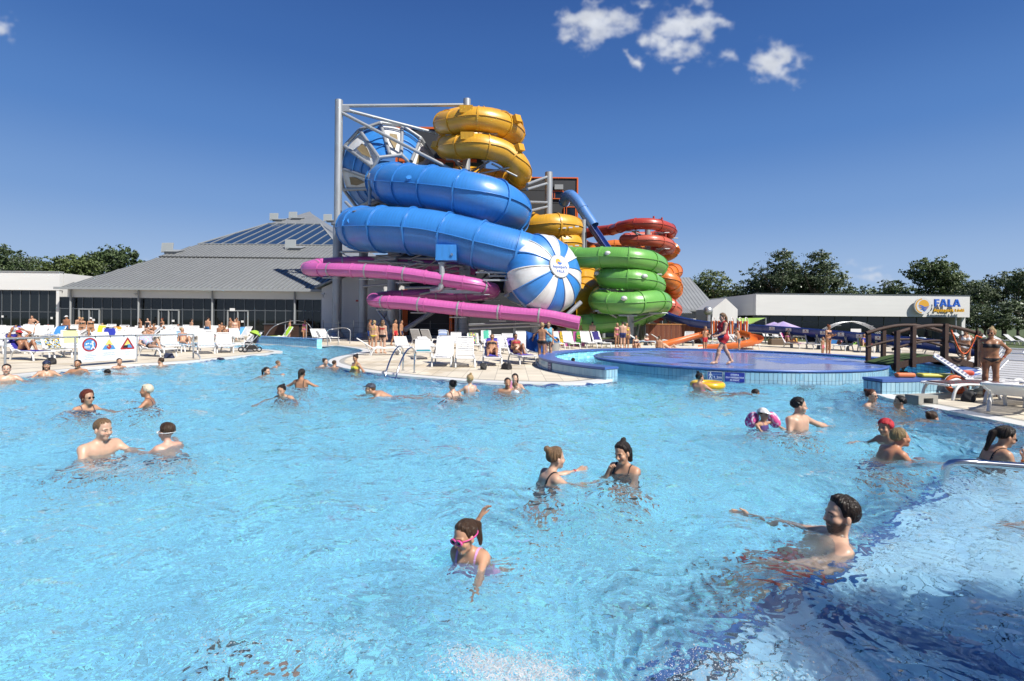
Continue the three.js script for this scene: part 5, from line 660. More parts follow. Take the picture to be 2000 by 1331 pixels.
{ // arched footbridge
  const X0 = 12.55, X1 = 15.5, Zc = 17.5, W = 1.25, b = thing('arched_footbridge', 'small arched brown wooden footbridge with green turf walkway', 'bridge'), arc = (t) => V(lerp(X0, X1, t), 0.44 + 0.3 * Math.sin(Math.PI * t), 0), at = (t, dy, z) => { const p = arc(t); return V(p.x, p.y + dy, -Zc + z); }, N = 18;
  for (const z of [W / 2, -W / 2]) { for (let i = 0; i < N; i++) mesh('side_beam', beam(at(i / N, -0.08, z), at((i + 1.02) / N, -0.08, z), 0.08, 0.2), M.brown, b); for (const t of [0.04, 0.22, 0.58, 0.94]) { const p = at(t, 0, z * 1.08); mesh('post', box(0.12, 1.35, 0.12, p.x, p.y + 0.42, p.z), M.brown, b); } for (const [dy, th] of [[1.02, 0.13], [0.52, 0.09]]) mesh(dy > 1 ? 'handrail' : 'middle_rail', path([0.0, 0.2, 0.4, 0.6, 0.8, 1.0].map((t) => at(t, dy, z)), th / 2, 6, 30), M.brown, b); }
  for (let i = 0; i < N * 1.4; i++) { const t = (i + 0.5) / (N * 1.4), p = at(t, 0.01, 0), k = mesh('turf_strip', box(0.13, 0.05, W - 0.1, 0, 0, 0), mat([0.05, 0.1, 0.02], 0.95, { bumpMap: grainTex, bumpScale: 0.02 }), b); k.position.copy(p); k.rotation.z = Math.atan(0.3 * Math.PI * Math.cos(Math.PI * t) / (X1 - X0)); }
  for (const z of [W / 2 + 0.13]) { const q = []; for (let k = 0; k <= 16; k++) q.push(at(0.62 + 0.34 * k / 16, 0.9 - 0.7 * Math.sin(Math.PI * Math.min(1, k / 13)), z)); tag(mesh(numbered('rescue_rope'), path(q, 0.022, 6, 40), mat([0.75, 0.12, 0.02], 0.7), scene), 'orange rope hanging from the brown bridge rail', 'rope'); const q2 = [at(0.95, 1.05, z), at(0.85, 0.55, z), at(0.78, 0.1, z), at(0.7, 0.12, z), at(0.66, 0.45, z), at(0.6, 0.55, z)]; tag(mesh(numbered('rescue_rope'), path(q2, 0.02, 6, 30), M.black, scene), 'dark cord looped beside the orange rope on the bridge', 'rope'); }
}
// rescue gear on the ring wall
{
  const on = (u, v) => G(u, v, TOP), put = (name, label, cat, g, m, u, v, turn = 0) => { const p = on(u, v), o = tag(mesh(numbered(name), g, m, scene), label, cat); o.position.set(p.x, TOP, p.z); o.rotation.y = turn; return o; };
  put('rescue_tube', 'orange foam rescue tube on the blue wall top', 'rescue float', rbox(0.48, 0.12, 0.16, 0.05, 0, 0.065, 0), mat([0.75, 0.2, 0.06], 0.6), 1768, 738); put('rescue_board', 'yellow rescue board lying on the blue wall top', 'rescue float', rbox(0.85, 0.1, 0.3, 0.05, 0, 0.055, 0), mat([0.7, 0.62, 0.08], 0.5), 1830, 738, -0.15); put('rescue_tube', 'red rescue tube behind the yellow board on the wall top', 'rescue float', rbox(0.5, 0.14, 0.18, 0.06, 0, 0.075, 0), mat([0.65, 0.07, 0.03], 0.6), 1880, 734, -0.3);
  const lb = thing('lifebuoy', 'orange lifebuoy leaning against the lounger by the tiled wall', 'lifebuoy', [...G(1868, 770).toArray()], -0.3), t = new THREE.TorusGeometry(0.19, 0.06, 12, 36); const m = mesh('ring', t, mat([0.75, 0.14, 0.03], 0.5), lb); m.position.y = 0.24; m.rotation.x = -0.25; for (let k = 0; k < 4; k++) { const r = mesh('grab_rope', new THREE.TorusGeometry(0.25, 0.01, 6, 10, 1.2), M.plastic, m); r.rotation.z = k * Math.PI / 2 + 0.2; }
}
// ───────────────────────── shallow tiled shelf with steps, at the near right ─────────────────────────
{
  const Y = -0.38, edge = [[9.5, 8.9], [5.45, 6.25], [2.5, 3.88], [0.86, 2.8], [-0.6, 1.85], [-1.4, 1.1]], poly = [...edge, [8.73, 1.1], [8.73, 9]];
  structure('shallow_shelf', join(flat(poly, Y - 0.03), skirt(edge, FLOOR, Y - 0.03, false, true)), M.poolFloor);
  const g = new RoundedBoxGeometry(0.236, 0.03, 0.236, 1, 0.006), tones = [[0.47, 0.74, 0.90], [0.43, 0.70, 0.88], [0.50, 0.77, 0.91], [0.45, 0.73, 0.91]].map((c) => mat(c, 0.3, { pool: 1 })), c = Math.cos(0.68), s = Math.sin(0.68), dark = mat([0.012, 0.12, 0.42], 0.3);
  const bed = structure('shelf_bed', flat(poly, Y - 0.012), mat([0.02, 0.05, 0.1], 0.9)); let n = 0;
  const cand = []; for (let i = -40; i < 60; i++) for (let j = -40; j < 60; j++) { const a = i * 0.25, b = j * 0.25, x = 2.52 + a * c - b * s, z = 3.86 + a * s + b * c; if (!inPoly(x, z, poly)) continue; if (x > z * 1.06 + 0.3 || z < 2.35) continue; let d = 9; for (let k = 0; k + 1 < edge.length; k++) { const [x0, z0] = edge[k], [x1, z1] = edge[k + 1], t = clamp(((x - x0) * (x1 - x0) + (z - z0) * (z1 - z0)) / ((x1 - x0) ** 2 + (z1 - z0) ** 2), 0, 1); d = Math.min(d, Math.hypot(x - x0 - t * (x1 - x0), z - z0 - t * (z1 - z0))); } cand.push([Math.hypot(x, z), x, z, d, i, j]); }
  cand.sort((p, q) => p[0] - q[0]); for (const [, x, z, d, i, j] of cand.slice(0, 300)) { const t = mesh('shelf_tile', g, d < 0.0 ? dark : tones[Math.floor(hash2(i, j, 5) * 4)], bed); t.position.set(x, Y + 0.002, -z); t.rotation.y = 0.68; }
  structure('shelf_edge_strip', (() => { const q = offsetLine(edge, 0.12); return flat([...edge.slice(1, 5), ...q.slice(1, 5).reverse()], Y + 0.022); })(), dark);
  const st = [[2.05, 3.3], [3.15, 2.45], [3.4, 2.6], [2.3, 3.5]]; structure('step_nosing', flat(st, Y + 0.024), dark);
}
// added roof outside the frame, right of the camera, shaped to shade the near shelf
{
  const p = thing('added_shade_roof', 'unseen flat roof on steel posts added to shade the near shelf', 'shade_roof'); mesh('roof', box(9, 0.18, 6.4, 8.35, 3.0, 1.5), M.white, p); for (const [x, z] of [[9.3, -1.6], [13, -2.2], [9.3, 3], [13, 3]]) mesh('post', cyl(0.08, 0.08, 2.9, 12, x, 1.48, z), M.galv, p);
}
// ───────────────────────── handrails ─────────────────────────
function rail(name, label, pts, r = 0.024, group) { return tag(mesh(numbered(name), path(pts, r, 10, pts.length * 8), M.chrome, scene), label, 'handrail', group); }
{
  const a = G(1848, 936, 0), y = a.y; rail('steel_handrail', 'thick chrome handrail rising from the water at the shallow shelf', [V(a.x, -0.4, a.z), V(a.x, 0.12, a.z), V(a.x + 0.03, 0.18, a.z + 0.02), V(a.x + 0.12, 0.205, a.z + 0.05), ...[0.4, 0.8, 1.4, 2.2].map((k) => V(a.x + k * 0.96, 0.205, a.z + k * 0.28)), V(a.x + 2.4, 0.1, a.z + 0.75), V(a.x + 2.4, -0.5, a.z + 0.75)], 0.042);
  const l = thing('pool_ladder', 'chrome pool ladder handles at the edge of the central deck', 'pool ladder'); for (const [u, v, u2, v2] of [[751.5, 737, 787, 724], [772.5, 740, 809, 729]]) { const w = G(u, v, 0), d = G(u2, v2); const h = 0.86; mesh('handle', path([V(w.x, -0.7, w.z), V(w.x, -0.05, w.z), V(lerp(w.x, d.x, 0.25), h * 0.55, lerp(w.z, d.z, 0.25)), V(lerp(w.x, d.x, 0.6), h * 0.95, lerp(w.z, d.z, 0.6)), V(lerp(w.x, d.x, 0.86), h, lerp(w.z, d.z, 0.86)), V(d.x, h * 0.82, d.z), V(d.x, 0.3, d.z), V(d.x, DECK, d.z)], 0.026, 10, 40), M.chrome, l); mesh('foot_plate', cyl(0.06, 0.06, 0.02, 12, d.x, DECK + 0.01, d.z), M.chrome, l); }
  const hr = (label, list, group) => { const t = thing('channel_handrail', label, 'handrail', [0, 0, 0], 0, group); for (const q of list) mesh('rail', path(q, 0.03, 8, 30), M.steel, t); };
  { const a0 = G(503, 671), b0 = G(600, 664), y1 = 0.98; hr('steel handrail on top of the pale blue channel wall', [[V(a0.x, 0.4, a0.z - 1), V(a0.x + 0.4, 1.0, a0.z - 1), V(a0.x + 1, 1.35, a0.z - 0.8), V(b0.x, 1.4, b0.z), V(b0.x + 0.6, 0.8, b0.z + 0.3), V(b0.x + 1.6, 0.1, b0.z + 0.8)], [V(a0.x + 1.5, 0.4, a0.z - 0.9), V(a0.x + 1.5, 1.36, a0.z - 0.9)], [V(a0.x + 3, 0.4, a0.z - 0.9), V(a0.x + 3, 1.38, a0.z - 0.9)], [V(b0.x - 0.1, 0.1, b0.z), V(b0.x - 0.1, 1.4, b0.z)]]); }
  { const a0 = G(640, 676), b0 = G(683, 672); hr('steel handrail beside the channel steps left of the pillars', [[V(a0.x, 0.04, a0.z), V(a0.x, 1.05, a0.z), V(a0.x + 0.3, 1.12, a0.z), V(b0.x - 0.2, 1.12, b0.z), V(b0.x, 1.0, b0.z), V(b0.x, 0.04, b0.z)], [V(lerp(a0.x, b0.x, 0.45), 0.04, lerp(a0.z, b0.z, 0.45)), V(lerp(a0.x, b0.x, 0.45), 1.1, lerp(a0.z, b0.z, 0.45))]]); }
}
{ // pale blue wall of the channel, left of centre
  const w = thing('channel_wall', 'straight pale blue tiled wall along the channel with blue sign', 'wall'), a = V(-18.3, 0, -35.9), b = V(-11.95, 0, -31.4), d = b.clone().sub(a), L = d.length(), ang = Math.atan2(-d.z, d.x), n = Math.floor(L / 0.25), nx = Math.sin(ang), nz = Math.cos(ang);
  mesh('core', beam(V(a.x - 0.17 * nx, -0.35, a.z - 0.17 * nz), V(b.x - 0.17 * nx, -0.35, b.z - 0.17 * nz), 0.34, 1.7), M.poolFloor, w); mesh('blue_coping', beam(V(a.x - 0.17 * nx, 0.53, a.z - 0.17 * nz), V(b.x - 0.17 * nx, 0.53, b.z - 0.17 * nz), 0.4, 0.05), mat([0.25, 0.45, 0.75], 0.4), w);
  const g = new RoundedBoxGeometry(0.235, 0.235, 0.02, 1, 0.006); for (let i = 0; i < n; i++) for (let j = 0; j < 2; j++) { const t = mesh('tile', g, tileTones[Math.floor(hash2(i, j, 77) * 4)], w), k = (i + 0.5) / n; t.position.set(lerp(a.x, b.x, k) + 0.005 * nx, 0.38 - j * 0.245, lerp(a.z, b.z, k) + 0.005 * nz); t.rotation.y = ang; }
  const [pg, pm] = panel(0.55, 0.36, 0.02, mat('#ffffff', 0.4, { map: canvasTex(256, 168, (x, W, H) => { x.fillStyle = '#243a9c'; x.fillRect(0, 0, W, H); x.fillStyle = '#dfe6ff'; x.textAlign = 'center'; x.font = 'bold 30px sans-serif'; x.fillText('STREFA', W / 2, 48); x.fillText('DLA UMIEJĄCYCH', W / 2, 92, W - 20); x.fillText('PŁYWAĆ', W / 2, 136); }) }), M.frame); const s = mesh('sign_plate', pg, pm, w); s.position.set(lerp(a.x, b.x, 0.1) + 0.03 * nx, 0.28, lerp(a.z, b.z, 0.1) + 0.03 * nz); s.rotation.y = ang;
}
// ───────────────────────── railing with the safety banner on the left bank ─────────────────────────
{
  const f = thing('bank_railing', 'grey tube railing along the edge of the left deck', 'railing'), at = (u, v) => G(u, v), posts = [[-120, 734], [9, 727], [146, 717], [266, 707], [377, 700.5]].map(([u, v]) => at(u, v)), h = 1.02;
  for (const p of posts) mesh('post', cyl(0.032, 0.032, h, 10, p.x, h / 2 + DECK, p.z), M.galv, f); for (let i = 0; i + 1 < posts.length; i++) mesh('top_rail', bar(posts[i].clone().add(V(0, h, 0)), posts[i + 1].clone().add(V(0, h, 0)), 0.032, 10), M.galv, f);
  const e = at(403, 712); mesh('end_rail', path([posts[4].clone().add(V(0, 0.25, 0)), posts[4].clone().add(V(0.35, 0.22, 0.3)), V(posts[4].x + 0.62, 0.05, posts[4].z + 0.5), V(posts[4].x + 0.62, -0.4, posts[4].z + 0.5)], 0.03, 8, 20), M.galv, f);
  const a = posts[2], b = posts[3], d = b.clone().sub(a), L = d.length(), H = 0.86, s = thing('safety_banner', 'white banner with three red-bordered warning symbols on the railing', 'banner', [(a.x + b.x) / 2, DECK + h - 0.02, (a.z + b.z) / 2], Math.atan2(-d.z, d.x));
  const tex = canvasTex(1400, 600, (x, W, Hh) => {
    x.fillStyle = '#eef3fb'; x.fillRect(0, 0, W, Hh); x.strokeStyle = '#c3cede'; x.lineWidth = 3; for (const k of [470, 935]) { x.beginPath(); x.moveTo(k, 0); x.lineTo(k, Hh); x.stroke(); }
    x.lineWidth = 38; x.strokeStyle = '#b02a2c'; x.fillStyle = '#4f9ad8'; x.beginPath(); x.arc(250, 185, 150, 0, 7); x.fill(); x.stroke(); x.fillStyle = '#fff'; x.beginPath(); x.arc(315, 120, 26, 0, 7); x.arc(175, 165, 20, 0, 7); x.arc(215, 150, 16, 0, 7); x.fill(); x.strokeStyle = '#fff'; x.lineWidth = 22; x.beginPath(); x.moveTo(315, 150); x.lineTo(325, 230); x.lineTo(280, 300); x.moveTo(325, 230); x.lineTo(365, 290); x.moveTo(315, 165); x.lineTo(255, 165); x.stroke(); x.lineWidth = 8; for (const y of [215, 235, 255]) { x.beginPath(); for (let k = 0; k < 9; k++) x.lineTo(130 + k * 16, y + (k % 2) * 8); x.stroke(); }
    const tri = (cx, body) => { x.fillStyle = '#f1e27c'; x.strokeStyle = '#b02a2c'; x.lineWidth = 40; x.lineJoin = 'round'; x.beginPath(); x.moveTo(cx, 55); x.lineTo(cx + 165, 325); x.lineTo(cx - 165, 325); x.closePath(); x.fill(); x.save(); x.clip(); body(); x.restore(); x.stroke(); };
    tri(700, () => { x.fillStyle = '#4f9ad8'; x.fillRect(500, 215, 400, 120); x.fillStyle = '#f1e27c'; x.beginPath(); x.moveTo(680, 210); x.lineTo(720, 210); x.lineTo(720, 260); x.lineTo(740, 260); x.lineTo(700, 305); x.lineTo(660, 260); x.lineTo(680, 260); x.fill(); }); tri(1165, () => { x.fillStyle = '#4f9ad8'; x.fillRect(1150, 215, 300, 120); x.fillStyle = '#1b1f28'; x.fillRect(980, 235, 190, 100); });
    x.fillStyle = '#7da6d6'; x.fillRect(90, 372, 320, 4); x.fillRect(540, 372, 320, 4); x.fillRect(1000, 372, 330, 4); x.textAlign = 'center'; x.font = 'bold 36px sans-serif'; for (const [t, cx, y] of [['NAKAZ', 250, 425], ['UTRZYMYWANIA', 250, 468], ['KONTROLI', 250, 511], ['NAD DZIEĆMI', 250, 554], ['NIEBEZPIECZNA', 700, 425], ['GŁĘBOKOŚĆ WODY', 700, 472], ['1,2 m', 700, 522], ['UWAGA!', 1165, 430], ['USKOK', 1165, 486]]) x.fillText(t, cx, y);
  });
  const [g, ms] = panel(L - 0.12, H, 0.012, mat('#ffffff', 0.55, { map: tex }), M.plastic), m = mesh('banner_sheet', g, ms, s); m.position.set(0, -H / 2, 0.05); for (const k of [-0.46, -0.22, 0.02, 0.25, 0.46]) { mesh('cable_tie', box(0.025, 0.07, 0.06, k * L, 0.0, 0.03), M.black, s); }
}

// ───────────────────────── sun loungers and towels ─────────────────────────
const LW = 0.66, SEAT = 0.34;
function loungerParts(root, th, m = M.plastic) {
  const rail_ = (s) => path([V(s * LW / 2, SEAT, 1.02), V(s * LW / 2, SEAT + 0.015, 0.6), V(s * LW / 2, SEAT, 0.1), V(s * LW / 2, SEAT, -0.34)], 0.028, 7, 16), slats = []; for (let k = 0; k < 13; k++) slats.push(box(LW - 0.04, 0.02, 0.072, 0, SEAT + 0.008, -0.26 + k * 0.1));
  mesh('seat', join(rail_(1), rail_(-1), slats, rbox(LW, 0.05, 0.09, 0.02, 0, SEAT, 1.02)), m, root);
  const b = [], c = Math.cos(th), s = Math.sin(th); for (let k = 0; k < 8; k++) b.push(box(LW - 0.05, 0.02, 0.072, 0, SEAT + 0.02 + (0.06 + k * 0.1) * s, -0.34 - (0.06 + k * 0.1) * c, [th, 0, 0])); for (const x of [-1, 1]) b.push(bar(V(x * LW / 2, SEAT, -0.34), V(x * LW / 2 * 0.96, SEAT + 0.02 + 0.86 * s, -0.34 - 0.86 * c), 0.026, 7)); b.push(bar(V(-LW / 2 * 0.96, SEAT + 0.02 + 0.86 * s, -0.34 - 0.86 * c), V(LW / 2 * 0.96, SEAT + 0.02 + 0.86 * s, -0.34 - 0.86 * c), 0.03, 7));
  mesh('backrest', join(b), m, root);
  for (const x of [-1, 1]) { mesh('leg', path([V(x * LW / 2, SEAT + 0.01, 0.55), V(x * (LW / 2 + 0.015), SEAT - 0.02, 0.78), V(x * (LW / 2 + 0.02), SEAT - 0.14, 0.9), V(x * (LW / 2 + 0.02), 0.0, 0.96)], 0.033, 7, 14), m, root); mesh('leg', path([V(x * LW / 2, SEAT, 0.15), V(x * (LW / 2 + 0.01), SEAT + 0.05, -0.12), V(x * (LW / 2 + 0.02), SEAT - 0.1, -0.34), V(x * (LW / 2 + 0.02), 0.0, -0.46)], 0.033, 7, 14), m, root); mesh('prop', bar(V(x * LW * 0.42, 0.2, -0.5), V(x * LW * 0.42, SEAT + 0.4 * s, -0.34 - 0.42 * c), 0.016, 5), m, root); }
}
const protoL = {};
function lounger(u, v, turn, th, label, group) {
  const p = u?.isVector3 ? u : G(u, v); if (!protoL[th]) { const t = thing('sun_lounger', label, 'sun lounger', [p.x, DECK, p.z], turn, group); loungerParts(t, th); return protoL[th] = t; }
  return copyOf(protoL[th], [p.x, DECK, p.z], turn, label, group);
}
function towel(l, color, label, { th = 0.8, from = -0.35, to = 0.95, w = 0.58, back = 0.8, over = 0.25, name = 'towel', m } = {}) { // lies over the back and the seat of a lounger
  const c = Math.cos(th), s = Math.sin(th), line = []; if (back) { if (over) line.push([SEAT + 0.06 + 0.86 * s - over, -0.34 - 0.9 * c - 0.05]); line.push([SEAT + 0.075 + 0.86 * s, -0.34 - 0.88 * c]); for (let k = 5; k >= 1; k--) line.push([SEAT + 0.045 + 0.86 * s * k / 6 * back / 0.8, -0.33 - 0.86 * c * k / 6 * back / 0.8]); } if (to > from) for (let k = 0; k <= 6; k++) line.push([SEAT + 0.036, lerp(from, to, k / 6)]);
  const pos = [], uv = [], idx = [], n = line.length, q = 7; line.forEach(([y, z], i) => { for (let k = 0; k < q; k++) { const a = k / (q - 1) - 0.5, e = hash2(i, k, Math.round(l.position.x * 90)); pos.push(a * w + 0.03 * (e - 0.5), y + 0.018 * e + (Math.abs(a) > 0.45 ? -0.05 : 0), z + 0.02 * (e - 0.5)); uv.push(a * w * 2, i / n * 3); } }); for (let i = 0; i + 1 < n; i++) for (let k = 0; k + 1 < q; k++) { const a = i * q + k; idx.push(a, a + q, a + 1, a + 1, a + q, a + q + 1); }
  const g = new THREE.BufferGeometry(); g.setAttribute('position', new THREE.Float32BufferAttribute(pos, 3)); g.setAttribute('uv', new THREE.Float32BufferAttribute(uv, 2)); g.setIndex(idx); g.computeVertexNormals(); const o = tag(mesh(numbered(name), g, m ?? cloth(color, 0.9), scene), label, 'towel'); o.position.copy(l.position); o.rotation.y = l.rotation.y; return o;
}
const stripeTex = (a, b, n) => mat('#ffffff', 0.9, { map: texOf(64, (x, y) => ((y * n) % 1 < 0.5 ? a : b), { srgb: true, repeat: [1, 1] }) }), patchTex = (cols, n, sd) => mat('#ffffff', 0.9, { map: texOf(128, (x, y) => cols[Math.floor(fbm(x * n, y * n, 2, sd, n) * 1.6 * cols.length) % cols.length], { srgb: true, repeat: [1.4, 1.4] }) });
const floral = patchTex([[0.55, 0.75, 0.88], [0.6, 0.78, 0.9], [0.85, 0.5, 0.6], [0.8, 0.82, 0.88]], 9, 401), beachPrint = patchTex([[0.9, 0.75, 0.2], [0.25, 0.55, 0.75], [0.85, 0.85, 0.8], [0.2, 0.25, 0.3]], 5, 411), tartan = patchTex([[0.55, 0.1, 0.13], [0.16, 0.16, 0.18], [0.36, 0.36, 0.38], [0.2, 0.2, 0.22]], 10, 421);
const LG = { far: 'white loungers in rows along the hall front', mid: 'white loungers on the central deck', left: 'white loungers on the left bank', right: 'white loungers on the right deck', back: 'white loungers behind the round platform' };
const seats = {};
{ // rows before the hall
  const towels = { 3: ['#5a55c0', 'violet towel'], 5: ['#e2705e', 'salmon towel'], 8: ['#3d86c8', 'sky blue towel'], 14: ['#d6cf2e', 'yellow towel'], 16: ['#e89a2a', 'amber towel'], 25: ['#352a6a', 'dark violet towel'], 30: ['#8e2130', 'wine red towel'], 33: ['#57a0d8', 'light blue towel'], 20: ['#b7b9bd', 'grey towel'] }; let n = 0;
  for (let i = 0; i < 68; i++) { const row = i % 4, Z = 37.9 + row * 2.35 + 0.5 * hash2(i, 5, 6), u = -14 + Math.floor(i / 4) * 29.5 + row * 7 + 5 * hash2(i, 1, 6), th = [0.75, 0.95, 0.55][Math.floor(hash2(i, 2, 6) * 3)], p = P(u, 650, Z); if (p.x > -19.5 && Z < 39) continue; const l = lounger(V(p.x, 0, -Z), 0, 0.25 + 0.5 * hash2(i, 3, 6) - (i % 5 === 0 ? 0.9 : 0), th, 'white slatted plastic lounger in the crowded rows before the hall front', LG.far); if (towels[i >> 1]) towel(l, towels[i >> 1][0], `${towels[i >> 1][1]} spread over a lounger before the hall front`, { th }); towels[i >> 1] = undefined; }
  const gl = lounger(548, 666, -0.6, 0.95, 'white lounger under a lime towel beside the dark counter', LG.far); towel(gl, '#a9d62e', 'lime green towel over a lounger near the dark counter', { th: 0.95 }); towel(lounger(430, 664, 0.1, 0.95, 'white lounger with beige towel before the hall doors', LG.far), '#cfb48a', 'beige towel over a lounger before the hall doors', { th: 0.95 });
  for (const [u, v, t] of [[622, 668, 0.7], [640, 668, 0.9]]) lounger(u, v, t, 0.75, 'white lounger in the shade of the steel mast', 'loungers in the shade of the mast');
}
{ // left bank
  const L = [[55, 703, 1.25, 0.75, 'sunbather'], [108, 698, 0.9, 0.55, 'print'], [140, 692, 0.8, 0.95, 'cream'], [205, 690, 0.9, 0.75], [245, 688, 0.7, 0.95], [300, 696, 1.2, 0.75, 'floral'], [332, 688, 0.7, 0.95], [362, 686, 0.9, 0.75, 'pale'], [402, 690, 0.55, 0.95], [438, 688, 0.55, 0.75], [472, 686, -0.4, 0.75], [-60, 706, 1.0, 0.75], [20, 690, 0.9, 0.55]];
  const lab = { sunbather: 'white lounger carrying the sunbather in a red cap', print: 'white lounger under a yellow and blue printed towel', cream: 'white lounger under a pale yellow towel beside the banner', floral: 'white lounger with a person in a floral wrap', pale: 'white lounger with a pale blue towel and a seated woman' };
  for (const [u, v, t, th, k] of L) { const l = lounger(u, v, t, th, lab[k] ?? 'empty white slatted lounger on the left bank behind the railing', LG.left); if (k) seats[k] = { l, th }; if (k === 'sunbather') towel(l, '#27258c', 'dark blue towel under the sunbather in a red cap', { th }); if (k === 'print') towel(l, 0, 'yellow and blue printed beach towel on a lounger', { th, m: beachPrint }); if (k === 'cream') towel(l, '#d3d69a', 'pale yellow towel hanging over a raised lounger back', { th, over: 0.5, to: -0.4 }); if (k === 'pale') towel(l, '#9cc7e6', 'pale blue towel under a seated woman in a bikini', { th }); }
  const r = lounger(208, 678, 0.5, 0.95, 'lounger under the royal blue towel behind the banner', LG.left); towel(r, '#1c2f9c', 'royal blue towel hanging behind the safety banner', { th: 0.95, over: 0.6, to: -0.4 });
}
{ // central deck
  const L = [[742, 694, 1.9, 0.55], [788, 690, 0.4, 0.55], [818, 672, 2.9, 0.95], [840, 673, 2.8, 0.95], [874, 677, 2.9, 0.95, 'stripe'], [826, 700, 0.2, 0.55, 'turq'], [866, 713, 0.05, 0.95, 'white'], [908, 714, 0.1, 0.95], [961, 712, 0.05, 0.75, 'reader'], [1015, 709, 0.35, 0.75, 'phone'], [1050, 702, 0.5, 0.55, 'wine'], [890, 680, 0.1, 0.75], [925, 684, 0.15, 0.75, 'multi'], [950, 678, 0.1, 0.95, 'green'], [990, 684, 0.0, 0.75], [1022, 681, 0.2, 0.95], [1086, 681, 0.15, 0.95], [1114, 680, 0.2, 0.95], [1148, 679, 0.15, 0.95], [850, 690, 0.9, 0.55], [976, 690, 0.3, 0.75]];
  const lab = { stripe: 'white lounger with a blue striped towel before the pillars', turq: 'flat white lounger with a turquoise towel', white: 'white lounger draped with a white towel facing the pool', reader: 'white lounger with woman in black bikini reading', phone: 'white lounger with woman in red bikini holding a phone', wine: 'white lounger with a wine red towel beside the tiled wall', multi: 'white lounger with a bright patterned towel', green: 'white lounger with a mint green towel on its back' };
  for (const [u, v, t, th, k] of L) { const l = lounger(u, v, t, th, lab[k] ?? 'empty white slatted lounger among the group on the central deck', LG.mid); if (k) seats[k] = { l, th }; if (k === 'stripe') towel(l, 0, 'blue and white striped towel over a lounger back', { th, m: stripeTex([0.55, 0.65, 0.85], [0.85, 0.88, 0.93], 6), over: 0.55, to: -0.4 }); if (k === 'turq') towel(l, '#1f9fb4', 'turquoise towel crumpled on a flat lounger', { th, back: 0, from: 0.1, to: 0.95, w: 0.74 }); if (k === 'white') towel(l, '#e8e9ee', 'white towel draped over a raised lounger back', { th, over: 0.3 }); if (k === 'reader') towel(l, '#4b3fae', 'violet towel under the woman in a black bikini', { th }); if (k === 'phone') towel(l, '#6a58b8', 'lilac towel under the woman in a red bikini', { th }); if (k === 'wine') towel(l, '#8c1f3e', 'wine red towel on a flat lounger by the wall', { th, back: 0, from: -0.1, to: 0.7 }); if (k === 'multi') towel(l, 0, 'bright patterned towel thrown on a central lounger', { th, m: patchTex([[0.7, 0.2, 0.5], [0.2, 0.3, 0.7], [0.85, 0.8, 0.3], [0.2, 0.6, 0.5]], 5, 431), to: 0.1 }); if (k === 'green') towel(l, '#4fb59a', 'mint green towel over a central lounger back', { th, over: 0.35, to: -0.4, w: 0.4 }); }
  const v = lounger(1172, 679, 0.3, 0.95, 'lounger under the deep violet towel near the tiled wall', LG.mid); towel(v, '#2c2370', 'deep violet towel hanging over a lounger near the tiled wall', { th: 0.95, over: 0.75, to: -0.4 });
}
{ // behind the platform
  const L = [[1258, 676, 1.2, 0.55], [1300, 674, 1.4, 0.55], [1345, 676, -0.4, 0.95], [1388, 678, 0.5, 0.55], [1452, 682, 0.6, 0.75, 'wsuit'], [1502, 664, 0.3, 0.95], [1520, 664, 0.2, 0.95], [1548, 680, 0.3, 0.95, 'pink'], [1590, 682, -0.2, 0.95, 'dark'], [1560, 664, 0.2, 0.75], [1585, 665, 0.2, 0.75], [1605, 665, 0.1, 0.75], [1650, 685, -0.9, 0.75, 'grey'], [1690, 688, -0.5, 0.75, 'yellow'], [1745, 688, 0.1, 0.95], [1810, 688, 0.3, 0.95], [1830, 692, 0.2, 0.75, 'paleblue'], [1640, 668, 0.2, 0.55], [1670, 669, 0.1, 0.55]];
  const lab = { wsuit: 'white lounger with a woman in a white swimsuit', pink: 'white lounger with a pink and striped towel', dark: 'white lounger with a black garment over its back', grey: 'white lounger with a dark grey towel hanging', yellow: 'white lounger with a yellow towel and sunbather', paleblue: 'white lounger with a pale blue towel behind the bridge' };
  for (const [u, v, t, th, k] of L) { const l = lounger(u, v, t, th, lab[k] ?? 'empty white lounger on the deck behind the round platform', LG.back); if (k) seats[k] = { l, th }; if (k === 'pink') towel(l, '#c64f92', 'pink towel on the lounger of a seated woman', { th }); if (k === 'dark') towel(l, '#16171b', 'black garment hung over a lounger back', { th, over: 0.3, to: -0.4, back: 0.5 }); if (k === 'grey') towel(l, '#2a2b30', 'dark grey towel hanging over a lounger', { th, over: 0.5, to: -0.4 }); if (k === 'yellow') towel(l, '#ccd02c', 'yellow towel on the lounger beside the bridge', { th, over: 0.3 }); if (k === 'paleblue') towel(l, '#a9c4dc', 'pale blue towel on the lounger behind the bridge', { th, over: 0.5 }); }
}
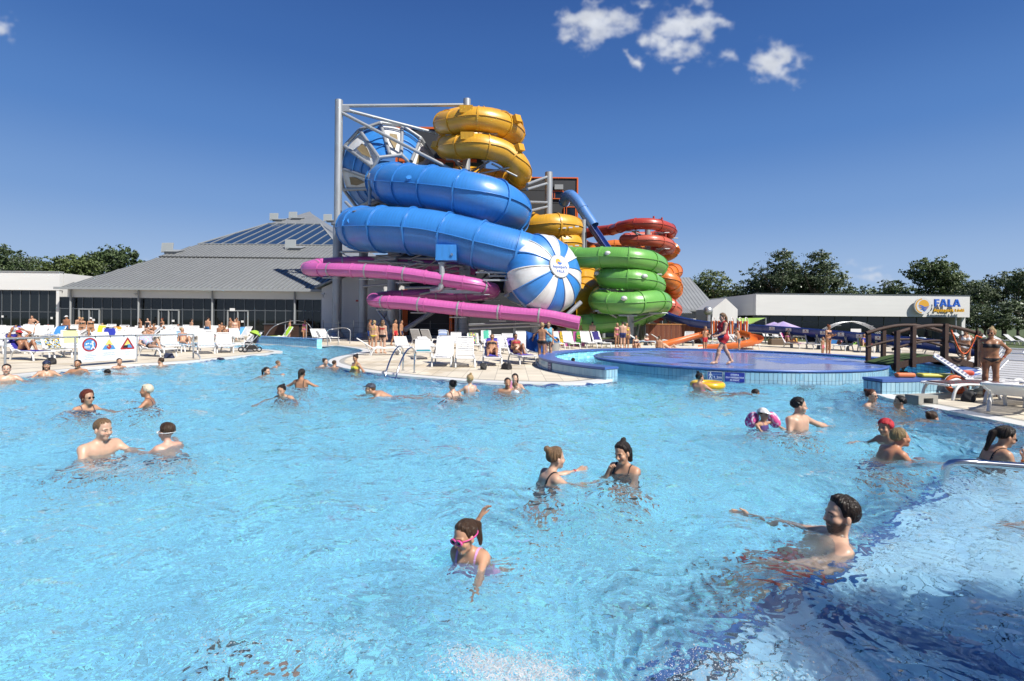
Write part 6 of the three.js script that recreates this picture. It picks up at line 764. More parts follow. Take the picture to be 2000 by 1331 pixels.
{ // right deck, near: plastic loungers and one with a tubular frame
  const a = lounger(V(11.0, 0, -12.3), 0, -1.35, 0.0, 'flat white lounger with a red and black towel near the pool edge', LG.right); towel(a, 0, 'red and black patterned towel on the flat lounger', { th: 0, back: 0, from: -0.7, to: 0.95, w: 0.7, m: tartan });
  const b = lounger(V(12.35, 0, -13.3), 0, 0.75, 0.65, 'white lounger with striped cushion behind the flat one', LG.right); towel(b, 0, 'grey striped towel on the raised lounger', { th: 0.65, over: 0, m: stripeTex([0.75, 0.76, 0.8], [0.45, 0.46, 0.55], 7), to: 0.2 });
  lounger(V(10.15, 0, -10.25), 0, 2.2, 0.3, 'white lounger tipped low at the pool edge beside the blue water', LG.right); for (const [x, z, t, th] of [[12.5, -13.1, -1.2, 0.55], [13.4, -14.3, -1.3, 0.75], [11.6, -11.4, -1.25, 0.55], [14.6, -15.5, -1.2, 0.55], [16.2, -17.2, -1.3, 0.75], [18.0, -19.6, -1.2, 0.95], [19.8, -21.5, -1.1, 0.75]]) lounger(V(x, 0, z), 0, t, th, 'white lounger on the right deck beyond the standing women', LG.right);
  for (let i = 0; i < 7; i++) lounger(1885 + i * 26, 668 + i * 1.5, 0.3, [0.75, 0.55][i % 2], 'white lounger in the row behind the blue slide', 'loungers behind the blue slide');
}
// ───────────────────────── small things on the deck ─────────────────────────
{
  const p = G(1082, 690), b = thing('litter_bin', 'grey litter bin with round blue lid by the tiled wall', 'litter bin', [p.x, DECK, p.z]); mesh('drum', cyl(0.3, 0.27, 0.6, 20, 0, 0.3, 0), mat([0.4, 0.39, 0.36], 0.8), b); mesh('lid', place(new THREE.SphereGeometry(0.31, 20, 10, 0, 6.284, 0, 1.6), [0, 0.6, 0]), mat([0.02, 0.22, 0.6], 0.3), b); mesh('opening', place(new THREE.SphereGeometry(0.1, 14, 8).scale(1, 1, 0.3), [0.16, 0.74, 0.24]), M.black, b);
  const q = G(1800, 789), cb = thing('concrete_foot', 'hollow grey concrete block at the pool edge', 'concrete block', [q.x, DECK, q.z], 0.25); mesh('block', join(box(0.55, 0.06, 0.3, 0, 0.17, 0), box(0.14, 0.14, 0.3, -0.205, 0.07, 0), box(0.14, 0.14, 0.3, 0.205, 0.07, 0), box(0.55, 0.02, 0.3, 0, 0.01, 0)), mat([0.36, 0.35, 0.31], 0.9), cb);
  for (const [u, v, c, lb] of [[944, 722, [0.012, 0.012, 0.014], 'black bag on the deck under the reading woman'], [989, 722, [0.02, 0.018, 0.02], 'black and red rucksack between two sunbathers'], [1892, 784, [0.01, 0.01, 0.012], 'black bag under the flat lounger'], [330, 700, [0.02, 0.03, 0.08], 'navy bag beside the floral sunbather'], [100, 712, [0.012, 0.012, 0.014], 'black bag under the red-capped sunbather'], [1135, 690, [0.01, 0.01, 0.012], 'dark bag on the deck near the tiled wall'], [430, 703, [0.02, 0.02, 0.06], 'dark sandals under a left bank lounger']]) { const s = G(u, v), f = (x, y, z) => hyp(Math.max(Math.abs(x) - 0.15 + 0.25 * y, 0), Math.max(Math.abs(y - 0.11) - 0.07, 0), Math.max(Math.abs(z) - 0.07 + 0.15 * y, 0)) - 0.045 + 0.05 * (vnoise(x * 12 + u, y * 12 + z * 10, 0, 6) - 0.5), n = surfaceNets(f, [-0.28, -0.05, -0.22], [0.28, 0.36, 0.22], 0.025), g = new THREE.BufferGeometry(); g.setAttribute('position', new THREE.BufferAttribute(n.pos, 3)); g.setAttribute('normal', new THREE.BufferAttribute(n.nor, 3)); g.setIndex(n.idx); const t = thing('bag', lb, 'bag', [s.x, DECK, s.z], u); mesh('sack', planUV(g, 3), cloth(c), t); mesh('strap', path([V(-0.12, 0.12, 0.09), V(-0.05, 0.2, 0.12), V(0.06, 0.17, 0.13), V(0.12, 0.1, 0.1)], 0.011, 6, 12), M.frame, t); if (lb.includes('sandals')) t.scale.set(0.9, 0.35, 0.8); }
  const st = G(490, 688), s = thing('pushchair', 'black and lime pushchair parked at the end of the left bank', 'pushchair', [st.x, DECK, st.z], -0.7); for (const x of [-0.24, 0.24]) { mesh('frame', path([V(x, 0.16, 0.4), V(x, 0.5, 0.1), V(x, 1.0, -0.35)], 0.018, 6, 12), M.steel, s); for (const z of [0.4, -0.3]) mesh('wheel', place(new THREE.TorusGeometry(0.11, 0.03, 8, 18), [x, 0.14, z], [0, Math.PI / 2, 0]), M.black, s); mesh('frame', bar(V(x, 0.14, -0.3), V(x, 0.62, 0.15), 0.016, 6), M.steel, s); } mesh('seat', join(rbox(0.44, 0.08, 0.4, 0.03, 0, 0.48, 0.02), rbox(0.44, 0.55, 0.07, 0.03, 0, 0.75, -0.24, [-0.3, 0, 0])), M.black, s); mesh('hood', place(new THREE.SphereGeometry(0.3, 16, 8, 0, Math.PI * 2, 0, 1.3), [0, 0.82, -0.15], [-0.5, 0, 0]), mat([0.35, 0.55, 0.06], 0.8), s); mesh('basket', rbox(0.4, 0.2, 0.5, 0.04, 0, 0.25, 0.0), M.black, s);
  for (const [u, c, lb] of [[1098, [0.8, 0.55, 0.03], 'yellow foam board leaning on the pink landing wall'], [1115, [0.12, 0.25, 0.05], 'dark green foam board on the pink landing wall'], [1131, [0.12, 0.5, 0.08], 'bright green foam board on the pink landing wall']]) { const w = P(u, 655, 35.7), t = thing('foam_board', lb, 'foam board', [w.x, 0.12, -35.82], 0, undefined); mesh('board', rbox(0.34, 0.95, 0.05, 0.02, 0, 0.48, 0), mat(c, 0.7), t); mesh('print', place(new THREE.TorusGeometry(0.1, 0.03, 6, 20), [0, 0.6, 0.03]), mat([0.7, 0.5, 0.1], 0.7), t); }
  for (const [u, v, w, c, lb] of [[1535, 672, 1.7, [0.75, 0.42, 0.05], 'yellow box bench behind the round platform'], [1522, 674, 1.6, [0.16, 0.11, 0.07], 'low brown box beside the yellow bench'], [1632, 672, 1.2, [0.03, 0.2, 0.55], 'blue box bench behind the bridge'], [1660, 673, 1.2, [0.3, 0.62, 0.1], 'green box bench next to the blue one'], [1720, 674, 3.6, [0.55, 0.03, 0.03], 'long red box bench behind the bridge'], [1790, 677, 1.8, [0.03, 0.12, 0.4], 'dark blue box bench beside the red one'], [1890, 683, 2, [0.5, 0.03, 0.03], 'red box bench behind the woman in a white bikini']]) { const p2 = G(u, v), t = thing('box_bench', lb, 'bench', [p2.x, DECK, p2.z]); mesh('box', rbox(w, 0.5, 0.6, 0.03, 0, 0.25, 0), mat(c, 0.5), t); mesh('plinth', box(w - 0.1, 0.05, 0.5, 0, 0.0, 0), M.black, t); }
  // brown fence behind the green coils
  const f = thing('plank_fence', 'reddish brown plank fence behind the orange play slide', 'fence'), a = P(1262, 640, 43.5), e = P(1375, 645, 43.5), n = 34; for (let i = 0; i < n; i++) mesh('plank', box((e.x - a.x) / n - 0.012, 1.55, 0.04, lerp(a.x, e.x, (i + 0.5) / n), 0.82, -43.5 + 0.01 * (i % 2)), mat([[0.19, 0.055, 0.025], [0.22, 0.07, 0.03], [0.16, 0.045, 0.022]][i % 3], 0.8), f); mesh('top_rail', box(e.x - a.x, 0.09, 0.1, (a.x + e.x) / 2, 1.64, -43.5), mat([0.45, 0.2, 0.06], 0.7), f);
  // dark mesh fence posts before the pillars
  const mf = thing('dark_mesh_fence', 'thin dark wire fence between the pillars and the hall', 'fence'); for (const u of [631, 660, 690, 720, 760, 800, 840, 880, 936, 960, 1000]) { const q3 = P(u, 650, 41.5); mesh('post', cyl(0.03, 0.03, 1.7, 6, q3.x, 0.87, -41.5), M.frame, mf); } { const q0 = P(631, 640, 41.5), q1 = P(1000, 640, 41.5); mesh('wire', join(...[0.3, 0.7, 1.1, 1.5].map((y) => bar(V(q0.x, y, -41.5), V(q1.x, y, -41.5), 0.012, 4))), M.frame, mf); }
  // counter before the hall
  const c = G(520, 664), ct = thing('dark_counter', 'dark slatted counter in front of the hall glass', 'counter', [c.x, DECK, c.z - 3]); for (let k = 0; k < 8; k++) mesh('slat', box(3.0, 0.12, 0.05, 0, 0.12 + k * 0.145, 0.3), M.brown, ct); mesh('counter_top', box(3.2, 0.06, 0.8, 0, 1.26, 0), M.frame, ct); mesh('counter_body', box(2.9, 1.2, 0.5, 0, 0.62, 0), M.black, ct);
}
{ // play slides, sail, parasols, arched enclosure
  const s = thing('orange_play_slide', 'orange children slide trough with white ladder rails', 'slide'), U = Array.from({ length: 9 }, (_, k) => [Math.cos(Math.PI + k / 8 * Math.PI) * 0.42, Math.sin(Math.PI + k / 8 * Math.PI) * 0.36]), o2 = mat([0.75, 0.16, 0.02], 0.4);
  mesh('trough', sweep(curveOf([[1392, 645, 37.5], [1365, 652, 37], [1330, 661, 36.5], [1296, 670, 35.5]]), 0, 1, 20, U, false), o2, s); mesh('trough', sweep(curveOf([[1440, 644, 36], [1470, 653, 36], [1478, 662, 34.5], [1440, 670, 33.5], [1370, 675, 33]]), 0, 1, 26, U, false), o2, s);
  for (const u of [1392, 1402, 1428, 1444, 1456]) { const q = P(u, 640, 37); mesh('fin', rbox(0.12, 1.2, 0.5, 0.04, q.x, 1.35, q.z), o2, s); mesh('ladder_rail', path([V(q.x - 0.2, 0.05, q.z + 0.6), V(q.x - 0.1, 1.6, q.z + 0.2), V(q.x, 2.2, q.z), V(q.x + 0.25, 2.1, q.z - 0.2), V(q.x + 0.3, 1.0, q.z - 0.3)], 0.03, 6, 20), M.plastic, s); }
  const sail = thing('shade_sail', 'lime green shade sail stretched before the sign building', 'shade sail'), a = P(1440, 622, 47), b = P(1496, 621, 45), c = P(1462, 633, 42), d = P(1446, 631, 43.5), g = new THREE.PlaneGeometry(1, 1, 10, 10), p = g.attributes.position; for (let i = 0; i < p.count; i++) { const x = p.getX(i) + 0.5, y = p.getY(i) + 0.5, q = d.clone().lerp(c, x).lerp(a.clone().lerp(b, x), y); p.setXYZ(i, q.x, q.y - 0.35 * Math.sin(Math.PI * x) * Math.sin(Math.PI * y), q.z); } g.computeVertexNormals(); mesh('cloth', g, mat([0.42, 0.72, 0.08], 0.8, { transmission: 0.25, thickness: 0 }), sail); for (const q of [a, b, c, d]) mesh('pole', cyl(0.05, 0.05, q.y, 8, q.x, q.y / 2, q.z), M.galv, sail);
  for (const [u, v, Z, lb] of [[1512, 629, 46, 'faded lilac parasol beside the shade sail'], [1530, 628, 44.5, 'larger lilac parasol in front of the dark glass']]) { const q = P(u, v, Z), t = thing('parasol', lb, 'parasol', [q.x, 0, q.z]); for (let k = 0; k < 8; k++) { const gg = new THREE.ConeGeometry(1.55, 0.6, 4, 1, true, k * Math.PI / 4, Math.PI / 4); gg.translate(0, q.y - 0.3, 0); mesh('canopy_panel', gg, mat(k % 2 ? [0.42, 0.33, 0.62] : [0.52, 0.43, 0.68], 0.85), t); } mesh('pole', cyl(0.03, 0.03, q.y, 8, 0, q.y / 2, 0), M.galv, t); }
  const en = thing('arched_enclosure', 'low arched glass enclosure frame before the sign building', 'enclosure'), z = 45; for (let k = 0; k < 4; k++) { const x0 = P(1598, 640, z + k).x, x1 = P(1735, 640, z + k).x, q = []; for (let i = 0; i <= 16; i++) { const t = i / 16; q.push(V(lerp(x0, x1, t), 0.3 + 1.75 * Math.sin(Math.PI * t) ** 0.7, -z - k * 1.3)); } mesh('arch', path(q, 0.03, 6, 40), M.steel, en); } for (let i = 1; i < 8; i++) { const t = i / 8, x = lerp(P(1598, 640, z).x, P(1735, 640, z).x, t), y = 0.3 + 1.75 * Math.sin(Math.PI * t) ** 0.7; mesh('purlin', bar(V(x, y, -z), V(x + 3, y, -z - 3.9), 0.02, 5), M.steel, en); } const nb = P(1672, 646, 44.5); mesh('notice', box(0.9, 0.3, 0.04, nb.x, nb.y, nb.z), M.plastic, en);
  const pl = thing('splash_pool', 'shallow blue splash pool basin behind the tiled ring wall', 'pool'), w0 = G(1180, 676), w1 = G(1350, 676); mesh('basin', flat([[w0.x, -w0.z], [w1.x, -w1.z], [w1.x + 1, 36], [w0.x, 36]], DECK + 0.012), mat([0.12, 0.42, 0.72], 0.15), pl); mesh('kerb', box(w1.x - w0.x + 1, 0.1, 0.3, (w0.x + w1.x) / 2 + 0.5, 0.09, -36.1), M.rim, pl);
}

// ───────────────────────── the people ─────────────────────────
const BUN = { extra: [[0, 0.09, -0.1, 0, 0.105, -0.115, 0.04, 0.036]] }, TOPBUN = { extra: [[0, 0.13, -0.05, 0, 0.155, -0.06, 0.038, 0.032]] }, PONY = { extra: [[0, 0.07, -0.105, 0, 0.03, -0.15, 0.03, 0.03], [0, 0.03, -0.15, 0, -0.13, -0.15, 0.032, 0.016]] }, LONG = { nape: -0.1, side: -0.02, extra: [[0.035, -0.03, -0.085, 0.05, -0.2, -0.075, 0.05, 0.03], [-0.035, -0.03, -0.085, -0.05, -0.2, -0.075, 0.05, 0.03], [0, -0.02, -0.09, 0, -0.2, -0.085, 0.055, 0.035]] }, BOB = { nape: -0.1, side: -0.05, thick: 0.022, extra: [[0.06, 0, -0.03, 0.065, -0.07, -0.025, 0.035, 0.025], [-0.06, 0, -0.03, -0.065, -0.07, -0.025, 0.035, 0.025]] }, SHORT = { thick: 0.006, nape: -0.06 }, MOP = { thick: 0.016, curl: 1, nape: -0.06 }, SLICK = { thick: 0.012, fore: 0.082, nape: -0.085 };
const treadArms = { l: [[0.7, -0.55, 0.5], [0.3, -0.1, 1]], r: [[-0.7, -0.55, 0.5], [-0.3, -0.1, 1]] }, treadLegs = { l: [[0.2, -1, 0.25], [0.05, -1, -0.35]], r: [[-0.2, -1, 0.1], [-0.05, -1, -0.2]] };
// u, v of the head top and of the waterline
function swimmer(u, vTop, vWater, o) { const w = G(u, vWater, 0), S = (o.height ?? 1.7) / 1.7, HS = o.headScale ?? (o.sex === 'c' ? 1.18 : 1), y = P(u, vTop, -w.z).y; return makePerson({ arms: treadArms, legs: treadLegs, cell: 0.022, ...o, base: 'neck', at: [w.x, y - 0.262 * HS * S + (o.dy ?? 0), w.z] }); }
const BK = [0.012, 0.012, 0.016], NV = [0.012, 0.02, 0.07], L_ = Math.PI / 2;
// close by
swimmer(914, 1011, 1094, { label: 'girl in pink goggles and lilac swimsuit swimming with one arm stretched ahead', sex: 'c', height: 1.3, headScale: 1.16, skin: SKIN.mid, hair: HAIR.brown, style: { ...PONY, thick: 0.008 }, turn: -0.42, lean: [0.5, 0, 0], headTurn: [-0.3, 0.16, 0.1], fine: 0.0042, cell: 0.011, goggles: [0.8, 0.08, 0.32], wear: [['suit', [0.72, 0.36, 0.66], 'swimsuit', 0.006]], arms: { l: [[0.32, -0.34, 1], [0.34, -0.22, 1]], r: [[-0.1, 0.1, -1], [0.5, 1, -0.3]] }, legs: { l: [[0.1, -0.8, -1], [0, -0.6, -1]], r: [[-0.1, -1, -0.7], [0, -0.4, -1]] }, curl: { l: 0.15, r: 0.5 } });
swimmer(1640, 959, 1056, { label: 'bearded dark-haired man in orange swim shorts wading with both arms out', sex: 'm', height: 1.84, headScale: 1.08, skin: SKIN.fair, hair: HAIR.dark, style: { ...SLICK, fore: 0.088, thick: 0.014 }, beard: 0.92, turn: -1.78, lean: [-0.45, 0, 0], dy: -0.05, headTurn: [0.2, -0.06, 0], fine: 0.0042, cell: 0.012, headTilt: 0, wear: [['trunks', [0.72, 0.06, 0.012], 'swim_shorts', 0.014]], bands: [['l', [0.02, 0.3, 0.12]]], arms: { l: [[0.62, -0.42, 0.9], [0.2, 0.1, 1]], r: [[-0.62, -0.15, 1], [-0.3, 0.12, 1]] }, legs: { l: [[0.3, -0.3, 1], [0.05, -0.6, 0.2]], r: [[-0.3, -0.4, 0.9], [-0.05, -0.6, 0.1]] } });
swimmer(1079, 874, 932, { label: 'blond girl with hair bun reaching both arms towards her friend', sex: 'f', height: 1.58, headScale: 1.04, skin: SKIN.fair, hair: HAIR.light, style: { ...BUN, thick: 0.012, extra: [[0, 0.1, -0.1, 0, 0.115, -0.12, 0.043, 0.038]] }, turn: 1.95, lean: [0.3, 0, 0], fine: 0.005, cell: 0.013, wear: [['suit', BK, 'swimsuit', 0.006]], bands: [['l', [0.6, 0.03, 0.04]]], arms: { l: [[0.35, -0.35, 1], [0.05, 0.12, 1]], r: [[-0.3, -0.6, 1], [0.1, -0.22, 1]] } });
swimmer(1219, 863, 926, { label: 'laughing dark-haired girl rubbing her face with one hand', sex: 'f', height: 1.56, headScale: 1.04, skin: SKIN.mid, hair: HAIR.dark, style: { ...TOPBUN, thick: 0.013, extra: [[0, 0.12, -0.06, 0, 0.14, -0.075, 0.035, 0.03], [0, 0.0, -0.1, 0, -0.12, -0.1, 0.05, 0.03]] }, turn: -0.75, lean: [0.22, 0, 0], headTurn: [-0.15, 0.22, 0.15], fine: 0.005, cell: 0.013, wear: [['suit', BK, 'swimsuit', 0.006]], arms: { r: [[-0.28, -0.8, 0.5], [0.5, 1, 0.12]], l: [[0.3, -0.75, 0.75], [-0.25, -0.2, 1]] }, curl: { r: 0.9, l: 0.2 } });
swimmer(196, 817, 880, { label: 'light-brown short-haired man wading towards the boy in white goggles', sex: 'm', height: 1.8, headScale: 1.04, skin: SKIN.fair, hair: HAIR.light, style: { thick: 0.004, nape: -0.045, fore: 0.08 }, turn: 1.2, lean: [0.2, 0, 0], headTurn: [0.1, 0.1, 0], fine: 0.005, cell: 0.013, wear: [['trunks', NV, 'swim_trunks', 0.012]], arms: { l: [[0.35, -0.6, 0.9], [0.0, -0.05, 1]], r: [[-0.35, -0.75, 0.6], [-0.5, -0.15, 1]] } });
swimmer(327, 827, 876, { label: 'boy in white goggles and navy trunks facing the wading man', sex: 'c', height: 1.42, headScale: 1.17, skin: SKIN.pink, hair: HAIR.brown, style: { thick: 0.012, nape: -0.035 }, turn: -2.15, lean: [0.15, 0, 0], headTurn: [0.25, 0, 0], fine: 0.005, cell: 0.013, goggles: [0.8, 0.8, 0.8], wear: [['trunks', NV, 'swim_trunks', 0.01]], arms: { r: [[-0.5, -0.35, 1], [-0.2, 0.1, 1]], l: [[0.5, -0.5, 0.6], [0, -0.3, 1]] } });
swimmer(1750, 835, 893, { label: 'sunburnt boy with bleached fringe moving through water beside the red cap', sex: 'm', height: 1.62, headScale: 1.06, skin: [0.55, 0.25, 0.14], hair: [0.24, 0.17, 0.08], style: { thick: 0.01, nape: -0.05 }, turn: 1.5, lean: [0.5, 0, 0], headTurn: [0, -0.2, 0], fine: 0.005, cell: 0.013, wear: [['trunks', [0.01, 0.03, 0.2], 'swim_trunks', 0.012]], arms: { l: [[0.3, -0.8, 0.8], [0.1, -0.1, 1]], r: [[-0.3, -0.8, 0.7], [-0.1, 0.1, 1]] } });
swimmer(1955, 832, 902, { label: 'woman with wet ponytail and sunglasses holding a hand to her mouth', sex: 'f', height: 1.7, headScale: 1.04, skin: SKIN.mid, hair: HAIR.dark, style: { ...PONY, extra: [[0, 0.06, -0.1, 0, 0.0, -0.14, 0.035, 0.03], [0, 0.0, -0.14, 0, -0.22, -0.15, 0.04, 0.02]] }, turn: 1.35, lean: [0.4, 0, 0], headTurn: [0, 0.3, 0], fine: 0.005, cell: 0.013, glasses: 1, wear: [['suit', BK, 'swimsuit', 0.006]], bands: [['r', [0.75, 0.22, 0.04]]], weight: 1.06, arms: { r: [[-0.22, -1, 0.42], [0.16, 1, 0.3]], l: [[0.3, -0.9, 0.5], [0, 0.1, 1]] }, curl: { r: 1.0, l: 0.3 } });
swimmer(1733, 818, 868, { label: 'child in a red swim cap behind the sunburnt boy', sex: 'c', height: 1.4, skin: SKIN.mid, hair: HAIR.brown, cap: { color: [0.5, 0.015, 0.03], low: 1 }, turn: -1.2, lean: [0.3, 0, 0], cell: 0.016, arms: { l: [[0.4, -0.5, 1], [0.1, 0.1, 1]], r: [[-0.4, -0.5, 1], [-0.1, 0, 1]] } });
// middle distance
swimmer(1558, 777, 832, { label: 'man with curly dark hair standing in the water beside the white-capped child', sex: 'm', height: 1.8, skin: SKIN.fair, hair: HAIR.black, style: MOP, turn: 0.4, headTurn: [0.85, 0, 0], cell: 0.016, fine: 0.006, headScale: 1.04, arms: { l: [[1, -0.45, 0.25], [1, -0.3, 0.2]], r: [[-0.35, -0.9, 0.3], [-0.2, -0.5, 0.9]] }, wear: [['trunks', NV, 'swim_trunks', 0.012]] });
swimmer(1489, 798, 834, { label: 'small child in a white cap with pink armbands', sex: 'c', height: 1.05, headScale: 1.3, skin: SKIN.mid, hair: HAIR.brown, style: SHORT, cap: { color: [0.8, 0.8, 0.8], brim: 1 }, turn: 0.6, cell: 0.014, wear: [['suit', [0.1, 0.05, 0.2], 'swimsuit']], arms: { l: [[1, 0.05, 0.3], [0.3, -0.6, 0.8]], r: [[-1, 0.05, 0.3], [-0.3, -0.6, 0.8]] } });
for (const s of [-1, 1]) { const p = G(1490 + s * 21, 831, 0); const a = tag(mesh(numbered('armband'), (() => { const g = new THREE.TorusGeometry(0.075, 0.055, 12, 20).scale(1, 1.15, 1.3); g.rotateY(Math.PI / 2); return g; })(), patchTex([[0.9, 0.35, 0.6], [0.9, 0.35, 0.6], [0.95, 0.85, 0.9]], 6, 441), scene), s < 0 ? 'pink dotted armband on the far arm of the white-capped child' : 'pink dotted armband between the capped child and the man', 'armband'); a.position.set(p.x, 0.09, p.z); a.rotation.z = s * 0.5; }
swimmer(167, 762, 802, { label: 'woman with a red-brown bob and glasses in a dark swimsuit', sex: 'f', height: 1.66, skin: SKIN.mid, hair: HAIR.red, style: BOB, glasses: 1, turn: 1.3, lean: [0.25, 0, 0], cell: 0.016, headScale: 1.08, wear: [['suit', NV, 'swimsuit']] });
swimmer(289, 751, 788, { label: 'white-blond woman with sunglasses pushed up into her hair', sex: 'f', height: 1.66, skin: SKIN.tan, hair: HAIR.white, style: SLICK, glasses: 'up', turn: -1.2, lean: [0.1, 0, 0], cell: 0.016, headScale: 1.06, wear: [['suit', NV, 'swimsuit']] });
swimmer(552, 750, 782, { label: 'woman swimming breaststroke with goggles pushed up on dark hair', sex: 'f', height: 1.66, skin: SKIN.mid, hair: HAIR.dark, style: BUN, glasses: 'up', turn: -0.05, lean: [0.7, 0, 0], headTurn: [0, 0.1, 0], cell: 0.016, wear: [['top', BK, 'bikini_top'], ['bottom', BK, 'bikini_bottom']] });
swimmer(588, 721, 754, { label: 'dark-haired woman with black straps seen from behind in the pool', sex: 'f', height: 1.68, skin: SKIN.tan, hair: HAIR.dark, style: PONY, turn: 3.05, cell: 0.018, wear: [['suit', BK, 'swimsuit']], arms: { l: [[0.9, -0.5, 0.2], [0.6, -0.6, 0.6]], r: [[-0.9, -0.5, 0.2], [-0.6, -0.6, 0.6]] } });
swimmer(517, 717, 735, { label: 'girl with wet ponytail stretching an arm out over the water', sex: 'c', height: 1.45, skin: SKIN.fair, hair: HAIR.dark, style: PONY, turn: 1.35, lean: [0.6, 0, 0], cell: 0.02, arms: { l: [[0.2, 0.0, 1], [0.1, 0.25, 1]], r: [[-0.4, -0.6, 0.7], [0, 0, 1]] } });
swimmer(540, 704, 717, { label: 'child in an orange top bending away in the pool', sex: 'c', height: 1.2, skin: SKIN.mid, hair: HAIR.light, style: SHORT, turn: 2.2, lean: [0.6, 0, 0], cell: 0.022, wear: [['suit', [0.75, 0.2, 0.03], 'swimsuit']] });
swimmer(633, 700, 716, { label: 'brown-haired woman floating beside the short-haired boy', sex: 'f', height: 1.66, skin: SKIN.fair, hair: HAIR.brown, style: BUN, turn: 1.1, lean: [0.5, 0, 0], cell: 0.022 });
swimmer(652, 704, 719, { label: 'boy with cropped hair seen from behind near the deck edge', sex: 'm', height: 1.5, skin: SKIN.mid, hair: HAIR.brown, style: SHORT, turn: 2.9, cell: 0.022 });
swimmer(695, 692, 727, { label: 'girl in a yellow bikini standing waist deep at the pool edge', sex: 'f', height: 1.62, skin: SKIN.tan, hair: HAIR.dark, style: BUN, turn: -0.7, headTurn: [0.2, 0.3, 0], cell: 0.018, dy: -0.02, wear: [['top', [0.75, 0.62, 0.05], 'bikini_top'], ['bottom', [0.75, 0.62, 0.05], 'bikini_bottom']], arms: { l: [[0.8, -0.8, -0.2], [0.3, -1, -0.2]], r: [[-0.3, -1, 0.2], [0, -1, 0.3]] } });
swimmer(731, 746, 772, { label: 'man in a dark patterned cap swimming breaststroke in red shorts', sex: 'm', height: 1.75, skin: SKIN.mid, hair: HAIR.light, style: SHORT, cap: { color: [0.05, 0.06, 0.09], brim: 1 }, glasses: 1, turn: -1.25, lean: [1.15, 0, 0], headTurn: [0, -0.15, 0], cell: 0.018, wear: [['trunks', [0.6, 0.12, 0.08], 'swim_trunks', 0.012]], legs: { l: [[0.2, -0.25, -1], [0, -0.1, -1]], r: [[-0.2, -0.25, -1], [0, -0.1, -1]] } });
swimmer(885, 743, 774, { label: 'woman with black hair bun seen from behind reaching sideways', sex: 'f', height: 1.68, skin: SKIN.fair, hair: HAIR.black, style: BUN, turn: -2.4, lean: [0.15, 0, 0], cell: 0.018, wear: [['suit', BK, 'swimsuit']], arms: { l: [[0.5, -0.6, 0.7], [0, 0, 1]], r: [[-0.8, -0.45, 0.5], [-0.2, 0.05, 1]] } });
swimmer(918, 732, 766, { label: 'blond child with a top bun standing beside the black-haired woman', sex: 'c', height: 1.4, skin: SKIN.fair, hair: HAIR.blond, style: TOPBUN, turn: -2.6, cell: 0.018, wear: [['suit', [0.5, 0.5, 0.55], 'swimsuit']] });
swimmer(1006, 730, 757, { label: 'woman with glasses standing behind the father and toddler', sex: 'f', height: 1.66, skin: SKIN.fair, hair: HAIR.dark, style: LONG, turn: -0.2, cell: 0.02 });
swimmer(991, 738, 764, { label: 'short-haired father holding a toddler in the pool', sex: 'm', height: 1.74, skin: SKIN.tan, hair: HAIR.dark, style: SHORT, turn: 0.1, cell: 0.02, arms: { l: [[0.3, -0.7, 0.6], [0.3, 0.3, 1]], r: [[-0.4, -0.7, 0.5], [0.3, 0, 1]] } });
swimmer(1006, 748, 768, { label: 'toddler in white and pink held by the short-haired father', sex: 'c', height: 0.98, skin: SKIN.fair, hair: HAIR.light, style: SHORT, turn: 2.2, cell: 0.016, wear: [['shirt', [0.78, 0.76, 0.78], 'shirt']] });
tag(mesh(numbered('swim_board'), rbox(0.13, 0.34, 0.04, 0.03), mat([0.75, 0.3, 0.5], 0.6), scene), 'pink foam float between the father and the toddler', 'float').position.copy(P(995, 759, 12.9)).y += 0.02;
swimmer(1366, 729, 762, { label: 'woman with a black bun inside the yellow swim ring', sex: 'f', height: 1.66, skin: SKIN.mid, hair: HAIR.black, style: TOPBUN, turn: 2.3, headTurn: [-0.5, 0, 0], cell: 0.018, wear: [['top', [0.7, 0.2, 0.35], 'bikini_top']] });
{ const p = G(1382, 757, 0), r = thing('swim_ring', 'yellow inflatable swim ring around the black-haired woman', 'swim ring', [p.x, 0.07, p.z]); const t = new THREE.TorusGeometry(0.36, 0.1, 14, 36); t.rotateX(Math.PI / 2); mesh('ring', t, mat([0.78, 0.5, 0.02], 0.3), r); const k = new THREE.TorusGeometry(0.36, 0.035, 8, 30, 2.5); k.rotateX(Math.PI / 2); mesh('print', place(k, [0, 0.072, 0]), mat([0.75, 0.25, 0.1], 0.4), r); }
swimmer(1468, 757, 768, { label: 'dark wet head of a swimmer gliding before the platform', sex: 'm', height: 1.6, skin: SKIN.tan, hair: HAIR.dark, style: SHORT, turn: 1.3, lean: [1.2, 0, 0], headTurn: [0, 0.4, 0], cell: 0.02, legs: { l: [[0.1, -0.1, -1], [0, -0.1, -1]], r: [[-0.1, -0.1, -1], [0, -0.1, -1]] } });
swimmer(1700, 743, 768, { label: 'dark-haired boy seen from behind near the tiled wall end', sex: 'c', height: 1.4, skin: SKIN.tan, hair: HAIR.dark, style: SHORT, turn: 3.0, cell: 0.018, arms: { l: [[0.9, -0.6, 0.1], [0.8, -0.4, 0.4]], r: [[-0.9, -0.6, 0.1], [-0.8, -0.4, 0.4]] } });
swimmer(1700, 761, 790, { label: 'auburn woman in dark sunglasses up to her shoulders in water', sex: 'f', height: 1.66, skin: SKIN.fair, hair: [0.09, 0.035, 0.018], style: BUN, glasses: 1, turn: 0.55, cell: 0.016, headScale: 1.08 });
swimmer(1760, 774, 800, { label: 'dark-haired youth reaching towards the woman in sunglasses', sex: 'm', height: 1.6, skin: SKIN.mid, hair: HAIR.black, style: MOP, turn: -1.9, cell: 0.016, headScale: 1.08, arms: { r: [[-0.4, -0.15, 1], [-0.2, 0.1, 1]], l: [[0.3, -0.7, 0.7], [0, -0.2, 1]] }, bands: [['r', [0.02, 0.12, 0.6]]] });
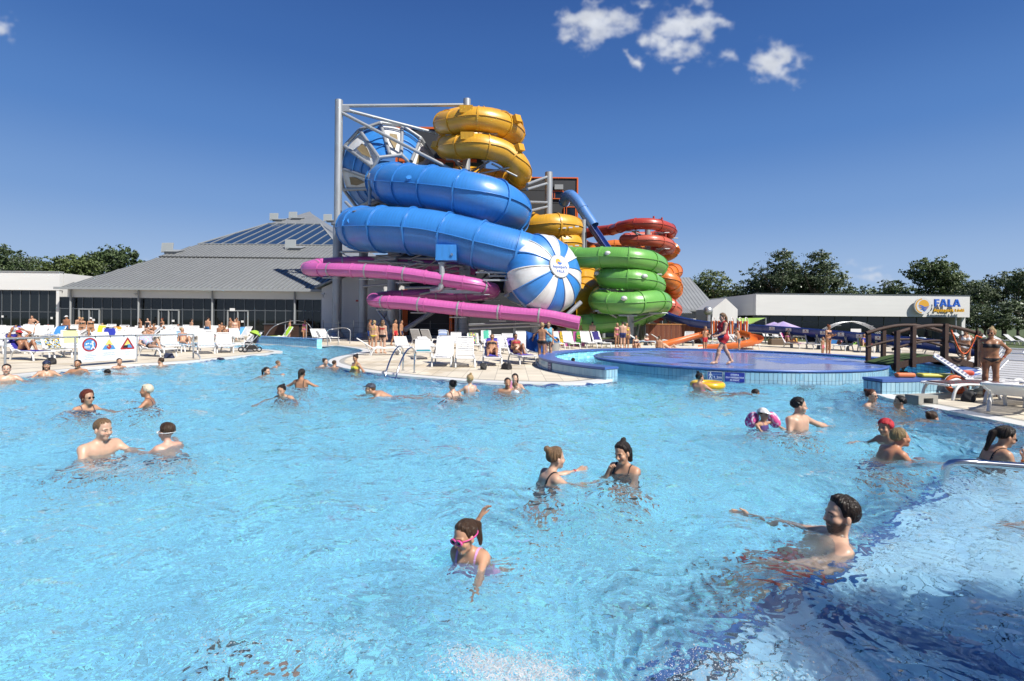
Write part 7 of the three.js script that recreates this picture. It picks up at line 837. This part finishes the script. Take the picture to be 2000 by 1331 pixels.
swimmer(1814, 801, 819, { label: 'brown-haired girl swimming low along the right edge', sex: 'c', height: 1.4, skin: SKIN.mid, hair: HAIR.brown, style: BUN, turn: 1.7, lean: [1.1, 0, 0], cell: 0.018, legs: { l: [[0.1, -0.1, -1], [0, -0.1, -1]], r: [[-0.1, -0.1, -1], [0, -0.1, -1]] } });
swimmer(1763, 711, 732, { label: 'dark-haired child in the ring channel below the bridge', sex: 'c', height: 1.35, skin: SKIN.tan, hair: HAIR.black, style: SHORT, turn: -0.3, cell: 0.02 });
swimmer(1119, 699, 712, { label: 'dark head of a bather in the ring channel', sex: 'm', height: 1.6, skin: SKIN.tan, hair: HAIR.black, style: SHORT, turn: 2.6, cell: 0.022 });
// heads along the left bank
swimmer(12, 711, 743, { label: 'smiling dark-haired man at the pool edge below the red-capped sunbather', sex: 'm', height: 1.76, skin: SKIN.fair, hair: HAIR.dark, style: SHORT, turn: 0.7, cell: 0.018, headScale: 1.1 });
swimmer(90, 705, 734, { label: 'woman in a navy cap leaning at the pool edge', sex: 'f', height: 1.66, skin: SKIN.mid, hair: HAIR.dark, style: LONG, cap: { color: NV }, turn: 0.8, cell: 0.018, headScale: 1.08 });
swimmer(152, 703, 728, { label: 'stubbly man standing in water before the banner post', sex: 'm', height: 1.78, skin: SKIN.tan, hair: HAIR.dark, style: SHORT, beard: 0.5, turn: 0.3, cell: 0.018 });
swimmer(232, 700, 718, { label: 'short-haired woman in black straps below the banner', sex: 'f', height: 1.64, skin: SKIN.mid, hair: HAIR.dark, style: SHORT, turn: 0.9, cell: 0.02, wear: [['suit', BK, 'swimsuit']] });
swimmer(215, 719, 728, { label: 'dark-haired swimmer lying flat below the banner', sex: 'm', height: 1.7, skin: SKIN.tan, hair: HAIR.black, style: SHORT, turn: -1.7, lean: [1.3, 0, 0], headTurn: [0, 0.5, 0], cell: 0.02, legs: { l: [[0.1, 0, -1], [0, 0, -1]], r: [[-0.1, 0, -1], [0, 0, -1]] } });
swimmer(314, 699, 714, { label: 'man resting his arms on the rim of the left bank', sex: 'm', height: 1.75, skin: SKIN.mid, hair: HAIR.brown, style: SHORT, turn: -2.2, headTurn: [0.6, 0, 0], cell: 0.02, arms: { l: [[1, -0.1, 0.3], [-0.2, 0.1, 1]], r: [[-1, -0.1, 0.3], [0.2, 0.1, 1]] } });
// below the surface
{ const p = G(1930, 1050, -0.25), q = makePerson({ label: 'bare legs of a bather floating over the shallow shelf', sex: 'f', height: 1.68, skin: SKIN.tan, hair: HAIR.brown, style: LONG, cell: 0.014, base: 'pelvis', at: [p.x + 0.95, -0.2, p.z + 0.12], turn: -1.45, lean: [-1.35, 0, 0], legs: { l: [[0.05, 0.02, 1], [0.02, 0.02, 1], [0.1, 0.5, 1]], r: [[-0.05, -0.02, 1], [-0.02, -0.02, 1], [-0.1, 0.4, 1]] }, wear: [['briefs', NV, 'bikini_bottom']] }); }
{ const p = G(545, 1290, -0.4); makePerson({ label: 'diver under the surface with dark hair and brown skin', sex: 'c', height: 1.45, skin: SKIN.tan, hair: HAIR.dark, style: SHORT, cell: 0.018, base: 'pelvis', at: [p.x + 0.15, -1.2, p.z + 0.1], turn: -1.9, lean: [1.35, 0, 0], legs: { l: [[0.3, -0.3, -1], [0.1, 0.2, -1]], r: [[-0.3, -0.4, -0.6], [0, 0, -1]] }, wear: [['trunks', BK, 'swim_trunks', 0.012]] }); }
// ───────── on the deck ─────────
function stander(u, vFoot, o) { const p = o.y === undefined ? G(u, vFoot) : G(u, vFoot, o.y); return makePerson({ cell: 0.02, ...o, at: [p.x, (o.y ?? DECK), p.z] }); }
const hipArms = { l: [[0.75, -0.75, -0.25], [-0.5, -0.8, 0.35]], r: [[-0.12, -1, 0.05], [-0.05, -1, 0.2]] }, phoneArms = { l: [[0.2, -1, 0.15], [-0.3, 0.25, 1]], r: [[-0.2, -1, 0.15], [0.3, 0.25, 1]] };
stander(1412, 713, { y: TOP + 0.002, label: 'lifeguard in red top and shorts walking across the blue platform', sex: 'f', height: 1.72, skin: SKIN.fair, hair: HAIR.light, style: LONG, turn: -1.45, headTurn: [0.05, 0.25, 0], cell: 0.016, fine: 0.007, wear: [['tank', [0.45, 0.012, 0.02], 'red_top', 0.02], ['shorts', [0.5, 0.015, 0.025], 'red_shorts', 0.022]], arms: { l: [[0.15, -1, 0.25], [-0.1, -0.45, 1]], r: [[-0.15, -1, 0.2], [0.1, -0.4, 1]] }, legs: { l: [[0.03, -1, 0.52], [0.02, -1, 0.3], [0, 0.05, 1]], r: [[-0.03, -1, -0.4], [-0.02, -1, -0.58], [0, -0.3, 1]] } });
{ const p = G(1412, 713, TOP); tag(mesh(numbered('waist_pouch'), rbox(0.2, 0.17, 0.09, 0.04), mat([0.01, 0.03, 0.16], 0.6), scene), 'navy pouch at the hip of the walking lifeguard', 'pouch').position.set(p.x - 0.13, 1.37, p.z + 0.17); tag(mesh(numbered('radio'), rbox(0.05, 0.13, 0.035, 0.01), M.black, scene), 'black radio in the hand of the walking lifeguard', 'radio').position.set(p.x - 0.5, 1.5, p.z + 0.12); }
makePerson({ label: 'blond woman in a black bandeau bikini with hand on hip', sex: 'f', height: 1.66, skin: SKIN.dark, hair: HAIR.blond, style: { ...TOPBUN, thick: 0.013 }, at: [11.75, DECK, -12.55], turn: -0.55, headTurn: [-0.45, -0.05, 0], cell: 0.013, fine: 0.006, glasses: 1, wear: [['band', BK, 'bikini_top'], ['bottom', BK, 'bikini_bottom']], bands: [['l', [0.5, 0.02, 0.02]]], arms: hipArms });
stander(1886, 722, { label: 'woman in a white bikini with an arm behind her back', sex: 'f', height: 1.62, skin: SKIN.tan, hair: HAIR.light, style: LONG, turn: -0.5, headTurn: [-0.4, 0, 0], cell: 0.016, wear: [['top', [0.78, 0.78, 0.78], 'bikini_top'], ['bottom', [0.78, 0.78, 0.78], 'bikini_bottom']], arms: { l: [[0.6, -0.85, -0.4], [-0.5, -0.4, -0.9]], r: [[-0.2, -1, 0.1], [0, -1, 0.2]] } });
stander(1618, 694, { label: 'red-haired woman in a dark bikini looking at a phone', sex: 'f', height: 1.68, skin: SKIN.tan, hair: [0.22, 0.07, 0.025], style: BUN, glasses: 1, turn: 0.3, headTurn: [0.1, 0.35, 0], wear: [['band', NV, 'bikini_top'], ['bottom', NV, 'bikini_bottom']], arms: phoneArms });
stander(1607, 695, { label: 'toddler in pink shorts beside the woman with the phone', sex: 'c', height: 1.0, skin: SKIN.tan, hair: HAIR.light, style: SHORT, turn: 0.5, wear: [['trunks', [0.7, 0.15, 0.22], 'shorts']] });
stander(1377, 688, { label: 'boy in red shorts standing before the play slide', sex: 'c', height: 1.5, skin: SKIN.tan, hair: HAIR.light, style: SHORT, turn: 0.3, wear: [['trunks', [0.55, 0.02, 0.03], 'shorts']], arms: { l: [[0.2, -0.9, 0.4], [0, 0.9, 0.5]], r: [[-0.2, -0.9, 0.4], [0, 0.9, 0.4]] } });
stander(1444, 690, { label: 'boy in grey shorts turned towards the play slide', sex: 'c', height: 1.45, skin: SKIN.mid, hair: HAIR.light, style: SHORT, turn: -2.0, wear: [['trunks', [0.25, 0.25, 0.27], 'shorts']], lean: [0.3, 0, 0] });
stander(730, 691, { label: 'girl in a yellow bikini bottom walking away from the pool', sex: 'f', height: 1.68, skin: SKIN.mid, hair: HAIR.blond, style: BUN, turn: 3.1, wear: [['bottom', [0.78, 0.62, 0.04], 'bikini_bottom'], ['top', [0.78, 0.62, 0.04], 'bikini_top']] });
stander(747, 691, { label: 'girl in a black and red bikini walking beside the yellow one', sex: 'f', height: 1.7, skin: SKIN.fair, hair: HAIR.light, style: LONG, turn: 2.9, wear: [['briefs', BK, 'bikini_bottom'], ['band', [0.5, 0.03, 0.02], 'bikini_top']] });
stander(771, 676, { label: 'man in red trunks walking past the pillars', sex: 'm', height: 1.78, skin: SKIN.tan, hair: HAIR.dark, style: SHORT, turn: 1.2, wear: [['trunks', [0.6, 0.02, 0.03], 'trunks']], legs: { l: [[0.03, -1, 0.35], [0, -1, 0]], r: [[-0.03, -1, -0.2], [0, -1, -0.4]] } });
stander(783, 675, { label: 'man in dark patterned trunks walking behind the red ones', sex: 'm', height: 1.74, skin: SKIN.tan, hair: HAIR.dark, style: SHORT, turn: 1.5, wear: [['trunks', NV, 'trunks']], legs: { l: [[0.03, -1, 0.3], [0, -1, 0]], r: [[-0.03, -1, -0.25], [0, -1, -0.4]] } });
stander(721, 678, { label: 'man in blue shorts standing in the shade of the mast', sex: 'm', height: 1.75, skin: SKIN.dark, hair: HAIR.dark, style: SHORT, turn: 2.0, wear: [['trunks', [0.02, 0.08, 0.35], 'trunks']] });
stander(1058, 710, { label: 'woman wrapping a blue towel round her hips by the tiled wall', sex: 'f', height: 1.66, skin: SKIN.tan, hair: HAIR.blond, style: BUN, turn: 2.7, cell: 0.018, wear: [['briefs', BK, 'bikini_bottom']], arms: { l: [[0.75, -0.7, 0.1], [0.4, -0.6, 0.5]], r: [[-0.75, -0.7, 0.1], [-0.5, -0.5, 0.3]] } });
{ const p = G(1052, 708), g = new THREE.PlaneGeometry(0.85, 0.72, 12, 10), q = g.attributes.position; for (let i = 0; i < q.count; i++) { const x = q.getX(i), y = q.getY(i); q.setXYZ(i, x, y - 0.35 * (x + 0.42) * (0.36 - y) * 0.6 - 0.12 * Math.cos(x * 3), 0.05 * Math.sin(x * 16 + y * 5) - 0.25 * x * x); } g.computeVertexNormals(); tag(mesh(numbered('beach_towel'), g, mat([0.012, 0.09, 0.36], 0.95, { side: THREE.DoubleSide }), scene), 'large blue towel held behind the woman by the tiled wall', 'towel').position.set(p.x - 0.12, 1.02, p.z + 0.16); }
stander(1071, 706, { label: 'woman holding a light blue towel behind the blue-towel woman', sex: 'f', height: 1.7, skin: SKIN.mid, hair: HAIR.light, style: BUN, glasses: 1, turn: -0.3, wear: [['tank', [0.2, 0.5, 0.65], 'towel_wrap', 0.03]] });
{ const D = [[1136, 672, 'man in dark trunks seen from the side by the pink landing', 'm', NV, 1.2], [1150, 672, 'woman in a pale blue swimsuit in the queue by the landing', 'f', [0.3, 0.5, 0.65], -0.4], [1157, 673, 'man in green trunks with his back to the pool', 'm', [0.02, 0.3, 0.22], 3.0], [1168, 671, 'woman in a black swimsuit pointing up at the slides', 'f', BK, 2.6], [1205, 679, 'woman in a pink bikini walking beside the splash pool', 'f', [0.7, 0.1, 0.3], 0.3], [1216, 681, 'broad man in navy briefs with his back turned', 'm', [0.01, 0.025, 0.14], 3.0], [1224, 681, 'woman in a yellow bikini beside the broad man', 'f', [0.75, 0.58, 0.05], -0.5]];
  for (const [u, v, label, sex, c, t] of D) stander(u, v, { label, sex, height: sex === 'm' ? 1.76 : 1.66, skin: t > 2 ? SKIN.fair : SKIN.tan, hair: t > 2.5 ? HAIR.dark : HAIR.blond, style: sex === 'm' ? SHORT : BUN, turn: t, cell: 0.022, weight: label.includes('broad') ? 1.12 : 1, wear: sex === 'm' ? [['trunks', c, 'trunks']] : label.includes('swimsuit') ? [['suit', c, 'swimsuit']] : [['top', c, 'bikini_top'], ['bottom', c, 'bikini_bottom']], arms: label.includes('pointing') ? { l: [[0.3, 1, 0.3], [0.1, 1, 0.2]], r: [[-0.3, -1, 0], [0, -1, 0.2]] } : undefined }); }
// left side, before the hall
{ const D = [[129, 668, 'tanned man in a white cap and blue shorts before the hall', 'm', [0.03, 0.12, 0.3], 0.1, SKIN.dark, [0.75, 0.75, 0.75]], [160, 670, 'blond woman in a black bikini before the hall doors', 'f', BK, 0.4, SKIN.tan], [176, 671, 'woman in a white cap with a black shoulder bag', 'f', BK, 0.9, SKIN.tan, [0.75, 0.75, 0.75]], [62, 664, 'man with dark shorts standing at the annex door', 'm', BK, 0.2, SKIN.mid], [150, 664, 'stooping man in dark shorts behind the blond woman', 'm', BK, 1.2, SKIN.mid], [273, 664, 'dark-haired woman in a black top by the hall glass', 'f', BK, -0.5, SKIN.tan], [288, 664, 'woman in a black one-piece by the hall glass', 'f', BK, 0.2, SKIN.fair], [316, 662, 'red-haired woman in a black bikini top by the hall glass', 'f', BK, -0.3, SKIN.tan], [373, 664, 'woman in a lime bikini bottom with her back turned', 'f', [0.5, 0.65, 0.08], 2.6, SKIN.mid], [405, 668, 'tall man in blue trunks seen from behind at the hall doors', 'm', [0.02, 0.13, 0.3], 2.9, SKIN.mid], [450, 668, 'man in lime trunks in the group at the hall doors', 'm', [0.4, 0.6, 0.1], -0.4, SKIN.tan], [458, 669, 'woman in dark shorts holding a white bag at the hall doors', 'f', NV, 0.6, SKIN.fair], [462, 664, 'tanned man behind the group at the hall doors', 'm', NV, 0, SKIN.dark], [432, 668, 'child beside the group at the hall doors', 'c', BK, 0.8, SKIN.tan], [565, 662, 'dark-haired woman in black behind the channel rail', 'f', BK, 2.2, SKIN.mid], [595, 662, 'woman in a pink top behind the channel rail', 'f', [0.6, 0.06, 0.35], 0.2, SKIN.tan]];
  for (const [u, v0, label, sex, c, t, skin, cap] of D) { const v = 628 - 0.01047 * (1000 - u) + 1710 / (u > 540 ? 41 : 38.2 + 6.5 * (671 - v0) / 9); stander(u, v, { label, sex, height: sex === 'm' ? 1.78 : sex === 'c' ? 1.35 : 1.66, skin, hair: label.includes('blond') ? HAIR.blond : label.includes('red-h') ? HAIR.red : HAIR.dark, style: sex === 'f' ? (u % 2 ? LONG : BUN) : SHORT, cap: cap && { color: cap, brim: 1 }, turn: t, cell: 0.026, weight: u === 129 ? 1.08 : 1, lean: label.includes('stoop') ? [0.5, 0, 0] : undefined, wear: sex === 'f' ? (label.includes('one-piece') ? [['suit', c, 'swimsuit']] : label.includes('bottom') ? [['briefs', c, 'bikini_bottom']] : label.includes('shorts') ? [['shorts', c, 'shorts']] : [['top', c, 'bikini_top'], ['bottom', c, 'bikini_bottom']]) : [['trunks', c, 'trunks']], arms: u === 62 ? hipArms : undefined }); } }
// on loungers
function recliner(l, th, o) { return makePerson({ cell: 0.02, lean: [-(Math.PI / 2 - th) * 0.92, 0, 0], legs: { l: [[0.1, 0.75, 0.9], [0.02, -1, 0.55]], r: [[-0.1, 0.02, 1], [-0.02, -0.06, 1]] }, ...o, base: 'pelvis', at: [l.position.x - 0.26 * Math.sin(l.rotation.y), DECK + SEAT + 0.16, l.position.z - 0.26 * Math.cos(l.rotation.y)], turn: l.rotation.y }); }
recliner(seats.sunbather.l, 0.85, { label: 'sunbathing woman in a red cap with an arm behind her head', sex: 'f', skin: SKIN.dark, hair: HAIR.dark, style: BUN, cap: { color: [0.5, 0.02, 0.04], brim: 1 }, glasses: 1, cell: 0.016, wear: [['top', BK, 'bikini_top'], ['bottom', BK, 'bikini_bottom']], legs: { l: [[0.1, 0.8, 0.85], [0.02, -1, 0.6]], r: [[-0.1, 0.7, 0.9], [-0.02, -1, 0.7]] }, arms: { l: [[0.7, 0.9, 0], [-0.6, 0.4, -0.4]], r: [[-0.8, 0.3, 0.3], [0.2, 0.9, 0.3]] } });
recliner(seats.reader.l, 0.95, { label: 'woman in a black bikini and sunglasses reading on a lounger', sex: 'f', skin: SKIN.tan, hair: HAIR.light, style: BUN, glasses: 1, wear: [['band', BK, 'bikini_top'], ['bottom', BK, 'bikini_bottom']], arms: phoneArms, legs: { l: [[0.2, 0.25, 1], [0, -0.35, 1]], r: [[-0.2, 0.25, 1], [0, -0.35, 1]] } });
recliner(seats.phone.l, 1.0, { label: 'woman in a red bikini sitting up with a phone', sex: 'f', skin: SKIN.dark, hair: HAIR.dark, style: BUN, glasses: 1, wear: [['top', [0.5, 0.03, 0.05], 'bikini_top'], ['bottom', [0.5, 0.1, 0.2], 'bikini_bottom']], arms: phoneArms, legs: { l: [[0.1, 0.85, 0.8], [0.02, -1, 0.6]], r: [[-0.15, 0.1, 1], [0, -0.15, 1]] } });
recliner(seats.pale.l, 1.05, { label: 'woman in a patterned bikini sitting on the left bank', sex: 'f', skin: SKIN.mid, hair: HAIR.blond, style: BUN, glasses: 1, wear: [['top', [0.4, 0.25, 0.4], 'bikini_top'], ['bottom', [0.4, 0.25, 0.4], 'bikini_bottom']], headTurn: [0.6, 0, 0] });
recliner(seats.floral.l, 0.75, { label: 'person lying in a floral wrap and black shorts on the left bank', sex: 'm', skin: SKIN.fair, hair: HAIR.light, style: SHORT, wear: [['shirt', floral, 'floral_wrap', 0.02], ['shorts', BK, 'shorts', 0.02]], arms: { l: [[0.6, 0.9, 0], [-0.6, 0.3, 0]], r: [[-0.4, -0.6, 0.3], [0, -0.3, 1]] } });
recliner(seats.pink.l, 1.1, { label: 'long-haired woman with a pink towel behind the platform', sex: 'f', skin: SKIN.tan, hair: HAIR.dark, style: LONG, wear: [['band', [0.6, 0.15, 0.35], 'towel_wrap']], headTurn: [0.2, 0.4, 0] });
recliner(seats.wsuit.l, 0.9, { label: 'woman in a white swimsuit reclining behind the lifeguard', sex: 'f', skin: SKIN.fair, hair: HAIR.brown, style: TOPBUN, wear: [['suit', [0.75, 0.75, 0.75], 'swimsuit']] });
recliner(seats.yellow.l, 0.9, { label: 'sunbather in a blue swimsuit on the yellow towel', sex: 'f', skin: SKIN.mid, hair: HAIR.dark, style: BUN, glasses: 1, wear: [['suit', [0.03, 0.06, 0.4], 'swimsuit']], legs: { l: [[0.1, 0.8, 0.85], [0, -1, 0.6]], r: [[-0.1, 0.8, 0.85], [0, -1, 0.6]] } });
// lying and sitting among the far rows and at the splash pool
{ const D = [[8, 656, 'sunbather stretched out in the row by the annex', 0.3, 0], [27, 657, 'sunbather with bent knees in the row by the annex', 0.6, 0], [42, 657, 'seated woman beside an orange towel by the annex', 0.2, 1], [108, 658, 'sunbather reclining beside the man in a white cap', 1.1, 0], [178, 663, 'seated person in front of the white-capped woman', 0.4, 1], [188, 664, 'dark-haired child sitting behind the banner', 2.6, 1], [247, 658, 'sunbather on dark violet towel in the far row', 0.8, 0], [268, 661, 'person seated on a lounger edge below the two women', 0.5, 1], [292, 660, 'broad tanned man sitting in the far row', -0.4, 1], [312, 660, 'sunbather on the wine red towel', 1.2, 0], [327, 661, 'woman in a printed top sitting in the far row', 0.2, 1], [424, 664, 'bald person sitting with bare back before the doors', 2.7, 1], [440, 672, 'dark-haired woman in a black swimsuit sitting behind loungers', -0.3, 1], [1241, 681, 'bather sitting in the splash pool', 0.2, 1], [1262, 676, 'bather with a white cap sitting by the splash pool', 0.4, 1], [1288, 684, 'woman with dark straps sitting with her back turned', 3.0, 1], [1306, 684, 'man in dark trunks lying by the splash pool', 1.4, 0], [1640, 683, 'person in pink sitting beside the green bench', 0.5, 1], [1095, 670, 'child sitting before the pink landing wall', 0.2, 1], [1820, 662, 'person sitting beyond the bridge rail', 0.4, 1], [1910, 668, 'broad-backed man sitting behind the blue slide', 3.0, 1]];
  for (const [u, v0, label, t, up] of D) { const far = u < 430, p = far ? V(P(u, 650, 39).x, DECK, -39 - 2 * hash2(u, 1, 1)) : G(u, v0), c = [BK, NV, [0.4, 0.05, 0.08], [0.1, 0.3, 0.4]][u % 4], low = /splash pool|back turned|child/.test(label); if (far && !low) lounger(V(p.x + 0.1, 0, p.z), 0, t, 0.55, 'occupied white lounger in the crowded rows before the hall front', 'occupied loungers before the hall'); makePerson({ label, sex: /man |bald/.test(label) && !/woman/.test(label) ? 'm' : /child/.test(label) ? 'c' : 'f', height: /child/.test(label) ? 1.2 : 1.68, skin: [SKIN.tan, SKIN.mid, SKIN.fair, SKIN.dark][u % 4], hair: [HAIR.dark, HAIR.light, HAIR.brown][u % 3], style: /bald/.test(label) ? undefined : u % 2 ? SHORT : BUN, cap: /white cap s/.test(label) ? { color: [0.7, 0.7, 0.72], brim: 1 } : undefined, cell: 0.026, base: 'pelvis', at: [p.x, DECK + (low ? 0.13 : SEAT + 0.16), p.z], turn: t, lean: up ? [0.1, 0, 0] : [-0.95, 0, 0], legs: low && up ? { l: [[0.15, 0.7, 0.9], [0.02, -1, 0.5]], r: [[-0.15, 0.7, 0.9], [-0.02, -1, 0.5]] } : { l: [[0.12, up ? -0.02 : 0.7, 1], [0.02, -1, up ? 0.2 : 0.7]], r: [[-0.12, up ? -0.02 : 0.02, 1], [-0.02, up ? -1 : -0.05, up ? 0.2 : 1]] }, wear: /pink/.test(label) ? [['suit', [0.65, 0.2, 0.3], 'swimsuit']] : [['briefs', c, 'swim_bottom'], ...(/man |bald/.test(label) ? [] : [['top', c, 'bikini_top']])] }); } }

// ───────────────────────── splash at the near edge: bubbles and drops ─────────────────────────
{
  const R = rngOf(77), gauss = () => (R() + R() + R() + R() - 2) * 0.9, spots = [[985, 1322, 0.17, 0.08, 4200, 1], [1060, 1326, 0.14, 0.07, 2600, 0.8], [930, 1316, 0.14, 0.07, 1300, 0.6], [1380, 1310, 0.3, 0.1, 1500, 0.15], [590, 808, 0.3, 0.12, 700, 0.25], [640, 1270, 0.2, 0.1, 500, 0.2], [430, 1270, 0.2, 0.1, 400, 0.2], [1665, 1052, 0.2, 0.08, 500, 0.3], [930, 1110, 0.18, 0.08, 400, 0.3]], list = [];
  for (const [u, v, sx, sz, n, up] of spots) { const c = G(u, v, 0); for (let i = 0; i < n; i++) { const x = c.x + gauss() * sx * 1.6, z = c.z + gauss() * sz * 1.6, y = waveH(x, -z) + 0.004 + (R() < 0.25 ? R() * R() * 0.16 * up : 0), r = 0.0009 + 0.0034 * R() * R() * R(); list.push([x, y, z, r]); } }
  const im = new THREE.InstancedMesh(new THREE.IcosahedronGeometry(1, 1), mat([0.86, 0.9, 0.94], 0.25, { transmission: 0.25, thickness: 0 }), list.length), m = new THREE.Matrix4(); list.forEach(([x, y, z, r], i) => im.setMatrixAt(i, m.makeScale(r * 1.4, r, r * 1.4).setPosition(x, y, z))); im.name = 'splash_foam'; im.userData = { kind: 'stuff', label: 'white splash foam and drops on the water surface', category: 'foam' }; scene.add(im);
}

// ───────────────────────── water surface ─────────────────────────
function rings(x, z) { let h = 0; for (const [a, b, s] of bathers) { const dx = x - a, dz = z - b; if (dx > 2 || dx < -2 || dz > 2 || dz < -2) continue; const r = Math.sqrt(dx * dx + dz * dz) + 0.12 * (vnoise(x * 2, z * 2, 0, 81) - 0.5); if (r < 1.9) h += 0.011 * s * Math.sin(17 * r) * Math.exp(-1.7 * Math.max(0, r - 0.2)) * (1 - r / 1.9); } return h; }
{
  const pos = [], uv = [], idx = [], cols = 620, rows = []; for (let z = 1.15; z < 37; z += 0.0125 * z) rows.push(z);
  for (const z of rows) for (let i = 0; i <= cols; i++) { const t = -1.75 + 3.25 * i / cols, x = clamp(t * Math.max(z, 2.2), -59, 14), inside = inPoly(x, z, poolEdge); pos.push(x, inside ? clamp(waveH(x, z) + rings(x, z), -0.09, 0.09) : -0.02, -z); uv.push(x, z); }
  for (let j = 0; j + 1 < rows.length; j++) for (let i = 0; i < cols; i++) { const a = j * (cols + 1) + i, b = a + cols + 1; idx.push(a, a + 1, b, a + 1, b + 1, b); }
  const g = new THREE.BufferGeometry(); g.setAttribute('position', new THREE.Float32BufferAttribute(pos, 3)); g.setAttribute('uv', new THREE.Float32BufferAttribute(uv, 2)); g.setIndex(idx); g.computeVertexNormals();
  const ripple = texOf(1024, (x, y) => { const wx = 0.8 * (fbm(x * 9, y * 9, 2, 131, 9) - 0.5), wy = 0.8 * (fbm(x * 9, y * 9, 2, 141, 9) - 0.5), a = fbm(x * 13 + wx, y * 13 + wy, 2, 101, 13), b = vnoise(x * 31 + 2.4 * wx, y * 31 - 2.4 * wy, 31, 111), c = vnoise(x * 61 + 4 * wy, y * 61 + 4 * wx, 61, 119), d = vnoise(x * 120 + 5 * wx, y * 120, 120, 129), r = 1 - Math.abs(2 * vnoise(x * 26 + 2.6 * wy, y * 26 + 2.6 * wx, 26, 121) - 1); return 0.40 * a + 0.15 * r * r * (0.4 + a) + 0.2 * b + 0.15 * c + 0.075 * d; }, { repeat: [1 / 3.7, 1 / 3.7] });
  M.water = new THREE.MeshPhysicalMaterial({ color: lin(0.8, 0.94, 1), roughness: 0, transmission: 0.96, thickness: 1, ior: 1.33, bumpMap: ripple, bumpScale: 0.145 });
  structure('water', g, M.water);
}

scene.traverse((o) => { if (o.isMesh) { o.castShadow = true; o.receiveShadow = true; } });
renderer.render(scene, camera);
